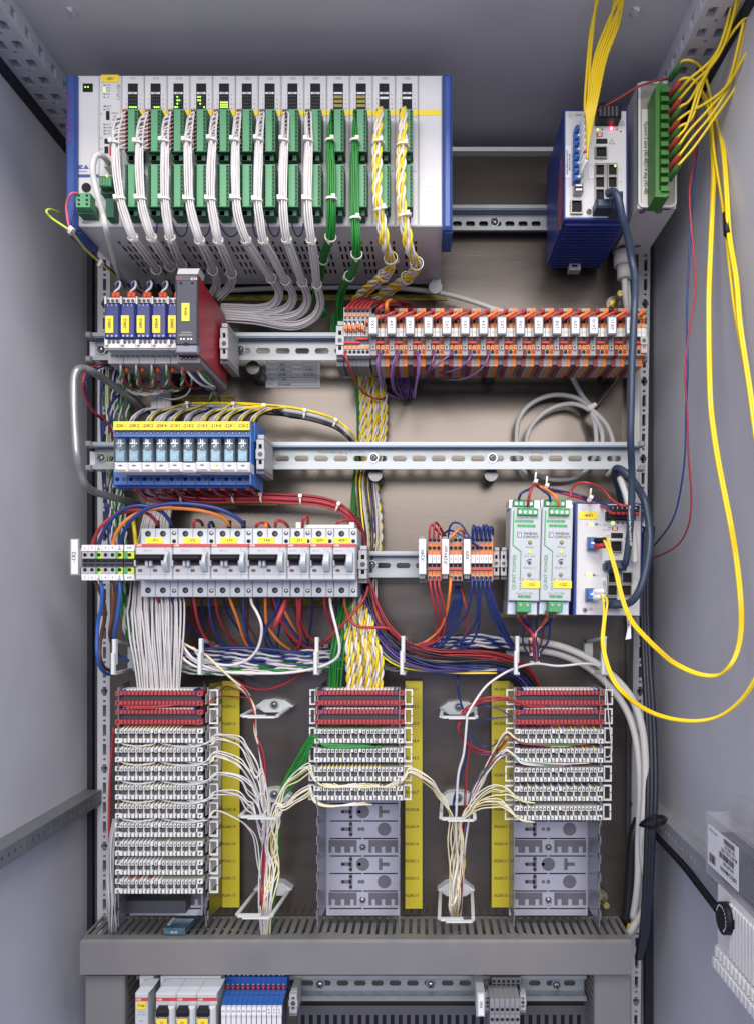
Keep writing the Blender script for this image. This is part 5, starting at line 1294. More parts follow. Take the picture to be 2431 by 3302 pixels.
    for yy, rr, cc in ((1719, 7, 'screw'), (1745, 6.5, 'hole'), (1905, 7, 'screw')):
        mb = MB().disc(sx, yy + dy, rr, YS - .0004, YS + .001, 'hole', 12)
        if cc == 'screw': mb.dome(sx, yy + dy, rr * .8, YS - .0004, .0006, 'screw', 8); mb.pb(sx - rr * .6, yy - .8 + dy, sx + rr * .6, yy + .8 + dy, YS - .0013, YS - .001, 'darkgrey')
        part(r, 'screw_hole', mb)
    m0 = s0 + (sa - s0) * (.17 if poles == 2 else -.02); m1 = m0 + 55
    plate(r, m0, 1733 + dy, m1, 1751.5 + dy, YS - .001, 'yellow', tag, 10, name='name_plate')
    return r
D('stripered', (.50, .055, .05), .5, 0, .05, 90); D('inkfaint', (.36, .37, .38), .7, 0, 0); D('windowred', (.18, .04, .03), .5, 0, .1, 200)
for a in ((437.6, 557.6, 454.6, 574.4, 2, '-1F1'), (558.4, 680, 575, 694.6, 2, '-1F2'), (680.6, 802, 695.2, 814.5, 2, '-1F3'), (802.6, 925.5, 815, 935.5, 2, '-1F4'), (926.4, 998.6, 937, 1004.5, 1, '-2F1'), (999.4, 1073, 1005, 1076.5, 1, '-30F1'), (1073.8, 1147, 1077, 1153, 1, '-40F1')):
    breaker(*a)
mb = MB().pb(955, 1692, 1142, 1703, .895, .93, 'ivory').pb(955, 1684, 971, 1703, .892, .93, 'ivory').pb(1127, 1684, 1142, 1703, .892, .93, 'ivory'); solo('busbar', 'ivory comb busbar behind the three single-pole breakers', 'busbar', mb)

# terminals -1X2
YX = .872
X2_ = thing('earth_terminal_block', 'grey and green-yellow terminals with white tag -1X2', 'terminal block', W(348, 1872, YX))
xs = [262.5, 285, 308, 329, 351.5, 374, 397, 434]; nm = ['1', '2', '3\nPE', '4', '5', '6\nPE', 'PAS']
for i in range(7):
    a, b = xs[i] + .4, xs[i + 1] - .4
    if i == 6: a += 4
    g = i in (2, 5, 6); mb = MB()
    mb.pb(a, 1778, b, 1801, YX, .93, 'yelgreen' if g else 'lightgrey'); mb.pb(a, 1801, b, 1830, YX + .004, .93, 'darkgrey'); mb.pb(a, 1830, b, 1850, YX, .93, 'yelgreen' if g else 'lightgrey')
    if g: mb.pb(a, 1778, a + (b - a) * .35, 1801, YX - .0004, YX, 'psugreen').pb(a, 1830, a + (b - a) * .35, 1850, YX - .0004, YX, 'psugreen')
    for yy in (1789, 1837): mb.disc((a + b) / 2 + 1, yy, 6, YX - .0006, YX + .001, 'hole', 10)
    mb.pb(a + 2, 1806, b - 2, 1812, YX + .0035, YX + .005, 'hole'); mb.pb(a + 2, 1818, b - 2, 1824, YX + .0035, YX + .005, 'hole')
    s = part(X2_, 'terminal_slice', mb, at=W((a + b) / 2, 1850, YX))
    mb = MB().prism([(a + 2, 1757), (b + 2, 1757), (b, 1777), (a, 1777)], YX - .001, .92, 'white'); part(s, 'number_tab', mb); part(s, 'number_tab', MB().prism([(a, 1851), (b, 1851), (b + 2, 1871), (a + 2, 1871)], YX - .001, .92, 'white'))
    t = MB()
    for yy in (1766, 1862):
        for j, q in enumerate(nm[i].split('\n')): t.text(q, (a + b) / 2 + 1, yy + (j * 9 - (4 if '\n' in nm[i] else 0)), 6, YX - .0013, 'ink', 8, wmax=b - a - 3)
    part(s, 'lettering', t)
mb = MB().pb(227, 1737, 255, 1855, YX - .004, YX - .001, 'bag'); mb.pb(231, 1740, 252, 1851, YX - .0046, YX - .004, 'inkwhite'); tp = part(X2_, 'group_tag', mb); part(tp, 'lettering', MB().text('-1X2', 239, 1796, 12, YX - .0049, 'ink', 90)); part(X2_, 'tag_carrier', MB().pb(232, 1770, 266, 1830, YX, YX + .02, 'bag'))

# terminals X24V, X24Vext, X0V
YV = .872
def vblock(tag, tx, x0, n, bridge_):
    r = thing('terminal_group', 'orange terminals with white tag %s' % tag, 'terminal group', W(x0 + 20, 1870, YV), 'orange terminals beside the power supplies')
    for i in range(n):
        a = x0 + 13.9 * i; mb = MB(); last = i == n - 1
        mb.pb(a, 1726, a + 13.2, 1872, YV + .004, .925, 'lightgrey'); mb.pb(a + 1, 1750, a + 12, 1775, YV + .003, YV + .005, 'orange'); mb.pb(a + 1, 1776, a + 12, 1790, YV + .003, YV + .005, 'orange')
        for yy in (1741, 1767): mb.disc(a + 6.5, yy, 5.8, YV + .0025, YV + .004, 'hole', 10)
        mb.pb(a + 1, 1816, a + 12, 1828, YV + .003, YV + .005, 'hole'); mb.pb(a + 1, 1840, a + 12, 1858, YV + .003, YV + .005, 'orangelight'); mb.disc(a + 6.5, 1864, 5.8, YV + .0025, YV + .004, 'hole', 10)
        mb.pb(a + 4, 1778, a + 9, 1786, YV + .002, YV + .004, 'orangelight')
        if last: mb.pb(a + 13.2, 1726, a + 15.5, 1872, YV + .0036, .925, 'orange')
        s = part(r, 'terminal_slice', mb, at=W(a + 7, 1872, YV)); mb = MB().pb(a + .5, 1789, a + 12.8, 1816, YV, YV + .004, 'white'); nt = part(s, 'number_tab', mb); part(s, 'lettering', MB().text(str(i + 1), a + 6.6, 1801, 7, YV - .0003, 'ink'))
    part(r, 'plug_bridge', MB().pb(x0, 1829, x0 + 13.9 * n, 1838, YV - .001, YV + .004, 'stripered'))
    mb = MB().pb(tx - 2, 1737, tx + 23, 1853, YV - .005, YV - .002, 'bag'); mb.pb(tx, 1739, tx + 20, 1850, YV - .0056, YV - .005, 'inkwhite'); tp = part(r, 'group_tag', mb); part(tp, 'lettering', MB().text(tag, tx + 10.5, 1792, 11.5, YV - .0059, 'ink', 90, wmax=84))
    part(r, 'tag_holder', MB().pb(tx + 1, 1730, tx + 18, 1866, YV, .925, 'grey'))
    part(r, 'base_foot', MB().pb(x0 - 26, 1866, x0 + 13.9 * n, 1878, YV + .018, .935, 'midgrey'))
vblock('-X24V', 1351, 1379, 3, 1); vblock('-X24Vext', 1425, 1447.5, 3, 1); vblock('-X0V', 1495, 1517.5, 5, 1)

# ================================================================ power supplies
YQ = .872
def psu(x0, tag, first):
    r = thing('power_supply', 'slim grey and green power supply with yellow tag %s' % tag, 'power supply', W(x0 + 50, 1983, YQ), 'slim power supplies')
    r.rotation_euler = (0, R(1.55), 0)
    x1 = x0 + 99.5
    part(r, 'housing', MB().pb(x0 + 1, 1640, x1 - 1, 1936, YQ + .006, .93, 'silver')); part(r, 'front_panel', MB().cb(x0, 1636, x1, 1938, YQ, YQ + .006, 'psufront', .001))
    mb = MB().pb(x0 - 5, 1613, x0 + 9, 1640, YQ + .02, .93, 'silver').pb(x1 - 24, 1613, x1 - 6, 1640, YQ + .02, .93, 'silver').pb(x0 - 2, 1625, x1 - 2, 1642, YQ + .03, .93, 'silver'); part(r, 'top_bracket', mb)
    mb = MB().cb(x0 - 3, 1938, x1 - 5, 1983, YQ + .012, .93, 'silver', .001); part(r, 'lower_bracket', mb)
    for (a, b, yy, n_, Yp) in ((x0 + 9, x1 - 26, 1611, 4, YQ + .006), (x0 + 22, x1 - 12, 1638, 4, YQ - .004)):
        mb = MB().cb(a, yy, b, yy + 24, Yp, YQ + .03, 'psugreen', .001); w_ = (b - a) / n_
        for i in range(n_): mb.disc(a + w_ * (i + .5), yy + 13, 5.2, Yp - .0003, Yp + .001, 'screw', 10); mb.pb(a + w_ * (i + .5) - 3.5, yy + 12.3, a + w_ * (i + .5) + 3.5, yy + 13.6, Yp - .0006, Yp, 'darkgrey'); mb.pb(a + w_ * i + 2, yy, a + w_ * i + 8, yy + 3, Yp - .0002, Yp, 'greendark')
        part(r, 'terminal_plug', mb)
    mb = MB().cb(x0 + 28, 1941, x0 + 74, 1975, YQ - .004, YQ + .02, 'psugreen', .001)
    for i in range(2): mb.disc(x0 + 40 + 22 * i, 1951, 7, YQ - .0045, YQ - .003, 'green', 12); mb.disc(x0 + 40 + 22 * i, 1951, 4, YQ - .005, YQ - .004, 'screw', 8)
    part(r, 'terminal_plug', mb)
    Yt = YQ - .0003; t = MB(); a = x0
    t.text('Output DC 24V 5 A', a + 55, 1670, 7, Yt, 'inkgrey', wmax=76); t.text('Input DC 48V', a + 52, 1914, 7, Yt, 'inkgrey', wmax=54)
    for i in range(4): t.pb(a + 15 + 15 * i, 1676, a + 29 + 15 * i, 1685, Yt, YQ, 'psugreen'); t.pb(a + 22 + 15 * i, 1691, a + 36 + 15 * i, 1700, Yt, YQ, 'psugreen'); t.text('++--'[i], a + 22 + 15 * i, 1680.5, 5, Yt - .0002, 'inkwhite')
    for i in range(2): t.pb(a + 30 + 22 * i, 1919, a + 50 + 22 * i, 1928, Yt, YQ, 'psugreen')
    t.text('PHŒNIX', a + 67, 1720, 8, Yt, 'ink', wmax=50); t.text('CONTACT', a + 67, 1731, 8, Yt, 'ink', wmax=50)
    t.pb(a + 23, 1716, a + 37, 1733, Yt, YQ, 'ink'); t.pb(a + 25, 1718, a + 35, 1731, Yt - .0002, YQ, 'inkwhite'); t.text('P', a + 30, 1724.5, 9, Yt - .0004, 'ink')
    for s, yy in (('Boost', 1763), ('DC OK', 1792), ('18-29.5 V', 1830)): t.text(s, a + 65, yy, 7.5, Yt, 'inkgrey')
    t.text('U   <38.4 V', a + 67, 1867, 8, Yt, 'inkgrey'); t.text('IN', a + 47, 1870, 4, Yt, 'inkgrey')
    t.text('QUINT POWER', a + 17, 1845, 11.5, Yt, 'psugreen', 90)
    part(r, 'lettering', t)
    mb = MB()
    for b in ([(a + 8, 1647), (a + 12, 1647), (a + 12, 1758), (a + 8, 1760)], [(a + 8, 1760), (a + 12, 1758), (a + 38, 1777), (a + 35, 1780)], [(a + 35, 1780), (a + 38, 1777), (a + 38, 1874), (a + 35, 1874)]): mb.prism(b, YQ - .0003, YQ, 'psugreen')
    for i in range(3): mb.pb(a + 35, 1879 + 9 * i, a + 39, 1884 + 9 * i, YQ - .0003, YQ, 'psugreen')
    part(r, 'green_line', mb)
    for yy, m_ in ((1749, 'olive'), (1778, 'ledgreen'), (1853, 'olive')): part(r, 'indicator_lamp', MB().disc(a + 65, yy, 7, YQ - .0004, YQ, 'midgrey', 12).dome(a + 65, yy, 5.4, YQ - .0004, .0012, m_, 10))
    mb = MB().disc(a + 65, 1814.5, 6, YQ - .0005, YQ, 'darkgrey', 12); n = 10
    for i in range(n):
        q0, q1 = R(180 + 120 * i / n), R(180 + 120 * (i + 1) / n); k0, k1 = 11 - 2.2 * i / n, 11; mb.face([W(a + 65 + math.cos(q) * k, 1814.5 + math.sin(q) * k, YQ - .0003) for q, k in ((q0, 9), (q1, 9), (q1, 10.5 + .3 * i), (q0, 10.2 + .3 * i))], 'ink')
    part(r, 'adjuster', mb)
    plate(r, a + 42, 1872, a + 101, 1896, YQ - .0012, 'yellow', tag, 9.5, name='name_plate')
    return r
psu(1636.5, '-1G1', 1); psu(1738.5, '-1G2', 0)
# yellow name strips stuck on the plate, half hidden, in a darker yellow than the tags
def strip(x0, x1, y0, y1, texts, label, Y=.9985, mat='yellowdark'):
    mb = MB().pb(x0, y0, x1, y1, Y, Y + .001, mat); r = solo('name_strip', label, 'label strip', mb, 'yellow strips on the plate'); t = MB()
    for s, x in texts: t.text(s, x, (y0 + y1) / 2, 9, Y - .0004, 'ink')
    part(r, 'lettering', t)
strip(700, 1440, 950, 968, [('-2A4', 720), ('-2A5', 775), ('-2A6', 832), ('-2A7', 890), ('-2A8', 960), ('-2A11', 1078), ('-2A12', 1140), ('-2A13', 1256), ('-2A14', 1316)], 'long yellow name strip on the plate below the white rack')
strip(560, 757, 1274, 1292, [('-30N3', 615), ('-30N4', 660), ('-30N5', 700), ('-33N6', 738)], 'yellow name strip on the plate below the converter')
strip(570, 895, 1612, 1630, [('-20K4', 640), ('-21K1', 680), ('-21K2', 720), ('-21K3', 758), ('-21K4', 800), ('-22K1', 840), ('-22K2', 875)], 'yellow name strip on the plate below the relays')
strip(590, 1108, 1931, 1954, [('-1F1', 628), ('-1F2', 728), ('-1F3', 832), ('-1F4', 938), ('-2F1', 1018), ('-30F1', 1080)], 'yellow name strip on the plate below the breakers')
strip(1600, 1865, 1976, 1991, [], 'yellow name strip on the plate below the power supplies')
# paper data plate
r = solo('data_plate', 'pale printed data plate below the second rail', 'data plate', MB().pb(858, 1163, 1033, 1250, .9985, .9995, 'greywhite')); t = MB(); Yt = .998
def bx(x0, y0, x1, y1):
    for a in ((x0, y0, x1, y0 + 1.2), (x0, y1 - 1.2, x1, y1), (x0, y0, x0 + 1.2, y1), (x1 - 1.2, y0, x1, y1)): t.pb(*a, Yt, Yt + .0004, 'inkgrey')
for i, (a, b, c, d) in enumerate((('Frequenz', '50Hz', 'Schaltnum.', ''), ('Nennstrom', '16/80', 'Steuersp.', '24 VDC'), ('Com. Nr.', '19158', 'Datum', '01.07.2019'))):
    y = 1169 + 16 * i; t.text(a, 878, y + 5, 5.5, Yt, 'inkgrey'); bx(897, y, 943, y + 11); t.text(c, 960, y + 5, 5.5, Yt, 'inkgrey'); bx(977, y, 1022, y + 11)
    if b: t.text(b, 912, y + 6, 5.5, Yt - .0002, 'ink')
    if d: t.text(d, 998, y + 6, 5.5, Yt - .0002, 'ink')
for i, (a, b) in enumerate((('Projekt', 'RSU'), ('Bez.', 'RSU Aa-00-NF'))):
    y = 1217 + 16 * i; t.text(a, 876, y + 5, 5.5, Yt, 'inkgrey'); bx(897, y, 1022, y + 11); t.text(b, 918, y + 6, 5.5, Yt - .0002, 'ink', wmax=38)
part(r, 'lettering', t)
# ================================================================ punch-down strips
YL, YLb = .905, .926
D('lsagapshade', (.13, .125, .115), .6, 0, .1, 90)  # shade of the gaps between caps, painted onto the pale strip face
D('lsaside', (.55, .52, .42), .5, 0, .05, 60)
def capmesh(col, kind, ref):
    mb = MB()
    if kind == 'plain': mb.pb(0 + ref[0], ref[1], ref[0] + 8.2, ref[1] + 12.5, YL - .0034, YL + .001, col)
    elif kind == 'open':
        mb.holed(lambda u, v, d: (X(u, YL), YL - .0030 + d, Z(v, YL)), ref[0], ref[0] + 8.2, ref[1], ref[1] + 13, [(ref[0] + 2.4, ref[0] + 6.9, ref[1] + 3.2, ref[1] + 12)], .003, col, back='hole')
        for xx in (ref[0], ref[0] + 8.2): mb.face([W(xx, ref[1], YL) - Vector((0, .003, 0)), W(xx, ref[1] + 13, YL) - Vector((0, .003, 0)), W(xx, ref[1] + 13, YL), W(xx, ref[1], YL)], col)
        mb.face([W(ref[0], ref[1], YL) - Vector((0, .003, 0)), W(ref[0] + 8.2, ref[1], YL) - Vector((0, .003, 0)), W(ref[0] + 8.2, ref[1], YL), W(ref[0], ref[1], YL)], col)
    elif kind == 'red':
        mb.pb(ref[0], ref[1], ref[0] + 8.6, ref[1] + 12, YL - .0034, YL + .001, col); mb.pb(ref[0] - 3, ref[1] + 4, ref[0], ref[1] + 10, YL - .0012, YL + .001, 'dred')
    return mb
REF = (1300, 2400); RO = W(*REF, YL)
CAP = {(c, k): capmesh(c, k, REF).mesh('contact_cap', RO) for c, k in (('white', 'plain'), ('white', 'open'), ('stripred', 'red'))}
def stubmesh(col, lean=6):
    a = W(REF[0] + lean, REF[1] - 15, YL + .014); b = W(REF[0], REF[1] + 1, YL - .0012)
    return MB().tube([a, (a + b) / 2 + Vector((0, -.002, .001)), b], .00085, col, 6).mesh('wire_end', RO)
STUB = {}
def lstrip(x0, x1, y0, red, label, group, stubs=None, ears='r', lean=6, skip=()):
    "x0..x1: front face; y0: top of the upper contact row"
    r = thing('terminal_strip', label, 'terminal strip', W((x0 + x1) / 2, y0 + 46, YL), group)
    col = 'stripred' if red else 'white'; body = 'stripred' if red else 'ivory'
    mb = MB()
    mb.pb(x0, y0 - 1, x1, y0 + 13, YL, YLb, body); mb.pb(x0 + 18, y0, x1 - 18, y0 + 13, YL - .0002, YL, 'dred' if red else 'lsagapshade'); mb.pb(x0, y0 + 30, x1, y0 + 46, YL, YLb, body if red else 'lsagapshade')
    mb.pb(x0 + 3, y0 + 13, x1 - 3, y0 + 30, YL + .005, YLb - .001, 'darkgrey' if red else 'midgrey')
    for a, b in ((x0 - .5, x0 + 16), (x1 - 16, x1 + .5)):
        for yy in (y0, y0 + 31):
            mb.pb(a, yy - 1, b, yy + 14, YL - .003, YL, col); mb.pb(a + 5, yy + 3, b - 5, yy + 6, YL - .0033, YL - .002, 'hole'); mb.pb(a + 5, yy + 6, a + 8, yy + 11, YL - .0033, YL - .002, 'hole')
    if not red:
        # scalloped lower edge of the upper row
        n = 10; pw = (x1 - x0 - 36) / n
        for i in range(n):
            xx = x0 + 18 + pw * i; mb.prism([(xx + 2, y0 + 13), (xx + pw - 2, y0 + 13), (xx + pw - 6, y0 + 18), (xx + 6, y0 + 18)], YL - .001, YL + .006, 'hole'); mb.pb(xx + pw - 2, y0 + 13, xx + pw + 2, y0 + 30, YL - .0005, YL + .01, body)
    part(r, 'housing', mb)
    pitch_ = (x1 - x0 - 36) / 20.0; u = U(1, YL)
    for i in range(20):
        xx = x0 + 18.5 + pitch_ * i
        for j, yy in enumerate((y0, y0 + 31)):
            k = ('stripred', 'red') if red else ('white', 'plain' if j or i in (8, 10) else 'open')
            inst(r, 'contact_cap', CAP[k], RO + Vector((u * (xx - REF[0]), 0, -u * (yy - REF[1]))))
    if not red:
        t = MB()
        for i, s in enumerate('1234567890'): t.text(s, x0 + 18.5 + pitch_ * (2 * i + .1) + 3.8, y0 + 39, 7, YL - .0037, 'ink')
        part(r, 'lettering', t)
    if stubs:
        for i, c in stubs:
            if (c, lean) not in STUB: STUB[(c, lean)] = stubmesh(c, lean)
            inst(r, 'wire_end', STUB[(c, lean)], RO + Vector((u * (x0 + 22 + pitch_ * i - REF[0]), 0, -u * (y0 - REF[1]))))
    # wire guides
    for e in ears:
        xa, xb = (x1 + (21 if x0 < 500 else 3), x1 + (50 if x0 < 500 else 29)) if e == 'r' else (x0 - 18 if x0 < 1400 else x0 - 30, x0 + 2)
        mb = MB(); tk = 4.2; yt, yb_ = y0 - 6, y0 + 44; Ye = .912
        mb.pb(xa, yt, xb, yt + tk, Ye, Ye + .004, 'white'); mb.pb(xa, yb_ - tk, xb, yb_, Ye, Ye + .004, 'white')
        o, i_ = (xb, xa) if e == 'r' else (xa, xb); o1 = o - tk if e == 'r' else o + tk; i1 = i_ + tk if e == 'r' else i_ - tk
        mb.pb(min(o, o1), yt + tk, max(o, o1), yt + 22, Ye, Ye + .004, 'white'); mb.pb(min(o, o1), yt + 26, max(o, o1), yb_ - tk, Ye, Ye + .004, 'white'); mb.pb(min(i_, i1), yt + tk, max(i_, i1), yb_ - tk, Ye + .0005, Ye + .05, 'white')
        part(r, 'wire_guide', mb)
    if red: 
        mb = MB(); n = int((x1 - x0 - 40) / 11.5)
        for i in range(n): mb.pb(x0 + 24 + 11.5 * i, y0 - 8, x0 + 33 + 11.5 * i, y0 - 4, YL + .002, YL + .02, 'white'); mb.pb(x0 + 27 + 11.5 * i, y0 - 5, x0 + 29 + 11.5 * i, y0 - 1, YL + .002, YL + .01, 'white')
        part(r, 'wire_comb', mb)
        part(r, 'clip', MB().pb(x0 + 24, y0 - 6, x0 + 28, y0 + 8, YL - .0045, YL + .02, 'plcblue').pb(x1 - 30, y0 - 6, x1 - 26, y0 + 8, YL - .0045, YL + .02, 'plcblue'))
    return r
ordn = 'first second third fourth fifth sixth seventh eighth ninth tenth eleventh'.split()
for k in range(11):
    y = 2230 + 60.6 * k
    st = None if k < 2 else [(i, 'w_cream' if k < 7 else 'w_white') for i in range(16)]
    if k == 8: st = [(i, 'w_white') for i in range(9)] + [(12, 'w_cream')]
    if k >= 9: st = [(i, 'w_red' if i in (2, 4, 7) and k == 10 else 'w_white') for i in range(11)]
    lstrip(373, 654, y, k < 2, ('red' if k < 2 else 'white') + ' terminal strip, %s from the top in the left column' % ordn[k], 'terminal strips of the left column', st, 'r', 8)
mid = {2: [(i, 'w_green') for i in range(16)], 3: [(i, 'w_green') for i in range(16)], 4: [(i, 'w_white' if i % 2 == 0 else 'w_yellow') for i in range(16)], 5: [(i, 'w_white' if i % 2 == 0 else 'w_yellow') for i in range(7, 16)]}
for k in range(6):
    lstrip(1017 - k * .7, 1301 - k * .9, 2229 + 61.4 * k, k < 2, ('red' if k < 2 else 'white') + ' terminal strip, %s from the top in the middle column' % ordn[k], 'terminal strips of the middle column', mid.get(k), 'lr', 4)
c4 = ['w_blue', 'w_red'] * 4; c5 = [(8, 'w_grey'), (10, 'w_yellow'), (11, 'w_grey'), (13, 'w_yellow'), (14, 'w_grey'), (16, 'w_yellow'), (17, 'w_grey'), (19, 'w_yellow')]
rt = {2: [(i, c4[i]) for i in range(8)] + c5, 3: [(i, c4[i]) for i in range(8)] + c5, 4: [(1, 'w_red'), (3, 'w_red'), (10, 'w_yellow'), (11, 'w_grey'), (13, 'w_yellow')],
      5: [(i, ['w_white', 'w_blue', 'w_white', 'w_green'][i % 4]) for i in range(20)], 6: [(0, 'w_cream'), (1, 'w_blue'), (2, 'w_cream'), (3, 'w_green')]}
for k in range(7):
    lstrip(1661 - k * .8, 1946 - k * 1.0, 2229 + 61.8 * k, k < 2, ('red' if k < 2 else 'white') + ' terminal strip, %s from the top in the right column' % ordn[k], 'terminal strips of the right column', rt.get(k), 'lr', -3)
# mounting channels behind the strips
def channel(xl, xr, xbl, xbr, label, teeth=True):
    r = thing('mounting_channel', label, 'mounting channel', W((xl + xr) / 2, 2990, .90), 'channels behind the strips')
    Yb_ = .968; mb = MB(); H = []; z1, z0 = Z(2215, Yb_), Z(2952, Yb_); a, b = X(xbl, Yb_), X(xbr, Yb_); pz = (z1 - z0) / 13.05
    for k in range(13):
        zz = z1 - pz * (k + .62); mid_ = (a + b) / 2; H.append((a + .004, mid_ - .001, zz - .0016, zz)); H.append((mid_ + .001, b - .002, zz - .0016, zz))
    mb.holed(lambda u, v, d: (u, Yb_ + d, v), a, b, z0, z1, H, .0012, 'channel', edge='darkgrey'); part(r, 'back_sheet', mb)
    mb = MB(); yo = Yb_ - .0004; mid_ = (a + b) / 2
    def disc3(m, x, z, q): m.add([(x + q * math.cos(2 * math.pi * i / 16), yo, z + q * math.sin(2 * math.pi * i / 16)) for i in range(16)], [tuple(range(16))], 'punched')
    def rect3(m, x0, x1, zz0, zz1): m.add([(x0, yo, zz0), (x1, yo, zz0), (x1, yo, zz1), (x0, yo, zz1)], [(0, 1, 2, 3)], 'punched')
    for k in range(12):
        zc = z1 - pz * (k + 1.12); kind = (1, 0, 2)[k % 3]
        if kind in (0, 1):
            sx = a + (b - a) * .22
            rect3(mb, sx, sx + .011, zc - .0022, zc + .0022); rect3(mb, sx + .0085, sx + .0130, zc - .0075, zc + .0075); disc3(mb, sx, zc, .0022); disc3(mb, sx + .0108, zc - .0075, .0022); disc3(mb, sx + .0108, zc + .0075, .0022)
            disc3(mb, sx + .0215, zc, .0022)
            if kind == 1: disc3(mb, mid_, zc, .0085); sx = mid_ + .020; rect3(mb, sx, sx + .0045, zc - .0075, zc + .0075); rect3(mb, sx + .004, sx + .0135, zc - .0022, zc + .0022)
            else: disc3(mb, mid_, zc, .0026); disc3(mb, mid_ + .027, zc, .0085)
        else:
            for s0, s1 in ((a + .003, mid_ - .0075), (mid_ + .0075, b - .002)):
                rect3(mb, s0, s1, zc + .000, zc + .0085)
                for q in range(3):
                    w_ = (s1 - s0) / 3; rect3(mb, s0 + w_ * q, s0 + w_ * q + w_ * .32, zc - .0075, zc); rect3(mb, s0 + w_ * q + w_ * .68, s0 + w_ * (q + 1), zc - .0075, zc); 
    part(r, 'punched_openings', mb)
    for k in (8, 11): 
        zc = z1 - pz * (k + 1.14); pq = CY - (zc - ZC) * F / Yb_; screw(r, CX + mid_ * F / Yb_, pq, 11, Yb_, ang=.9, h=.005)
    for sx, xf in ((0, xl), (1, xr)):
        mb = MB(); x = X(xf, .90); zf1, zf0 = Z(2215, .90), Z(2990, .90); p = (zf1 - zf0) / 12.9
        xb_ = (a if sx == 0 else b)
        for k in range(13):
            za, zb_ = zf1 - p * k, zf1 - p * (k + 1)
            xm = x + (xb_ - x) * .15
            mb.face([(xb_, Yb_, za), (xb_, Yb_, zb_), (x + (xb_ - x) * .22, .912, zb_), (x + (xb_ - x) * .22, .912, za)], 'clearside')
            # tooth at the free edge
            mb.box(x - .0006, x + .0006, .899, .905, za - p * .46, za - p * .02, 'steel'); mb.box(xm - .0006, xm + .0006, .905, .911, za - p * .98, za - p * .40, 'steel')
            mb.face([(x, .902, za - p * .40), (xm, .908, za - p * .46), (xm, .908, za - p * .52), (x, .902, za - p * .46)], 'steel')
        part(r, 'toothed_flange', mb)
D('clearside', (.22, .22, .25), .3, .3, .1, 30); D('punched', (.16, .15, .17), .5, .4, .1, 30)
channel(383, 672, 420, 655, 'steel channel behind the left terminal strips')
channel(1023, 1288, 1053, 1287, 'steel channel behind the middle terminal strips')
channel(1657, 1935, 1640, 1893, 'steel channel behind the right terminal strips')
# dark block standing in for the shade in the hollow under the left column
solo('channel_shade', 'dark block standing in for the shade at the foot of the left strips', 'block', MB().pb(400, 2905, 600, 2945, .945, .965, 'darkgrey'))
# yellow marker strips
def marker(x0, x1, y1, tags, tx, label, Y=.985, side=None):
    r = thing('marker_strip', label, 'marker strip', W((x0 + x1) / 2, y1, Y), 'yellow marker strips')
    part(r, 'strip', MB().pb(x0, 2196, x1, y1, Y, Y + .002, 'yellowstrip'))
    t = MB()
    for i, s in tags: t.text(s, tx, 2222 + 55.4 * i, 9, Y - .0004, 'ink', wmax=46)
    part(r, 'lettering', t)
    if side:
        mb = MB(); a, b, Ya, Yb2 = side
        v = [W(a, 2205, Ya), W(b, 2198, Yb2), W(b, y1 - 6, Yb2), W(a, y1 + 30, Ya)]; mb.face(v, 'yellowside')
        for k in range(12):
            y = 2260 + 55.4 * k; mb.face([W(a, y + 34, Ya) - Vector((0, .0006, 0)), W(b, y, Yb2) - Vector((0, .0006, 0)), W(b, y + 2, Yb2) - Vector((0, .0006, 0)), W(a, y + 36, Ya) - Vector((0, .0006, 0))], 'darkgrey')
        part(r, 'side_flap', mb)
    return r
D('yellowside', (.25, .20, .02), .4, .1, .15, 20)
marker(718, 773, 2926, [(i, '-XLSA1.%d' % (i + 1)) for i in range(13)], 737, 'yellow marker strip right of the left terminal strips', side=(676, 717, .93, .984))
marker(1306, 1361, 2930, [(i, '-XLSA2.%d' % (i + 1)) for i in range(13)], 1326, 'yellow marker strip right of the middle terminal strips')
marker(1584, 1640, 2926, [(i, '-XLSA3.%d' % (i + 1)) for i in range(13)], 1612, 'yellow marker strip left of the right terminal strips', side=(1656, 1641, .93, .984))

# ================================================================ cable rings
def ring3(label, back, front, bar=7, group='white cable rings'):
    """back: (cx, cy, half width, half height) of the foot on the plate; front: pixel quad (4 points) of the loop front at depth Yf"""
    pass
def cring(label, foot, loop, r=None, w_=9, kind='foot'):
    "foot: polygon on the plate (pixels, depth .99); loop: closed list of (px, py, Y) for the bent bar"
    o = thing('cable_ring', label, 'cable ring', W(foot[0][0], foot[0][1], .99), 'white cable rings')
    part(o, 'foot_plate', MB().prism(foot, .988, .9995, 'ringgrey'))
    P = [W(*p) for p in loop]; mb = MB()
    # flat bar: rectangular section swept along the loop
    n = len(P); hw = U(w_ / 2, .93)
    S = smooth(P, 4); T, N, B = frames(S); m = len(S)
    ring = []
    for i in range(m):
        d = Vector((0, 1, 0)); t = Vector(T[i]); q = t.cross(d)
        if q.length < .2: q = Vector((0, 0, 1)).cross(t) if abs(t.z) < .9 else Vector((1, 0, 0)).cross(t)
        q.normalize(); e = q.cross(t).normalized(); c = Vector(S[i])
        ring.append([c + q * hw * .55 + e * .0032, c - q * hw * .55 + e * .0032, c - q * hw * .55 - e * .0032, c + q * hw * .55 - e * .0032])
    for i in range(m - 1):
        for k in range(4):
            j = (k + 1) % 4; mb.face([ring[i][k], ring[i + 1][k], ring[i + 1][j], ring[i][j]], 'ringgrey')
    mb.face(ring[0], 'ringgrey'); mb.face(ring[-1][::-1], 'ringgrey')
    part(o, 'loop', mb)
    return o
D('ringgrey', (.62, .64, .62), .45, 0, .04, 60)
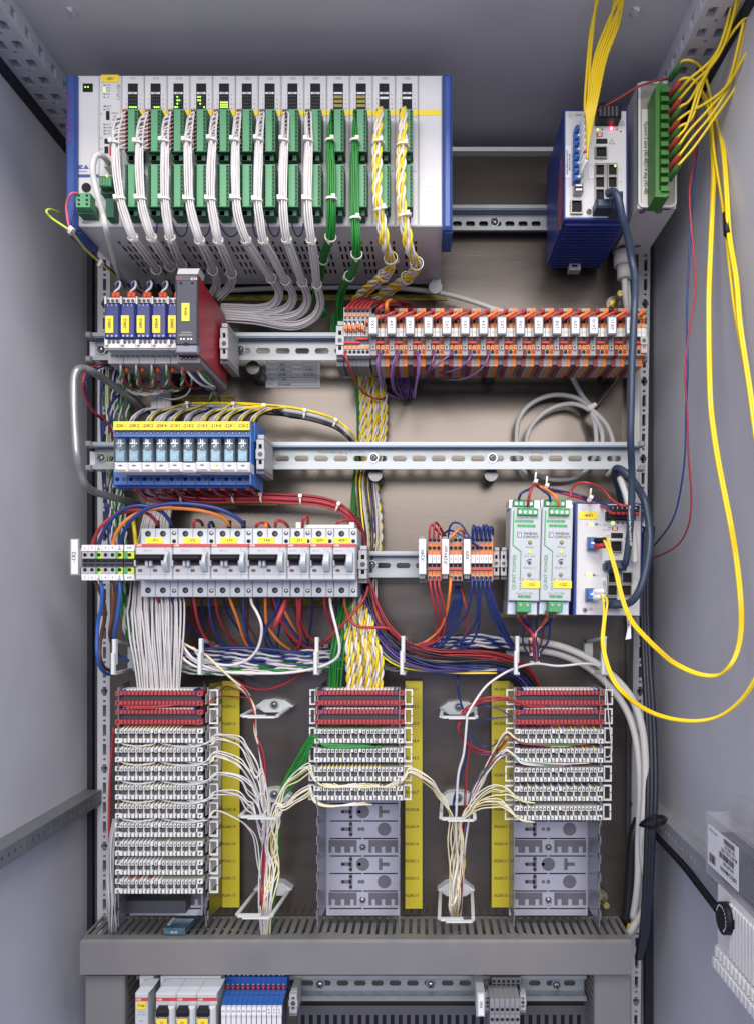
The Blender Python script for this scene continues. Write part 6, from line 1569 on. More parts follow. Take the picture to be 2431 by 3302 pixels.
# upright rings round the horizontal loom (open to the right, bar at the left front)
def vring(label, xb, xf, yt, yb, dx, hook=True):
    o = thing('cable_ring', label, 'cable ring', W(xb, yb, .99), 'white cable rings')
    Yf = .895; mb = MB(); tk = 9
    part(o, 'foot_plate', MB().prism([(xb - 12, yt + 20), (xb + 14, yt + 16), (xb + 14, yb - 6), (xb - 12, yb - 14)], .988, .9995, 'ringgrey'))
    for yy, y2 in ((yt, yt + 12), (yb, yb - 14)):
        a = [W(xf, yy - tk / 2, Yf), W(xf, yy + tk / 2, Yf)]; b = [W(xb, y2 - tk / 2, .99), W(xb, y2 + tk / 2, .99)]
        q = Vector((.0022, 0, 0)); v = [a[0] - q, a[0] + q, a[1] + q, a[1] - q, b[0] - q, b[0] + q, b[1] + q, b[1] - q]
        q2 = U(9, Yf); v = [Vector((p.x, p.y, p.z)) for p in v]
        mb.add(v, [(0, 1, 2, 3), (7, 6, 5, 4), (0, 4, 5, 1), (1, 5, 6, 2), (2, 6, 7, 3), (3, 7, 4, 0)], 'ringgrey')
    part(o, 'arms', mb)
    ym = yt + (yb - yt) * .38
    mb = MB().cb(xf - 7, yt - tk / 2, xf + 5, ym + 38, Yf - .004, Yf + .003, 'ringgrey', .001); part(o, 'front_bar', mb)
    mb = MB().cb(xf - 11, ym, xf + 1, yb + tk / 2, Yf - .010, Yf - .0042, 'ringgrey', .001); part(o, 'hook_bar', mb)
vring('white cable ring at the left end of the twisted loom', 425, 368, 2066, 2172, 0)
vring('white cable ring right of the white wire ribbon', 690, 648, 2064, 2172, 0)
vring('white cable ring just left of the bright green wires', 1044, 1022, 2060, 2172, 0)
vring('white cable ring round the red and blue loom below the first orange terminals', 1312, 1300, 2056, 2172, 0)
vring('white cable ring below the two power supplies', 1644, 1668, 2056, 2172, 0)
vring('white cable ring in shadow around the cream cables at right', 1896, 1950, 2056, 2172, 0)
# lying rings (horizontal loops standing out towards the viewer)
def hring(label, xc, yc, hw, xf, yf, hwf, bar=11, h=22, deep=.895):
    o = thing('cable_ring', label, 'cable ring', W(xc, yc, .99), 'white cable rings')
    foot = [(xc - hw, yc + h * .15), (xc - hw * .55, yc - h * .8), (xc, yc - h), (xc + hw * .55, yc - h * .8), (xc + hw, yc + h * .15), (xc + hw * .5, yc + h), (xc - hw * .5, yc + h)]
    part(o, 'foot_plate', MB().prism(foot, .984, .9995, 'ringgrey')); screw(o, xc, yc - 2, 11, .984, h=.003, washer=15)
    Yf = deep; tk = U(5.5, Yf); mb = MB()
    for s in (-1, 1):
        b = W(xc + s * hw * .93, yc + 2, .986); a = W(xf + s * hwf, yf, Yf); q = Vector((-s * U(bar, Yf), 0, 0)); z = Vector((0, 0, tk))
        v = [a, a + q, b + q, b, a - z, a + q - z, b + q - z, b - z]; mb.add(v, [(0, 1, 2, 3), (7, 6, 5, 4), (0, 4, 5, 1), (1, 5, 6, 2), (2, 6, 7, 3), (3, 7, 4, 0)], 'ringgrey')
    part(o, 'arms', mb)
    mb = MB(); x0, x1 = X(xf - hwf, Yf), X(xf + hwf, Yf); zt = Z(yf, Yf); xm = (x0 + x1) / 2
    c = .004; v = [(x0, Yf, zt), (x0 + c, Yf - .006, zt), (xm + .010, Yf - .006, zt), (xm + .010, Yf, zt)]
    def slab(pts, zz0, zz1): 
        n = len(pts); mb.add([(x, y, zz1) for x, y in pts] + [(x, y, zz0) for x, y in pts], [tuple(range(n)), tuple(range(2 * n - 1, n - 1, -1))] + [(i, n + i, n + (i + 1) % n, (i + 1) % n) for i in range(n)], 'ringgrey')
    slab([(x0, Yf + .001), (x0 + c, Yf - .005), (xm + .008, Yf - .005), (xm + .008, Yf + .001)], zt - tk * 1.2, zt)
    slab([(xm - .012, Yf - .0052), (xm - .012, Yf - .0095), (x1 - c, Yf - .0095), (x1, Yf - .003), (x1, Yf + .001), (x1 - .004, Yf + .001), (x1 - .004, Yf - .0052)], zt - tk * 1.25, zt - .0004)
    part(o, 'front_bar', mb)
hring('white cable ring near the top, right of left marker strip', 885, 2275, 62, 838, 2305, 63)
hring('white cable ring gathering the white and green wires, middle height', 885, 2565, 55, 838, 2628, 68)
hring('large white cable ring at the bottom left over the duct', 880, 2866, 62, 822, 2946, 62, deep=.88)
hring('white cable ring below the red wires, right of middle marker strip', 1478, 2282, 62, 1478, 2308, 62)
hring('white cable ring gathering cream wires, middle height at right', 1475, 2575, 60, 1475, 2635, 60)
hring('large white cable ring at the bottom right over the duct', 1470, 2868, 60, 1470, 2958, 60, deep=.88)
D('w_purple', (.10, .04, .16), .45, 0, .06, 90)
D('w_olive', (.46, .38, .12), .45, 0, .06, 90)
ORD3 = ['leftmost', 'middle', 'rightmost']; ORD5 = ['leftmost', 'second from left', 'middle', 'fourth from left', 'rightmost']; ORD6 = ['leftmost', 'second from left', 'third from left', 'third from right', 'second from right', 'rightmost']
# ================================================================ looms and single wires
def zm(ox, oy, s): return lambda pts: path(pts, ox, oy, s)
zA, zB, zC = zm(200, 1550, 2.639), zm(700, 1550, 2.639), zm(1300, 1550, 2)
# white ribbon from under the rack down to the first strip
P = path([(640, 1010, .955), (560, 1060, .965), (525, 1150, .97), (522, 1290, .972), (525, 1400, .965), (520, 1600, .96), (500, 1720, .955), (498, 1840, .93), (505, 1960, .905), (508, 2060, .905), (512, 2140, .91), (515, 2235, .918)])
bundle('wide ribbon of white wires running down to the top left strip', None, P, 54, [.010, .013, .014, .014, .015, .017, .02, .029, .037, .034, .030, .0265], .00110, ['w_white'], k=5, flat=.20, wander=.10, twist=.0, cat='wire ribbon', name='wire_ribbon')
# yellow and white main trunk
P = path([(1150, 1000, .95), (1165, 1090, .965), (1190, 1180, .975), (1200, 1280, .975), (1200, 1380, .975), (1190, 1480, .975), (1180, 1560, .975), (1190, 1660, .972), (1195, 1760, .965), (1165, 1880, .955), (1152, 1960, .935), (1160, 2060, .915), (1172, 2130, .912), (1172, 2232, .918)])
twisted('thick trunk of yellow and white twisted pairs down the middle', None, P, 14, [.006, .010, .016, .0175, .0175, .015, .014, .014, .012, .014, .016, .020, .0235, .022], .00160, [('w_yellow', 'w_white')], .028, flat=.38, cat='wire trunk', name='wire_bundle', wander=.08)
P = path([(1088, 1010, .955), (1085, 1100, .965), (1150, 1200, .985), (1165, 1400, .985), (1150, 1560, .985), (1140, 1700, .98), (1130, 1850, .96), (1112, 1960, .93), (1098, 2060, .915), (1088, 2130, .912), (1083, 2232, .918)])
bundle('bright green wires running down to the middle strips', None, P, 13, [.007, .007, .006, .006, .006, .006, .007, .008, .0105, .011, .0095], .0011, ['w_green'], k=5, flat=.35, wander=.1, twist=.2)
# relay looms
fan = [(440, 'w_grey'), (545, 'w_grey'), (630, 'w_grey'), (700, 'w_grey'), (790, 'w_grey'), (895, 'w_grey'), (975, 'w_grey'), (1040, 'w_grey'), (1135, 'w_grey'), (1215, 'w_grey')]
main = [(800, 928, .945), (960, 925, .94), (1120, 930, .935), (1310, 940, .93), (1450, 952), (1570, 972, .935), (1680, 1000), (1770, 1035, .945), (1840, 1090), (1890, 1150, .955), (1920, 1220, .965), (1945, 1330, .978), (1960, 1430, .98), (1970, 1500, .98)]
r = thing('relay_loom', 'yellow, grey and black loom arching over the relays to the trunk', 'wire loom', path([(1310, 940, .93)], 200, 850, 2)[0])
rq = random.Random(9); n = 0
for i, (x, c) in enumerate(fan):
    for j, col in enumerate((c, 'w_yellow' if i > 5 or i % 2 else 'w_grey', 'w_black')):
        xx = x + 24 * j * .8; off = Vector((0, rq.uniform(-.003, .003), rq.uniform(-.0015, .0015) + (.0045 if col == 'w_yellow' else -.0048 if col == 'w_black' else .0005)))
        arr = [p for p in main if p[0] > xx + 150]
        P = path([(xx, 1022, .862 + j * .012), (xx + 22, 985, .862 + j * .012), (xx + 75, 948 + j * 4, .88 + j * .012), (xx + 130, 935 + j * 3, .91)] + [(a[0], a[1], a[2] if len(a) > 2 else .938) for a in arr], 200, 850, 2)
        P = P[:4] + [p + off for p in P[4:]]
        part(r, 'wire', MB().tube(smooth(P, 4), .00118, col, 6), at=P[5])
Pm = smooth(path([(a[0], a[1], a[2] if len(a) > 2 else .938) for a in main], 200, 850, 2), 6)
Tm, _, _ = frames(Pm)
for q in (.02, .165, .235, .39, .53): j = int(q * (len(Pm) - 1)); part(r, 'cable_tie', tie_mesh(Pm[j], Tm[j], .0062), at=Pm[j])
# trunk part below the third rail: loose yellow, grey and black wires
P = path([(1185, 1500, .972), (1180, 1560, .965), (1188, 1650, .96), (1196, 1740, .958), (1190, 1850, .95), (1195, 1960, .94), (1215, 2060, .93), (1290, 2130, .93), (1450, 2150, .93), (1600, 2150, .93)])
bundle('loose yellow, grey and black wires down the trunk below the third rail', None, P, 16, [.010, .014, .015, .013, .010, .009, .009, .010, .010, .010], .0012, ['w_yellow', 'w_grey', 'w_black', 'w_blue', 'w_black', 'w_brown', 'w_grey'], k=5, flat=.4, wander=.15)
# red loom under the relays
r = thing('relay_loom', 'red loom tied along under the relays, bending down at the right', 'wire loom', path([(1300, 1515, .935)], 200, 850, 2)[0])
mainr = [(780, 1508, .945), (950, 1512, .94), (1110, 1510, .938), (1290, 1508, .935), (1440, 1515, .935), (1560, 1520, .935), (1640, 1528, .935), (1720, 1545), (1790, 1572, .94), (1850, 1615), (1900, 1670, .945), (1940, 1740, .95), (1960, 1830, .955), (1975, 1950, .95), (1985, 2060, .94), (2010, 2200, .93), (2060, 2340, .925), (2120, 2460, .925)]
for i in range(10):
    x = 470 + 87.8 * i * .92
    for j, col in enumerate(('w_red', 'w_wine' if i % 3 else 'w_pink')):
        off = Vector((0, rq.uniform(-.0025, .0035), -.0058 + .0058 * ((i * 2 + j) * 7 % 20) / 10))
        arr = [p for p in mainr if p[0] > x + 130]
        P = path([(x + 14 * j, 1422, .905), (x + 8 + 16 * j, 1448, .905), (x + 40 + 10 * j, 1482, .92), (x + 100, 1503, .935)] + [(a[0], a[1], a[2] if len(a) > 2 else .938) for a in arr], 200, 850, 2)
        P = P[:3] + [p + off for p in P[3:]]
        part(r, 'wire', MB().tube(smooth(P, 4), .00105, col, 6), at=P[5])
    c = W(200 + (x + 4) / 2, 850 + 1430 / 2, .905); part(r, 'ferrule', MB().tube([c + Vector((0, 0, .004)), c - Vector((0, 0, .006))], .0024, 'ferrule', 7), at=c)
P = path([(500, 1450, .925), (570, 1500, .935), (700, 1522, .945)] + [(a[0], a[1] + 14, .945) for a in mainr[1:9]] + [(a[0] - 12, a[1] + 6, .952) for a in mainr[9:]], 200, 850, 2)
for q in range(2): part(r, 'wire', MB().tube(smooth([p + Vector((0, 0, -.002 * q)) for p in P], 4), .00105, 'w_blue', 6), at=P[4])
Pm = smooth(path([(a[0], a[1], a[2] if len(a) > 2 else .938) for a in mainr], 200, 850, 2), 6); Tm, _, _ = frames(Pm)
for q in (0, .118, .177, .29, .47): j = int(q * (len(Pm) - 1)); part(r, 'cable_tie', tie_mesh(Pm[j], Tm[j], .0060), at=Pm[j])
# horizontal twisted looms
P = path([(560, 2128, .955), (640, 2122, .95), (760, 2118, .945), (880, 2122, .945), (1000, 2120, .95), (1090, 2112, .955), (1200, 2108, .965), (1330, 2100, .965), (1420, 2078, .955), (1500, 2068, .95), (1600, 2068, .955), (1660, 2078, .965)])
twisted('blue and white twisted pairs running across behind the white cable rings', None, P, 10, [.009, .009, .0092, .0095, .0095, .009, .0085, .008, .008, .0075, .0075, .0075], .00142, [('w_blue', 'w_white')], .040, flat=.6, cat='wire loom', name='wire_loom', wander=.12)
P = path([(400, 1880, .985), (410, 1980, .98), (440, 2080, .965), (540, 2140, .955), (640, 2156, .95), (760, 2158, .945), (880, 2154, .945), (1000, 2144, .95), (1090, 2140, .96), (1250, 2146, .97), (1350, 2150, .975)])
twisted('green and white twisted pairs running across below the blue ones', None, P, 5, [.006, .006, .006, .006, .006, .006, .006, .006, .0055, .0055, .005], .00142, [('w_green', 'w_white')], .036, flat=.55, cat='wire loom', name='wire_loom', wander=.12)
# big mixed loom to the right
P = path([(1175, 1875, .945), (1200, 1960, .935), (1240, 2040, .93), (1310, 2102, .925), (1400, 2128, .925), (1500, 2130, .93), (1590, 2135, .935), (1665, 2155, .94), (1710, 2200, .95), (1725, 2245, .955)])
bundle('thick mixed loom of red and blue wires curving to the right strips', None, P, 34, [.009, .011, .0135, .0155, .0155, .0145, .0135, .0125, .011, .010], .00118, ['w_red', 'w_blue', 'w_blue', 'w_wine', 'w_blue', 'w_red', 'w_black', 'w_blue', 'w_red', 'w_violet', 'w_blue', 'w_black', 'w_wine'], k=6, flat=.7, wander=.25, cat='wire loom')
# wires of the small orange terminals
def droop(name, label, pts, r, col, grp=None): return wire(name, label, 'wire', zC(pts), r, col, grp, k=6, seg=7)
for i, (x, col) in enumerate(((170, 'w_red'), (198, 'w_red'), (226, 'w_red'))):
    droop('terminal_wire', ORD3[i] + ' red wire hanging from the terminals of -X24V', [(x, 626, .872), (x + 8, 700, .87), (x + 30 + 4 * i, 820, .88), (x + 48 - 2 * i, 920, .90), (x + 20, 1010, .915), (x - 70, 1060, .92), (x - 150, 1090, .925)], .0014, 'w_red', 'wires below the small terminals')
droop('terminal_wire', 'orange wire hanging from terminal 1 of -X24Vext', [(305, 626, .872), (298, 720, .87), (280, 840, .885), (240, 950, .905), (150, 1035, .918), (20, 1085, .925)], .0017, 'w_orange')
droop('terminal_wire', 'red wire hanging under -X24Vext right of the orange one', [(365, 680, .90), (392, 770, .89), (415, 880, .895), (405, 980, .91), (340, 1060, .925), (240, 1100, .93)], .0011, 'w_red')
for i, x in enumerate((443, 472, 499, 527, 555)):
    droop('terminal_wire', ORD5[i] + ' dark blue wire hanging from the terminals of -X0V', [(x, 626, .872), (x - 4 + i, 700, .87), ([410, 480, 490, 560, 600][i], 850, .885), ([330, 440, 480, 620, 640][i], 960, .905), ([250, 330, 420, 680, 690][i], 1060, .92), ([160, 230, 300, 730, 735][i], 1100 if i < 3 else 1110, .93)], .0014, 'w_blue', 'wires below the small terminals')
multi('dark blue wires behind the orange wire under -X24Vext', [zC([(340 + 8 * i, 680, .905), (330 + 12 * i, 760, .90), (290 + 18 * i, 860, .905), (200 + 26 * i, 980, .915), (60 + 34 * i, 1085, .925)]) for i in range(5)], .0013, ['w_blue'])
multi('dark blue wires slanting from -X0V down to the power supply ring', [zC([(545 + 4 * i, 690, .90), (560 + 9 * i, 780, .90), (605 + 9 * i, 900, .905), (650 + 11 * i, 1010, .92), (715 + 8 * i, 1110, .935)]) for i in range(4)], .0013, ['w_blue'])
for i, (x, h) in enumerate(((168, 285), (196, 268), (224, 300))): droop('terminal_wire', ORD3[i] + ' red wire loop rising from the terminals of -X24V', [(x, 385, .872), (x + 2, h + 30, .868), (x + 18 - 4 * i, h, .872), (x + 50 - 8 * i, h + 40, .885), (x + 80 - 14 * i, 362, .90)], .0013, 'w_red', 'loops above the small terminals')
droop('terminal_wire', 'orange wire bent over the top of -X24Vext', [(308, 385, .872), (318, 355, .868), (350, 325, .872), (380, 322, .88), (392, 345, .895)], .0017, 'w_orange')
droop('terminal_wire', 'dark blue wire arching over -X24Vext to -X0V', [(290, 380, .885), (295, 310, .875), (320, 272, .872), (370, 282, .868), (410, 340, .868), (450, 400, .868), (500, 434, .874)], .0012, 'w_blue')
droop('terminal_wire', 'second dark blue wire arching lower over -X24Vext', [(262, 340, .89), (300, 320, .878), (360, 345, .868), (420, 380, .868), (470, 420, .87), (505, 438, .876)], .0012, 'w_blue')
for i in range(5):
    x = 446 + 27.6 * i
    for q in range(2): droop('terminal_wire', ORD5[i] + ' dark blue loop above -X0V, the %s one of its pair' % ['front', 'rear'][q], [(x, 388, .872), (x - 4 + 8 * q, 330, .866), (x + 4 + 8 * q, 288 + 10 * ((i + q) % 3), .866), (x + 16 + 4 * q, 310, .876), (x + 20, 360, .90)], .0012, 'w_blue', 'loops above the small terminals')
# power supply wires
droop('supply_wire', 'red wire rising from the upper plug of supply -1G1', [(800, 165, .868), (806, 120, .862), (820, 60, .862), (842, 22, .872), (870, 30, .882), (950, 62, .892), (1100, 100, .897), (1250, 150, .902), (1320, 190, .865), (1335, 205, .85)], .0017, 'w_red')
droop('supply_wire', 'blue wire arching from supply -1G1 to the lower switch', [(742, 120, .877), (760, 80, .872), (815, 52, .877), (850, 25, .882), (900, 45, .887), (1000, 65, .892), (1150, 100, .900), (1290, 150, .865), (1330, 175, .852)], .0015, 'w_blue')
droop('supply_wire', 'orange wire rising from the upper plug of supply -1G2', [(1000, 165, .868), (985, 110, .862), (955, 80, .867), (915, 55, .877), (870, 35, .884)], .0017, 'w_orange')
droop('supply_wire', 'blue wire from supply -1G2 joining the tied pair', [(945, 128, .877), (938, 95, .874), (900, 65, .878), (860, 35, .884)], .0015, 'w_blue')
droop('supply_wire', 'red wire arching over the lower switch plug', [(1075, 110, .86), (1085, 55, .86), (1130, 15, .855), (1200, 18, .85), (1280, 55, .865), (1340, 120, .865), (1400, 158, .85), (1460, 160, .855)], .0014, 'w_red')
for i, (x, y, sx) in enumerate(((846, 14, 1), (918, 40, 1), (1200, 118, 1))):
    c = zC([(x, y, .884)])[0]; solo('cable_tie', 'white cable tie on the supply wires, ' + ['above supply -1G1', 'above supply -1G2', 'left of the lower switch plug'][i], 'cable tie', tie_mesh(c, (1, 0, -.35), .0034, w=.0035).tube([c, c + Vector((.001, -.003, .012))], .0012, 'tie', 5), 'ties on the supply wires')
for i, (x0, col, e) in enumerate(((738, 'w_red', 838), (780, 'w_blue', 838), (928, 'w_orange', 852), (970, 'w_blue', 852))):
    sup = '-1G1' if i < 2 else '-1G2'
    droop('supply_wire', '%s wire from the lower plug of supply %s' % ({'w_red': 'red', 'w_blue': 'blue', 'w_orange': 'orange'}[col], sup), [(x0, 858, .877), (x0 + (10 if i < 2 else -6), 890, .882), ((x0 + e) / 2, 940, .902), (e - 2 + 4 * (i % 2), 1000, .87), (e + 2 + 6 * (i % 2), 1070, .89), (e + 8 + 5 * (i % 2), 1150, .91), (e + 10, 1180, .93)], .0019, col)
    c = zC([(x0, 860, .877)])[0]; solo('ferrule', 'dark red wire sleeve, %s under supply %s' % ('left' if i % 2 == 0 else 'right', sup), 'wire sleeve', MB().tube([c + Vector((0, 0, .004)), c - Vector((0, 0, .005))], .0026, 'w_brown', 8), 'sleeves under the supplies')
for i, (x, y) in enumerate(((838, 1020), (845, 1120), (845, 1172))):
    c = zC([(x, y, .905 + .008 * i)])[0]; solo('cable_tie', 'white cable tie round the wires below the supplies, ' + ['upper', 'middle', 'lowest'][i] + ' of three', 'cable tie', tie_mesh(c, (0, 0, -1), .0052, w=.003), 'ties below the supplies')
multi('dark wires hanging behind the tied supply wires', [zC([(780 + 40 * i, 880, .93), (775 + 42 * i, 960, .935), (770 + 40 * i, 1040, .94), (800 + 20 * i, 1110, .945), (850, 1150, .95)]) for i in range(5)], .0012, ['w_blue', 'w_wine'])
# wires above the -1X2 terminals and the breakers
def wa(name, label, pts, r, col, cat='wire', grp=None, f=zA): return wire(name, label, cat, f(pts), r, col, grp, k=7, seg=8)
wa('feed_wire', 'thick red wire arching from terminal 1 to breaker -1F1', [(262, 560, .885), (275, 500, .88), (330, 400, .875), (420, 315), (540, 265, .875), (660, 252), (740, 285, .88), (790, 330), (812, 370, .89), (815, 395, .90)], .0021, 'w_red')
wa('feed_wire', 'thick blue wire arching from terminal 2 to breaker -1F1', [(318, 560, .88), (335, 480, .872), (400, 360, .868), (500, 260), (620, 215, .868), (740, 222), (850, 265, .875), (910, 330), (930, 370, .888), (935, 395, .90)], .0022, 'w_blue')
wa('feed_wire', 'thick orange wire arching from terminal 4 to breaker -1F3', [(435, 560, .88), (455, 470, .875), (520, 365, .872), (620, 290), (760, 245, .872), (950, 235, .872), (1150, 250), (1300, 285, .875), (1385, 330), (1420, 375, .888), (1425, 400, .90)], .0020, 'w_orange')
wa('feed_wire', 'thick blue wire arching from terminal 5 to breaker -1F3', [(492, 560, .875), (515, 470, .868), (580, 350, .862), (680, 265), (800, 215, .86), (980, 195, .86), (1200, 212), (1360, 250, .868), (1480, 310), (1535, 360, .88), (1545, 395, .898)], .0023, 'w_blue')
for x, y in ((815, 383), (935, 383), (1425, 383), (1548, 383)):
    c = zA([(x, y, .893)])[0]; nm_ = {815: 'red wire of -1F1', 935: 'blue wire of -1F1', 1425: 'orange wire of -1F3', 1548: 'blue wire of -1F3'}[x]
    solo('wire_sleeve', 'short black sleeve on the ' + nm_, 'wire sleeve', MB().tube([c + Vector((0, 0, .006)), c - Vector((0, 0, .004))], .0027, 'black', 9), 'black sleeves on the breaker feeds')
wa('earth_wire', 'thick yellow wire dropping to the earth terminal', [(600, 300, .93), (612, 360, .91), (622, 440, .905), (630, 520, .90), (632, 560, .895)], .0022, 'w_yellow')
for i, (x, col, c2) in enumerate(((290, 'w_brown', 'brown'), (330, 'w_lblue', 'light blue'), (425, 'w_brown', 'brown'), (490, 'w_lblue', 'light blue'))):
    pts = [[(280, 850, .885), (320, 930, .89), (362, 1050, .90), (365, 1180, .91), (340, 1300, .915), (325, 1420, .915), (330, 1520, .915), (365, 1590, .93), (420, 1620, .95)],
           [(332, 850, .88), (345, 950, .88), (335, 1080, .885), (310, 1200, .89), (300, 1350, .89), (303, 1480, .89), (325, 1580, .90), (380, 1640, .92), (450, 1645, .95)],
           [(428, 850, .885), (438, 980, .885), (432, 1100, .89), (420, 1220, .895), (410, 1300, .905), (425, 1380, .93), (460, 1450, .955)],
           [(492, 850, .88), (498, 950, .88), (480, 1100, .885), (465, 1200, .89), (450, 1300, .90), (452, 1400, .92), (485, 1490, .945), (570, 1535, .955)]][i]
    wa('feed_wire', 'thick %s wire hanging below -1X2 on the %s' % (c2, 'far left' if i < 2 else 'right side'), pts, .0022, col)
small = [('red', 'w_red', [(1125, 400, .90), (1128, 350, .895), (1150, 335, .90), (1185, 350, .915), (1200, 380, .93)], 'A', '-1F2'), ('dark blue', 'w_blue', [(1255, 400, .91), (1258, 365, .905), (1280, 355, .915), (1295, 390, .93)], 'A', '-1F2'),
         ('red', 'w_red', [(335, 395, .905), (350, 368, .90), (390, 358, .905), (430, 370, .91), (450, 395, .925)], 'B', '-1F4'), ('red', 'w_red', [(498, 395, .905), (505, 350, .90), (540, 340, .905), (580, 360, .91), (608, 395, .925)], 'B', '-1F4, right one'),
         ('orange', 'w_orange', [(418, 400, .90), (418, 370, .905), (420, 360, .93)], 'B', '-1F4'), ('red', 'w_red', [(728, 400, .895), (735, 340, .885), (750, 308, .885), (772, 310, .895), (775, 370, .92)], 'B', '-2F1'), ('red', 'w_red', [(1005, 400, .90), (1040, 350, .895), (1100, 335, .90), (1160, 342, .91), (1200, 370, .93), (1230, 430, .945)], 'B', '-40F1')]
for c, col, pts, z_, t_ in small: wa('jumper_wire', 'short %s wire looping over the top of breaker %s' % (c, t_), pts, .0019, col, f=zA if z_ == 'A' else zB)
# wires below the breakers
low = [('red', 'w_red', 'A', [(815, 985, .90), (830, 1040, .905), (900, 1110, .915), (1000, 1185, .93), (1060, 1230, .94), (1130, 1300, .955)], 'slanting from breaker -1F1'),
       ('dark blue', 'w_blue', 'A', [(940, 985, .90), (970, 1080, .91), (1030, 1180, .925), (1100, 1270, .94), (1180, 1340, .955), (1300, 1460, .965)], 'slanting behind it from breaker -1F1'),
       ('red', 'w_red', 'A', [(1122, 985, .90), (1135, 1080, .905), (1160, 1200, .92), (1210, 1320, .935), (1300, 1430, .945), (1360, 1480, .955)], 'falling from breaker -1F2'),
       ('dark blue', 'w_blue', 'A', [(1250, 985, .90), (1262, 1120, .91), (1290, 1260, .925), (1370, 1380, .94), (1480, 1465, .952)], 'falling from breaker -1F2'),
       ('dark red', 'w_wine', 'A', [(1305, 985, .90), (1330, 1140, .91), (1400, 1290, .925), (1480, 1390, .94), (1560, 1450, .952)], 'falling left of tag strip -1F2'),
       ('orange', 'w_orange', 'A', [(1425, 985, .90), (1450, 1060, .905), (1500, 1190, .915), (1540, 1320, .93), (1590, 1420, .945), (1630, 1470, .955)], 'falling from breaker -1F3'),
       ('dark blue', 'w_blue', 'A', [(1550, 985, .90), (1548, 1090, .905), (1560, 1240, .915), (1600, 1370, .93), (1680, 1480, .95)], 'falling from breaker -1F3'),
       ('white', 'w_white', 'B', [(288, 985, .895), (300, 1050, .89), (345, 1130, .885), (380, 1230, .885), (375, 1340, .89), (335, 1450, .895), (250, 1530, .90), (120, 1570, .905), (-20, 1555, .91), (-140, 1500, .91), (-200, 1420, .92)], 'curving from breaker -1F3 into the ring'),
       ('orange', 'w_orange', 'B', [(412, 985, .90), (415, 1100, .91), (425, 1220, .915), (470, 1300, .92), (540, 1380, .93), (640, 1450, .95)], 'falling from breaker -1F4'),
       ('dark blue', 'w_blue', 'B', [(540, 985, .90), (505, 1100, .905), (440, 1210, .91), (410, 1310, .915), (425, 1400, .93), (490, 1460, .95)], 'bending left below breaker -1F4'),
       ('dark blue', 'w_blue', 'B', [(500, 985, .905), (520, 1080, .91), (590, 1200, .92), (680, 1320, .93), (760, 1400, .945), (800, 1430, .955)], 'slanting right below breaker -1F4'),
       ('red', 'w_red', 'B', [(475, 985, .905), (520, 1120, .915), (580, 1260, .925), (680, 1360, .935), (790, 1420, .95), (860, 1430, .955)], 'slanting right under the red heat-shrink'),
       ('red', 'w_red', 'B', [(680, 985, .90), (690, 1090, .905), (690, 1200, .915), (715, 1300, .925), (700, 1400, .94), (650, 1450, .955)], 'hanging from breaker -2F1'),
       ('orange', 'w_orange', 'B', [(560, 1080, .92), (600, 1160, .92), (660, 1270, .93), (720, 1350, .945), (740, 1390, .955)], 'slanting behind the heat-shrink'),
       ('red', 'w_red', 'B', [(708, 985, .90), (705, 1150, .91), (730, 1240, .925), (800, 1340, .94), (900, 1410, .955)], 'bowing right below breaker -2F1'),
       ('red', 'w_red', 'B', [(910, 985, .90), (920, 1080, .91), (960, 1190, .925), (1010, 1290, .94)], 'hanging from breaker -30F1'),
       ('white', 'w_white', 'B', [(962, 985, .895), (968, 1060, .89), (990, 1160, .885), (1020, 1280, .882), (1042, 1400, .882), (1030, 1490, .885), (960, 1550, .89), (820, 1600, .895), (600, 1635, .90), (350, 1640, .905), (100, 1630, .91), (-100, 1580, .91), (-240, 1500, .915), (-310, 1400, .93)], 'falling from breaker -30F1 and running left'),
       ('red', 'w_red', 'B', [(1085, 985, .90), (1090, 1080, .90), (1130, 1180, .90), (1200, 1240, .90), (1330, 1250, .905), (1460, 1260, .91), (1540, 1340, .92), (1580, 1380, .93)], 'running right from breaker -40F1'),
       ('red', 'w_red', 'B', [(1285, 900, .915), (1270, 960, .91), (1230, 1040, .905), (1130, 1160, .90), (1000, 1290, .905), (920, 1370, .915), (860, 1420, .94)], 'slanting across the green wires'),
       ('dark blue', 'w_blue', 'B', [(-350, 1450, .93), (-200, 1440, .93), (0, 1425, .928), (200, 1422, .928), (400, 1430, .928), (600, 1455, .932), (760, 1475, .94)], 'lying flat along the top of the twisted loom'),
       ('dark red', 'w_red', 'B', [(60, 1600, .965), (150, 1690, .97), (280, 1760, .972), (420, 1775, .972), (560, 1735, .972), (680, 1670, .97), (780, 1600, .965)], 'sagging below the twisted loom')]
for c, col, z_, pts, t_ in low: wa('breaker_wire', '%s wire %s' % (c, t_), pts, .0018 if col != 'w_white' else .0017, col, f=zA if z_ == 'A' else zB)
rk = random.Random(4); L = []
for i in range(18):
    x = 470 + 36 * i + rk.uniform(-10, 10); d = rk.uniform(-30, 120)
    L.append(path([(x, 1915, .915), (x + d * .15, 1970, .935), (x + d * .5, 2030, .955), (x + d * .9, 2085, .965), (x + d * 1.3 + 40, 2118, .965)]))
multi('dark wires hanging behind the breaker row into the twisted loom', L, .0013, ['w_blue', 'w_wine', 'w_blue', 'w_brown', 'w_wine'])
for k, (a, b) in enumerate((((590, 990, .90), (575, 1050, .895)), )):
    solo('heat_shrink', 'red heat-shrink sleeve hanging below breaker -1F4', 'sleeve', MB().tube(zB([(590, 990, .90), (570, 1060, .893), (520, 1180, .89), (482, 1265, .89)]), [.0012, .0034, .0036, .0022], 'w_red', 8))
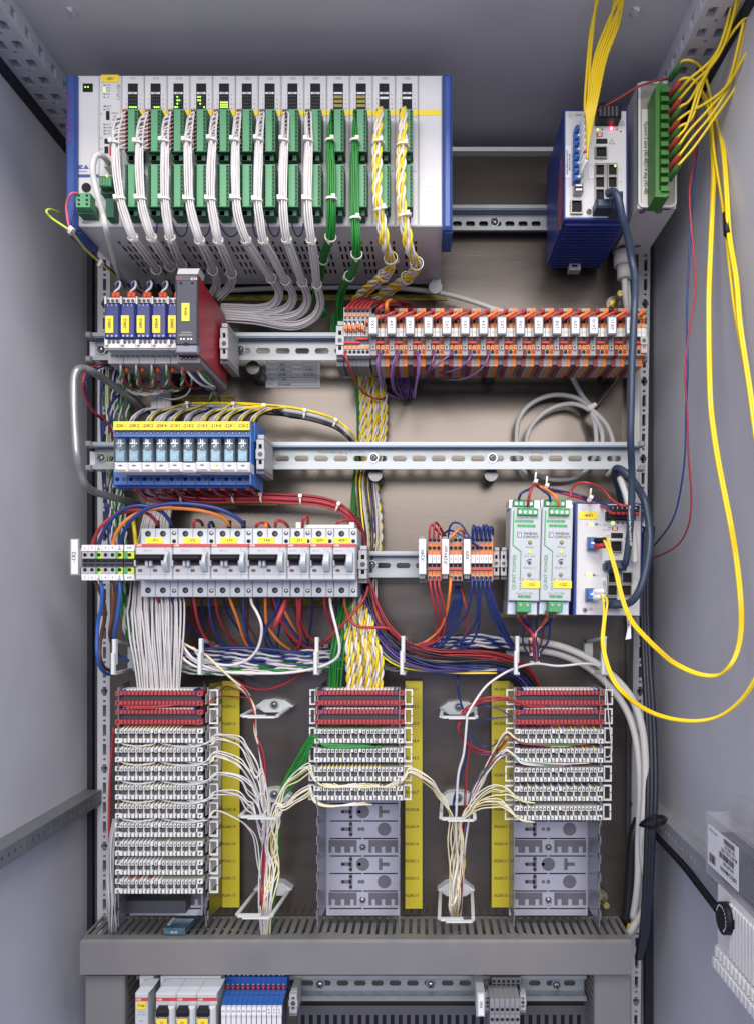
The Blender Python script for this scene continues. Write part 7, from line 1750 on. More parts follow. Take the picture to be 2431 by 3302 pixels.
wa('cross_wire', 'cream wire slanting from the loom down past the left marker strip', [(1000, 1290, .92), (1010, 1360, .915), (1100, 1420, .91), (1220, 1480, .905), (1330, 1580, .905), (1450, 1690, .91), (1550, 1770, .92), (1600, 1830, .93)], .0014, 'w_cream')
wa('cross_wire', 'white wire running just above the cream one into the loom', [(985, 1240, .925), (1010, 1350, .915), (1070, 1460, .91), (1150, 1530, .91), (1300, 1560, .915), (1500, 1580, .92)], .0015, 'w_white')
wa('cross_wire', 'white wire looping below the first right cable ring', [(975, 1400, .92), (1000, 1470, .915), (1080, 1550, .91), (1200, 1600, .91), (1400, 1625, .915), (1650, 1630, .92)], .0015, 'w_white')
# violet wires under the orange row
zV = zm(1000, 850, 2.753)
vio = [[(632, 780, .872), (600, 850, .862), (605, 960, .865), (640, 1080, .88), (690, 1160, .905), (760, 1185, .935), (830, 1200, .97)], [(640, 782, .874), (612, 860, .866), (620, 960, .87), (650, 1080, .89), (700, 1170, .92), (790, 1190, .96)],
       [(790, 780, .872), (745, 850, .86), (720, 950, .862), (722, 1050, .875), (745, 1130, .90), (800, 1180, .95)], [(800, 782, .874), (760, 860, .864), (735, 960, .868), (740, 1060, .885), (770, 1150, .92), (830, 1195, .97)],
       [(955, 780, .872), (968, 850, .862), (962, 960, .864), (940, 1080, .875), (925, 1190, .895), (900, 1120, .95)], [(948, 782, .874), (955, 860, .866), (950, 980, .868), (930, 1100, .885), (915, 1170, .93)],
       [(1110, 785, .872), (1080, 880, .866), (1040, 960, .88), (980, 1010, .92), (900, 1020, .965)], [(1275, 782, .872), (1200, 840, .864), (1090, 930, .872), (1010, 990, .905), (910, 1025, .96)],
       [(1432, 785, .872), (1400, 860, .866), (1320, 930, .875), (1200, 965, .90), (1080, 960, .94), (930, 910, .98)], [(1590, 785, .872), (1550, 890, .866), (1460, 980, .878), (1330, 1030, .90), (1180, 1025, .93), (1050, 985, .965), (920, 930, .985)]]
vt = ['-1X3, front strand', '-1X3, rear strand', '-1X4, front strand', '-1X4, rear strand', '-1X5, front strand', '-1X5, rear strand', '-2X1', '-2X2', '-2X3', '-2X4']
for p, t_ in zip(vio, vt): wire('violet_wire', 'violet wire curving down from terminal %s' % t_, 'wire', zV(p), .0010, 'w_violet', 'violet wires under the orange row', k=7)
P = zV([(770, 920, .97), (800, 980, .965), (830, 1060, .965), (840, 1140, .97), (850, 1200, .985)])
bundle('cluster of violet wires hanging in shadow behind the loops', None, P, 16, [.010, .012, .010, .008, .007], .0008, ['w_violet', 'w_purple', 'w_violet'], k=5, flat=.5, wander=.4)
wire('red_wire', 'thin red wire hanging from the fuse block in a long arc', 'wire', zV([(308, 785, .873), (325, 850, .868), (365, 950, .88), (410, 1060, .91), (460, 1130, .94), (530, 1180, .955), (610, 1205, .96), (665, 1190, .97)]), .0013, 'w_red', k=7)
for i in range(6):
    x = 318 + 38.7 * i; wire('fuse_wire', ORD6[i] + ' red wire arching back from the six fuse terminals', 'wire', zV([(x, 416, .879), (x + 8, 396, .872), (x + 50, 350 - 6 * (i % 2), .88), (x + 120, 305 + 8 * i, .91), (x + 190 + 10 * i, 290 + 8 * i, .945), (x + 260 + 25 * i, 310 + 8 * i, .965)]), .0016, 'w_red', 'red wires over the fuse block')
wire('fuse_wire', 'short orange wire curling over the first terminal group', 'wire', zV([(678, 440, .876), (676, 400, .868), (682, 350, .868), (705, 328, .88), (740, 335, .91), (800, 370, .95)]), .0024, 'w_orange')
wire('fuse_wire', 'thick red wire beside the short orange one', 'wire', zV([(592, 440, .878), (605, 405, .870), (650, 372, .872), (720, 355, .90), (800, 365, .94)]), .0026, 'w_red')
multi('dark red wires lying behind the left end of the orange row', [zV([(560 + 30 * i, 420, .95), (620 + 30 * i, 370 + 5 * i, .96), (740 + 25 * i, 350 + 8 * i, .965), (900 + 10 * i, 380 + 5 * i, .97)]) for i in range(8)], .0015, ['w_wine', 'w_red'])
# grey cable behind the rack and the coil on the right
wire('grey_cable', 'grey cable sloping from under the rack behind the orange row', 'cable', path([(700, 938, .985), (860, 930, .982), (1000, 928, .98), (1150, 925, .98), (1300, 930, .98), (1420, 945, .978), (1500, 965, .975), (1580, 992, .972), (1680, 1030, .97), (1790, 1120, .98), (1830, 1190, .985), (1872, 1270, .982), (1910, 1318, .98)]), .0032, 'w_jacket', k=7, seg=10)
zK = zm(1500, 850, 2.753)
wire('coiled_cable', 'outer turn of a grey cable coil on the plate at right', 'cable', zK([(1100, 1270, .978), (1000, 1200, .978), (880, 1168, .978), (760, 1170, .978), (640, 1210, .978), (540, 1280, .978), (475, 1380, .978), (455, 1480, .978), (455, 1600, .98), (470, 1760, .98), (540, 1880, .98)]), .0030, 'w_jacket', 'grey cable coil', k=7, seg=10)
wire('coiled_cable', 'inner turn of a grey cable coil on the plate at right', 'cable', zK([(1120, 1310, .972), (1020, 1260, .974), (920, 1245, .975), (800, 1270, .975), (690, 1330, .975), (600, 1420, .975), (555, 1510, .975), (545, 1600, .978), (590, 1800, .98), (700, 1900, .98), (850, 1920, .98), (1000, 1890, .98), (1100, 1800, .98), (1150, 1700, .978), (1160, 1580, .975), (1150, 1450, .972), (1120, 1340, .970)]), .0030, 'w_jacket', 'grey cable coil', k=7, seg=10)
wire('coiled_cable', 'right tail of a grey cable coil on the plate', 'cable', zK([(1110, 1290, .968), (1180, 1350, .968), (1250, 1430, .970), (1290, 1520, .973), (1310, 1620, .976), (1310, 1800, .98), (1250, 1890, .985)]), .0030, 'w_jacket', 'grey cable coil', k=7, seg=10)
wire('coiled_cable', 'middle tail of a grey cable coil on the plate', 'cable', zK([(1115, 1320, .969), (1160, 1390, .969), (1205, 1480, .972), (1215, 1600, .975), (1200, 1760, .98)]), .0030, 'w_jacket', 'grey cable coil', k=7, seg=10)
wire('grey_tube', 'grey tube leaning from the coil up to the right upright', 'tube', zK([(1140, 1290, .985), (1250, 1140, .985), (1360, 1000, .985), (1410, 930, .985)]), .0038, 'zinc', k=4, seg=10)
c = zK([(1115, 1275, .972)])[0]; solo('cable_tie', 'pale tie gathering the grey cable coil', 'cable tie', tie_mesh(c, (.5, 0, -1), .0058, w=.006))
# bundles at the lower left columns
zL = zm(760, 2180, 2.7367)
rj = random.Random(77)
ex = [(520, 'three'), (720, 'four'), (850, 'five'), (1010, 'six'), (1190, 'seven')]
for i, (y, s) in enumerate(ex):
    L = []
    for j in range([6, 5, 4, 4, 2][i]):
        o = j * 16
        P = path([(600 + 12 * j, 2396 + i * 60.6, .908), (630 + 8 * j, 2402 + i * 60.6, .905), (664 + 5 * j, 2396 + i * 60.6, .903), (699, 2368 + i * 60.5 + 3 * j, .905)])
        if i < 4: P += zL([(20, y + 12 + o, .90), (110, y + 90 + o * 1.8, .90), (185 - 6 * i, y + 250 + o * 1.6 - 35 * i, .903), (228 + 3 * j, max(960, y + 460) - 30 * j, .908), (245 + 9 * j, 1200, .915), (250 + 9 * (j * 3 % 5), 1450, .922), (225 + 14 * (j * 2 % 5), 1750, .925), (215 + 16 * (j * 3 % 5), 2040, .92), (235 + 12 * j, 2320, .945)])
        else: P += zL([(30, 1250 + o, .90), (110, 1310 + o * 1.2, .905), (170, 1420 + o, .91), (205, 1650, .918), (206 + 30 * j, 1850, .92), (220 + 20 * j, 2080, .918), (235 + 12 * j, 2320, .945)])
        L.append(jit(P, rj, .0016, .0015))
    multi('white wires fanning from white strip %s of the left column into the rings' % s, L, .00078, ['w_white', 'w_white', 'w_grey', 'w_white', 'w_cream'], group='white wire fans of the left column')
L = []
for i in range(11):
    P = path([(1150 + 6 * i, 2403 + 3 * (i % 4), .905), (1050 + 3 * i, 2400 + 4 * (i % 4), .903), (1008, 2372 + 5 * i % 26, .905)]) + zL([(610, 590 + 22 * i, .91), (510, 770 + 20 * i, .915), (400, 990 + 12 * i, .918), (345 + 5 * i, 1250, .92), (325 + 6 * i, 1500, .93), (320 + 5 * i, 1800, .93), (295 + 5 * i, 2050, .93), (270 + 4 * i, 2300, .95)])
    L.append(jit(P, rj, .0012, .0012))
multi('green wires slanting from the middle strips down through the left rings', L, .00095, ['w_green'])
for row in (4, 5):
    L = []
    for i in range(6):
        y0 = (770 + 16 * i) if row == 4 else (955 + 22 * i)
        P = path([(1150 + 10 * i, 2526 + (row - 4) * 62 + 3 * (i % 3), .903), (1060, 2537 + (row - 4) * 62, .902), (1014, 2516 + (row - 4) * 62, .903), (1003, 2470 + (row - 4) * 64 + 4 * i, .905)]) + zL([(640, y0 + 5, .905), (540, y0 + 70, .908), (440, y0 + 170 - 8 * i, .912), (355 + 6 * i, 1120 + 8 * i, .915), (300 + 17 * (i * 5 % 6), 1300, .915), (280 + 20 * (i * 2 % 6), 1500, .92), (300 + 17 * (i * 5 % 6), 1720, .92), (245 + 22 * (i * 3 % 6), 2000, .915), (250 + 10 * i, 2320, .945)])
        L.append(jit(P, rj, .0015, .0015))
    multi('cream wires from the %s middle strip down into the left rings' % ('last but one' if row == 4 else 'lowest'), L, .00082, ['w_white', 'w_cream', 'w_cream', 'w_white', 'w_olive', 'w_cream'], group='cream wires of the middle strips')
for i, (col, c) in enumerate((('w_wine', 'dark red'), ('w_red', 'red'), ('w_cream', 'cream'), ('w_white', 'white'))):
    P = zL([(0, 50 + 8 * i, .92), (100, 140 + 10 * i, .91), (155 + 6 * i, 300, .895), (165 + 12 * i * (1 if i < 2 else .4), 480, .90), (215 + 25 * (i < 2) * (i + .5), 680, .905), (245 + 20 * (i < 2), 900, .91), (262 + 12 * i, 1120, .915), (262 + 6 * i, 1400, .92), (240 + 12 * i, 1750, .92), (215 + 22 * i, 2000, .915), (240 + 8 * i, 2300, .945)])
    wire('ring_wire', '%s wire running down through all three left rings' % c, 'wire', jit(P, rj, .001, .001), .0010, col, 'long wires in the left rings', k=5, seg=6)
# right group
zR = zm(1380, 2150, 2.7033)
L = []
for i in range(6):
    P = path([(1150 + 20 * i, 2530, .903), (1240, 2538, .902), (1296, 2512, .903), (1322, 2476 + 4 * i, .905)]) + zR([(20, 970 + 14 * i, .905), (90, 1070 + 12 * i, .91), (160, 1180 + 8 * i, .915), (185 + 7 * i, 1320, .92), (175 + 14 * (i * 5 % 6), 1500, .925), (185 + 14 * (i * 2 % 6), 1750, .925), (190 + 12 * (i * 5 % 6), 2000, .92), (185 + 20 * (i % 3), 2120, .915), (225 + 6 * i, 2240, .945)])
    L.append(jit(P, rj, .0014, .0014))
multi('cream wires crossing the middle marker strip to the right rings', L, .00082, ['w_cream', 'w_white', 'w_olive'])
for row in (5, 6):
    L = []
    for i in range(5):
        y0 = (1035 + 18 * i) if row == 5 else (1160 + 16 * i)
        P = path([(1700 + 12 * (i % 3), 2590 + (row - 5) * 62, .903), (1672, 2578 + (row - 5) * 62, .902), (1640, 2546 + (row - 5) * 62 + 3 * i, .903)]) + zR([(640, y0, .905), (560, y0 + (6 if row == 5 else -6), .905), (450, y0 + (70 if row == 5 else 12), .91), (345 + 8 * i, 1235 + 10 * i, .915), (300 - 8 * i, 1360, .92), (265 + 12 * (i * 2 % 5), 1540, .925), (235 + 18 * (i * 3 % 5), 1750, .925), (215 + 16 * (i * 2 % 5), 2000, .92), (215 + 10 * i, 2240, .945)])
        L.append(jit(P, rj, .0014, .0014))
    multi('cream wires from the %s right strip into the right rings' % ('last but one' if row == 5 else 'lowest'), L, .00082, ['w_cream', 'w_white', 'w_cream', 'w_olive'], group='cream wires of the right strips')
L = []
for i in range(8):
    P = path([(1760 - 12 * i, 2278, .903), (1700, 2276 + i % 3 * 2, .902), (1655, 2258, .902), (1632, 2248 + i, .904)]) + zR([(560, 270 + 8 * (i % 4), .905), (450, 285 + 9 * (i % 4), .905), (360, 325 + 8 * i, .905), (292 + 8 * i, 390, .90), (258 + 4 * i, 480, .90), (258 + 4 * i, 560, .90), (305 + 3 * i, 640, .905)] + ([(345 + i, 720, .91), (330 + 2 * i, 900, .915), (318, 1200, .92), (290 + 4 * i, 1500, .93), (270 + 6 * i, 1900, .925), (255 + 4 * i, 2240, .95)] if i < 3 else [(420, 690 + 8 * i, .908), (500, 720 + 6 * i, .91), (575, 730 + 3 * i, .91), (640, 690, .908), (690, 630, .906)]))
    L.append(jit(P, rj, .0010, .0010))
multi('thin red wires from the top right strip looping through the upper right ring', L, .00068, ['w_red', 'w_wine'])
for i, pts in enumerate(([(720, 440, .905), (640, 380, .905), (520, 345, .908), (430, 335, .91), (350, 380, .905), (330, 520, .905), (325, 800, .915), (270, 1000, .925), (215, 1200, .935), (225, 1500, .935)], [(720, 440, .905), (680, 440, .905), (540, 455, .91), (420, 500, .915), (370, 600, .915), (400, 730, .91), (500, 770, .908), (600, 755, .906), (665, 740, .905)],
                         [(360, 560, .92), (420, 650, .92), (500, 700, .92), (560, 690, .915), (620, 640, .91), (680, 590, .906)])):
    wire('strip_wire', 'thin blue wire, %s in front of the right marker strip' % ['passing down the rings', 'in a wide loop', 'in a short arc'][i], 'wire', zR(pts), .0009, 'w_blue', 'blue wires of the right strips', k=6, seg=6)
for row in (2, 3):
    L = []; cc = ['w_green', 'w_brown', 'w_white', 'w_wine', 'w_cream'] if row == 2 else ['w_white', 'w_violet', 'w_white', 'w_red', 'w_green', 'w_white']
    for i in range(len(cc)):
        P = path([(1900 - 40 * (i % 3), 2400 + (row - 2) * 61 + 2 * (i % 3), .903), (1800, 2402 + (row - 2) * 63 + 2 * (i % 3), .9025), (1690, 2396 + (row - 2) * 62 + 2 * (i % 3), .902), (1655, 2380 + (row - 2) * 58, .902), (1630, 2362 + (row - 2) * 62 + 2 * (i % 4), .904)]) + zR([(600 - 8 * i, 690 + 90 * (row - 2) + 20 * i, .905), (545 - 6 * i, 800 + 16 * i + 50 * (row - 2), .907), (470 + 4 * i, 920 + 14 * i, .91), (400 + 5 * i, 1040 + 12 * i, .915), (355 + 3 * i, 1170, .92), (325 + 4 * i, 1340, .925), (300 + 3 * i, 1600, .93), (290, 1900, .93), (270, 2240, .95)])
        L.append(jit(P, rj, .0012, .0012))
    multi('mixed wires from the %s white right strip slanting into the ring' % ('first' if row == 2 else 'second'), L, .00085, cc, group='mixed wires of the right strips')
wire('ring_wire', 'long white wire from the power supply ring down to the lower right ring', 'wire', zC([(1290, 1200, .93), (1180, 1180, .925), (1000, 1195, .92), (850, 1180, .91), (720, 1210, .905), (620, 1260, .90), (520, 1340, .895)]) + zR([(350, 400, .885), (335, 480, .885), (310, 750, .89), (262, 940, .895), (245, 1250, .905), (240, 1450, .915), (255, 1700, .92), (215, 1950, .915), (235, 2240, .945)]), .0015, 'w_white', k=6)
wire('ring_wire', 'dark blue wire hanging from the loom past the upper right ring', 'wire', zR([(275, 20, .955), (258, 100, .95), (258, 200, .945), (280, 300, .93), (310, 400, .915), (335, 560, .91), (325, 800, .915), (290, 930, .92), (235, 1120, .93), (210, 1250, .945)]), .0013, 'w_blue', k=6)
wire('thin_wire', 'thin pale wire hanging along the right ends of the right strips', 'wire', path([(1948, 2180, .93), (1955, 2230, .915), (1960, 2300, .908), (1968, 2380, .905), (1971, 2420, .905), (1962, 2440, .906), (1945, 2440, .91)]), .0007, 'w_white', k=6)
# jumper wires lying under the strips of the left column
for k in range(2, 7):
    L = []
    for j in range(6):
        y = 2230 + 60.6 * k + 49 + 2 * (j % 3); x0 = 386 + 12 * j if j < 3 else 516 + 14 * (j - 3); x1 = 505 - 14 * j if j < 3 else 662
        L.append(path([(x0, y - 5, .906), (x0 + 25, y + 3, .902), ((x0 + x1) / 2, y + 5 + 2 * (j % 3), .902), (x1 - 20, y + 3, .902), (x1, y - 5, .906)]))
    multi('thin white wires sagging under white strip %s of the left column' % ['three', 'four', 'five', 'six', 'seven'][k - 2], L, .00062, ['w_white', 'w_grey'], group='sagging wires of the left strips')
L = [path([(1040 + 12 * i, 2402, .905), (1080 + 10 * i, 2411 - i, .902), (1150 + 14 * i, 2413 - i, .902), (1230, 2406, .903)]) for i in range(6)]
multi('green wires sagging under the first white strip of the middle column', L, .0008, ['w_green'])
L = [path([(1040 + 12 * i, 2526, .905), (1080 + 10 * i, 2535 + i, .902), (1130 + 20 * i, 2537 + i, .902), (1200 + 8 * i, 2528, .905)]) for i in range(4)] + [path([(1170 + 8 * i, 2526, .905), (1200 + 8 * i, 2536, .902), (1260, 2537 + i, .902), (1300, 2522, .905)]) for i in range(3)]
multi('cream wires sagging under the third white strip of the middle column', L, .0008, ['w_cream', 'w_white', 'w_olive'])
for i in range(3):
    wire('strip_wire', 'dark red wire sagging under the first red strip of the left column, %s one' % ['lowest', 'middle', 'upper'][i], 'wire', path([(385 + 12 * i, 2272, .905), (420, 2282 - 2 * i, .902), (470 + 10 * i, 2284 - 3 * i, .902), (540, 2277 - i, .903), (600, 2270, .905)]), .0010, 'w_red', 'red wires under the first red strip', k=5, seg=6)
for i in range(2):
    wire('ear_wire', 'thin red wire crossing the top of the left marker strip, %s one' % ['upper', 'lower'][i], 'wire', path([(660, 2270 - 20 * i * 0, .905), (690, 2255, .915), (715, 2222 + 24 * i, .95), (735, 2213 + 32 * i, .975), (760, 2222 + 25 * i, .975), (800, 2240 + 10 * i, .975)]), .0008, 'w_red', k=5, seg=6)
wire('red_wire', 'red wire running down the left edge of the left strips', 'wire', path([(368, 2345, .955), (362, 2420, .955), (357, 2500, .955), (354, 2580, .955), (353, 2660, .95), (358, 2740, .95), (365, 2800, .95)]), .0016, 'w_red', k=5)
P = path([(372, 2640, .945), (360, 2720, .935), (356, 2820, .93), (358, 2900, .928), (362, 2970, .935), (365, 3010, .95)])
bundle('loose grey-white wires hanging at the bottom left corner', None, P, 9, [.003, .004, .006, .007, .007, .005], .0009, ['w_grey', 'w_white'], k=5, flat=.6, wander=.5)
# green-white mess behind the isolators and relays at the left
rq = random.Random(21)
P = path([(395, 1180, .975), (390, 1270, .972), (380, 1370, .97), (385, 1480, .972), (375, 1570, .972), (380, 1680, .97), (385, 1780, .97), (390, 1880, .975)])
twisted('green and white twisted pairs hanging behind the left rail ends', None, P, 8, [.012, .014, .014, .013, .012, .012, .011, .009], .00115, [('w_green', 'w_white'), ('w_blue', 'w_white'), ('w_green', 'w_white')], .024, flat=.35, wander=.3)
P = path([(340, 1190, .985), (338, 1300, .985), (345, 1420, .98), (350, 1560, .98), (356, 1700, .98), (362, 1800, .98)])
bundle('cream and blue loose wires along the left upright', None, P, 6, [.006, .008, .008, .008, .006, .006], .0011, ['w_cream', 'w_blue', 'w_green'], k=5, flat=.4, wander=.5)
zI = zm(200, 850, 2)
iso = [(370, 590), (470, 590), (570, 590), (665, 590), (765, 660)]
for i, (x, y) in enumerate(iso):
    P = zI([(x, 570, .895), (x - 2, 620, .893), (x + 18, 690, .90), (x + 12, 750, .915), (x + 40 - 35 * (i > 2), 800, .935), (x + (30 if i < 3 else -60), 830, .955)])
    twisted('green and white pair hanging from isolator -30N%d' % (i + 1), 'pairs under the isolators', P, 1, .0001, .00125, [('w_green', 'w_white')], .030, k=8)
    c = zI([(x - 6, 570, .893)])[0]; d = zI([(x + 18, 572, .893)])[0]
    mb = MB().tube([c, c - Vector((0, 0, .007))], .0023, 'ferrule', 7).tube([d, d - Vector((0, 0, .007))], .0023, 'ferrule', 7)
    for q in (-18, 10): e = zI([(x + 40 + q, 655, .905)])[0]; mb.tube([e, e - Vector((0, 0, .008))], .0024, 'ferrule', 7)
    solo('ferrules', 'orange wire ferrules under isolator -30N%d' % (i + 1), 'ferrules', mb, 'ferrules under the isolators', kind='stuff')
    P = zI([(x + 30, 672, .905), (x + 28, 720, .905), (x + 50, 780, .92), (x + 110, 810, .94), (x + 160, 760, .955)]); wire('red_wire', 'dark red wire hanging under isolator -30N%d' % (i + 1), 'wire', P, .0013, 'w_red', 'red wires under the isolators', k=6)
P = zI([(430, 815, .955), (500, 830, .95), (580, 835, .95), (660, 820, .95), (720, 800, .955)])
twisted('green and white pairs lying across under the isolators', None, P, 3, [.003, .004, .004, .004, .003], .0012, [('w_green', 'w_white'), ('w_cream', 'w_white')], .026)
for i, (col, pts) in enumerate((('w_white', [(800, 672, .84), (840, 730, .842), (900, 780, .86), (960, 800, .885), (1000, 850, .93), (1020, 880, .96)]), ('w_white', [(865, 672, .84), (910, 740, .845), (960, 785, .87), (985, 795, .895), (975, 830, .93), (955, 880, .965)]), ('w_green', [(890, 672, .84), (920, 710, .842), (950, 750, .86), (975, 785, .885), (975, 850, .93), (960, 900, .965)]), ('w_blue', [(825, 672, .845), (870, 730, .85), (940, 790, .875), (1000, 840, .92), (1025, 900, .965)]))):
    wire('converter_wire', '%s wire dropping from the converter foot, %s' % ({'w_white': 'white', 'w_green': 'green', 'w_blue': 'dark blue'}[col], ['left', 'middle', 'right', 'behind the white ones'][i]), 'wire', zI(pts), .0014, col, 'wires of the converter', k=6)
mb = MB()
for x in (785, 800, 820, 862, 885): e = zI([(x, 655, .838)])[0]; mb.tube([e + Vector((0, 0, .003)), e - Vector((0, 0, .006))], .0024, 'ferrule', 7)
solo('ferrules', 'orange wire ferrules under the converter', 'ferrules', mb, kind='stuff')
wire('grey_wire', 'thin grey wire looping from the converter to the loom', 'wire', zI([(840, 690, .90), (835, 790, .93), (800, 850, .95), (720, 875, .96), (640, 860, .965), (540, 835, .965)]), .0011, 'w_white', k=6)
wire('red_wire', 'dark red wire bowing out left beside the steel bow', 'wire', zI([(350, 640, .96), (250, 650, .93), (165, 690, .90), (138, 760, .89), (150, 850, .90), (200, 950, .92), (270, 1000, .94), (315, 1060, .95), (330, 1130, .965)]), .0014, 'w_red', k=7)
wire('blue_wire', 'dark blue wire bowing out left beside the dark red one', 'wire', zI([(345, 645, .962), (260, 665, .93), (180, 710, .905), (152, 780, .895), (165, 870, .905), (210, 960, .925), (265, 1010, .945)]), .0013, 'w_blue', k=7)
wire('blue_wire', 'dark blue wire snaking down left of the relay tagged -20K1', 'wire', zI([(375, 840, .965), (330, 890, .95), (300, 950, .945), (310, 1010, .945), (275, 1060, .945), (270, 1140, .95), (290, 1200, .97)]), .0014, 'w_blue', k=7)
# ================================================================ row below the duct
def mini(n0, n1, s0, s1, tag, lbl):
    r = thing('circuit_breaker', lbl, 'circuit breaker', W((n0 + n1) / 2, 3400, .93), 'breakers below the duct')
    YN_, YS_ = .908, .930
    mb = MB().pb(s0, 3148, s1, 3420, YS_, .962, 'breaker'); part(r, 'body', mb)
    part(r, 'nose', MB().cb(n0, 3204, n1, 3420, YN_, YS_ + .002, 'breaker', .001).prism([(n0, 3205), (n1, 3205), (s1, 3184), (s0, 3184)], YN_ + .002, YS_, 'breaker', YN_))
    rs = part(r, 'red_stripe', MB().pb(n0 + .5, 3218, n1 - 1, 3228, YN_ - .0006, YN_ + .001, 'stripered')); part(rs, 'lettering', MB().text('ABB', n0 + 12, 3223, 6.5, YN_ - .0009, 'inkwhite', wmax=17))
    return r, YN_, YS_
r, a, b = mini(436, 478, 452, 496, 'F106', 'single breaker below the duct with yellow tag F106')
plate(r, 441, 3232, 472, 3254, a - .001, 'yellow', 'F106', 8, name='name_plate'); part(r, 'screw_hole', MB().disc(476, 3165, 10, b - .0005, b + .001, 'hole', 12))
t = MB(); t.text('In=10A', 458, 3263, 5, a - .0003, 'inkgrey'); t.text('AC 30mA', 460, 3272, 5, a - .0003, 'inkgrey'); t.text('test', 456, 3292, 6, a - .0003, 'inkgrey'); part(r, 'lettering', t)
for i, (n0, n1, s0, s1) in enumerate(((503, 568, 519, 583), (569, 634, 584, 648), (635, 700, 649, 713))):
    r, a, b = mini(n0, n1, s0, s1, 'F%d' % (i + 1), 'breaker below the duct with yellow tag F%d' % (i + 1))
    part(r, 'screw_hole', MB().disc(s0 + 21, 3166, 10, b - .0005, b + .001, 'hole', 12)); part(r, 'screw_hole', MB().disc(s0 + 53, 3166, 7, b - .0005, b + .001, 'midgrey', 10)); part(r, 'screw_hole', MB().disc(s0 + 53, 3190, 6, b - .0005, b + .001, 'hole', 10))
    part(r, 'toggle', MB().cb(n0 - 2, 3262, n0 + 38, 3282, a - .014, a + .001, 'black')); part(r, 'auxiliary_lever', MB().cb(n0 + 38, 3248, n0 + 60, 3320, a - .010, a + .001, 'greywhite', .003))
    part(r, 'toggle_guard', MB().cb(n0 - 2, 3262, n0 + 3, 3300, a - .006, a + .001, 'greywhite'))
    plate(r, n0 + 3, 3286, n0 + 36, 3312, a - .015, 'yellow', 'F%d' % (i + 1), 7, name='name_plate')
    part(r, 'lettering', MB().text('/ /', n0 + 53, 3236, 7, a - .0003, 'inkgrey'))
r = thing('terminal_block', 'row of twelve blue terminals below the duct tagged K1 to K12', 'terminal block', W(820, 3400, .91))
for i in range(12):
    x = 722 + 16.35 * i; xx = 714 + 16.35 * i; mb = MB()
    mb.pb(x + 8, 3150, x + 24, 3200, .945, .965, 'relbluedark')
    v = [W(x + 6, 3192, .94), W(x + 21.6, 3192, .94), W(xx + 15.6, 3243, .905), W(xx, 3243, .905)]; mb.face(v, 'relblue'); mb.face([W(xx + 15.6, 3243, .905), W(x + 21.6, 3192, .94), W(x + 21.6, 3243, .94)], 'relbluedark')
    mb.pb(xx, 3243, xx + 15.6, 3420, .906, .94, 'relbluedark' if i % 1 else 'darkgrey'); mb.pb(xx + 1, 3276, xx + 14.5, 3420, .904, .906, 'white')
    c = (W(x + 13, 3212, .928)); mb.box(c.x - .002, c.x + .002, c.y - .002, c.y, c.z - .002, c.z + .002, 'plcblue')
    s = part(r, 'terminal_slice', mb, at=W(xx + 8, 3300, .905)); mb = MB().pb(xx + .8, 3248, xx + 14.8, 3275, .9015, .906, 'inkwhite'); part(s, 'number_tab', mb)
    t = MB()
    if i < 9: t.text('K%d' % (i + 1), xx + 7.8, 3261, 6, .9012, 'ink', wmax=11)
    else: t.text('K', xx + 7.8, 3256, 6, .9012, 'ink'); t.text(str(i + 1), xx + 7.8, 3266, 6, .9012, 'ink', wmax=10)
    part(s, 'lettering', t)
    P = path([(x + 16 + random.uniform(-4, 4), 3140, .95), (x + 14, 3165, .948), (x + 14, 3186, .942)]); wire('control_wire', 'white wire dropping from the duct to blue terminal K%d' % (i + 1), 'wire', P, .0013, 'w_white', 'wires above the blue terminals', k=4)
    c = W(x + 14, 3184, .942); solo('ferrule', 'red ferrule on blue terminal K%d' % (i + 1), 'ferrule', MB().tube([c + Vector((0, 0, .0022)), c - Vector((0, 0, .0022))], .0021, 'red', 7), 'red ferrules above the blue terminals')
clamp(934, 958, 3196, 3276, .925, .965, 'dark grey end clamp right of the blue terminals')
r = thing('terminal_block', 'grey terminals below the duct with white tag X60', 'terminal block', W(1628, 3400, .91))
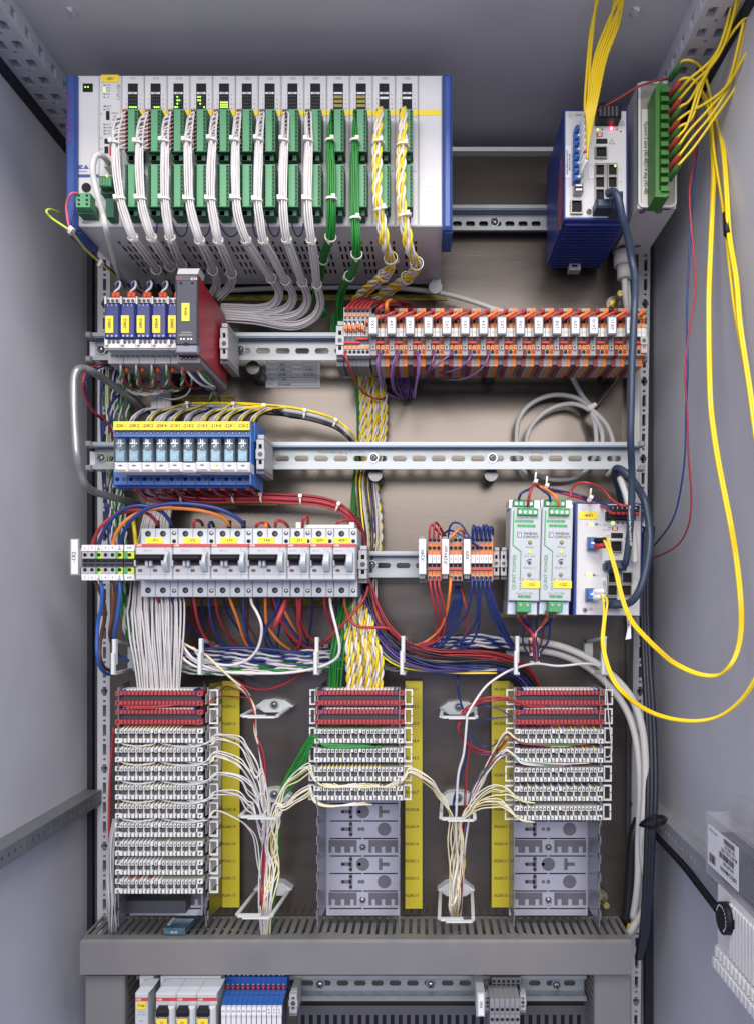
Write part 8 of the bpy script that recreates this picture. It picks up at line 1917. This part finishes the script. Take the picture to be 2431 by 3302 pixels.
for i in range(6):
    x = 1585 + 15.4 * i; xx = 1578 + 16.3 * i; mb = MB(); mb.pb(x, 3152, x + 14.8, 3197, .945, .965, 'midgrey'); mb.disc(x + 7, 3165, 5, .9445, .946, 'hole', 8); mb.pb(x + 2, 3174, x + 12, 3192, .944, .946, 'hole')
    mb.cb(xx, 3222, xx + 15.7, 3420, .912, .945, 'grey', .0008); mb.face([W(xx, 3222, .912), W(xx + 15.7, 3222, .912), W(x + 14.8, 3206, .94), W(x, 3206, .94)], 'grey')
    mb.disc(xx + 7.8, 3256, 5.5, .9115, .913, 'hole', 10); mb.disc(xx + 7.8, 3288, 5.5, .9115, .913, 'hole', 10); mb.pb(xx + 1, 3268, xx + 14, 3270, .9114, .913, 'midgrey')
    part(r, 'terminal_slice', mb, at=W(xx + 8, 3300, .912))
mb = MB().pb(1541, 3209, 1559, 3275, .905, .908, 'inkwhite'); tp = part(r, 'group_tag', mb); part(tp, 'lettering', MB().text('X60', 1550, 3241, 9, .9047, 'ink', 90)); part(r, 'tag_holder', MB().pb(1535, 3200, 1562, 3278, .908, .955, 'lightgrey'))
clamp(1676, 1694, 3200, 3266, .925, .965, 'dark grey end clamp right of the terminals tagged X60')
clamp(1562, 1578, 3200, 3266, .930, .965, 'dark grey end clamp left of the terminals tagged X60')
# slotted duct further back between
mb = MB(); z1, z0 = Z(3240, .99), Z(3420, .99); H = []
x0, x1 = X(960, .985), X(1890, .985); x = x0 + .004
while x < x1 - .008: H.append((x, x + .005, z0 + .002, z1 - .012)); x += .0105
mb.holed(lambda u, v, d: (u, .988 + d, v), x0, x1, z0, z1, H, .002, 'ductdark', back='black'); D('ductdark', (.085, .087, .095), .5, 0, .05, 40)
solo('slotted_duct', 'dark slotted duct wall behind the bottom rail', 'cable duct', mb)
# spare relay lying on the duct
r = thing('spare_relay', 'loose translucent relay lying on top of the grey duct', 'relay', W(575, 3012, .935)); r.rotation_euler = (0, 0, R(0))
mb = MB(); v0 = [W(529, 3012, .936), W(598, 3014, .936), W(598, 2993, .936), W(527, 2993, .936)]; d = Vector((.004, .038, 0))
mb.add(v0 + [p + d for p in v0], [(0, 1, 2, 3), (7, 6, 5, 4), (3, 2, 6, 7), (1, 5, 6, 2), (0, 3, 7, 4), (0, 4, 5, 1)], 'clear2'); D('clear2', (.06, .13, .17), .12, 0, .35, 90, spec=.8); part(r, 'cover', mb)
t = MB(); t.text('55.32', 562, 3006, 7, .9357, 'inkwhite'); part(r, 'lettering', t)
c = W(560, 2990, .95); mb = MB().box(c.x - .006, c.x - .002, .945, .965, v0[2].z + .0001, v0[2].z + .0006, 'ivory'); part(r, 'sticker', mb)
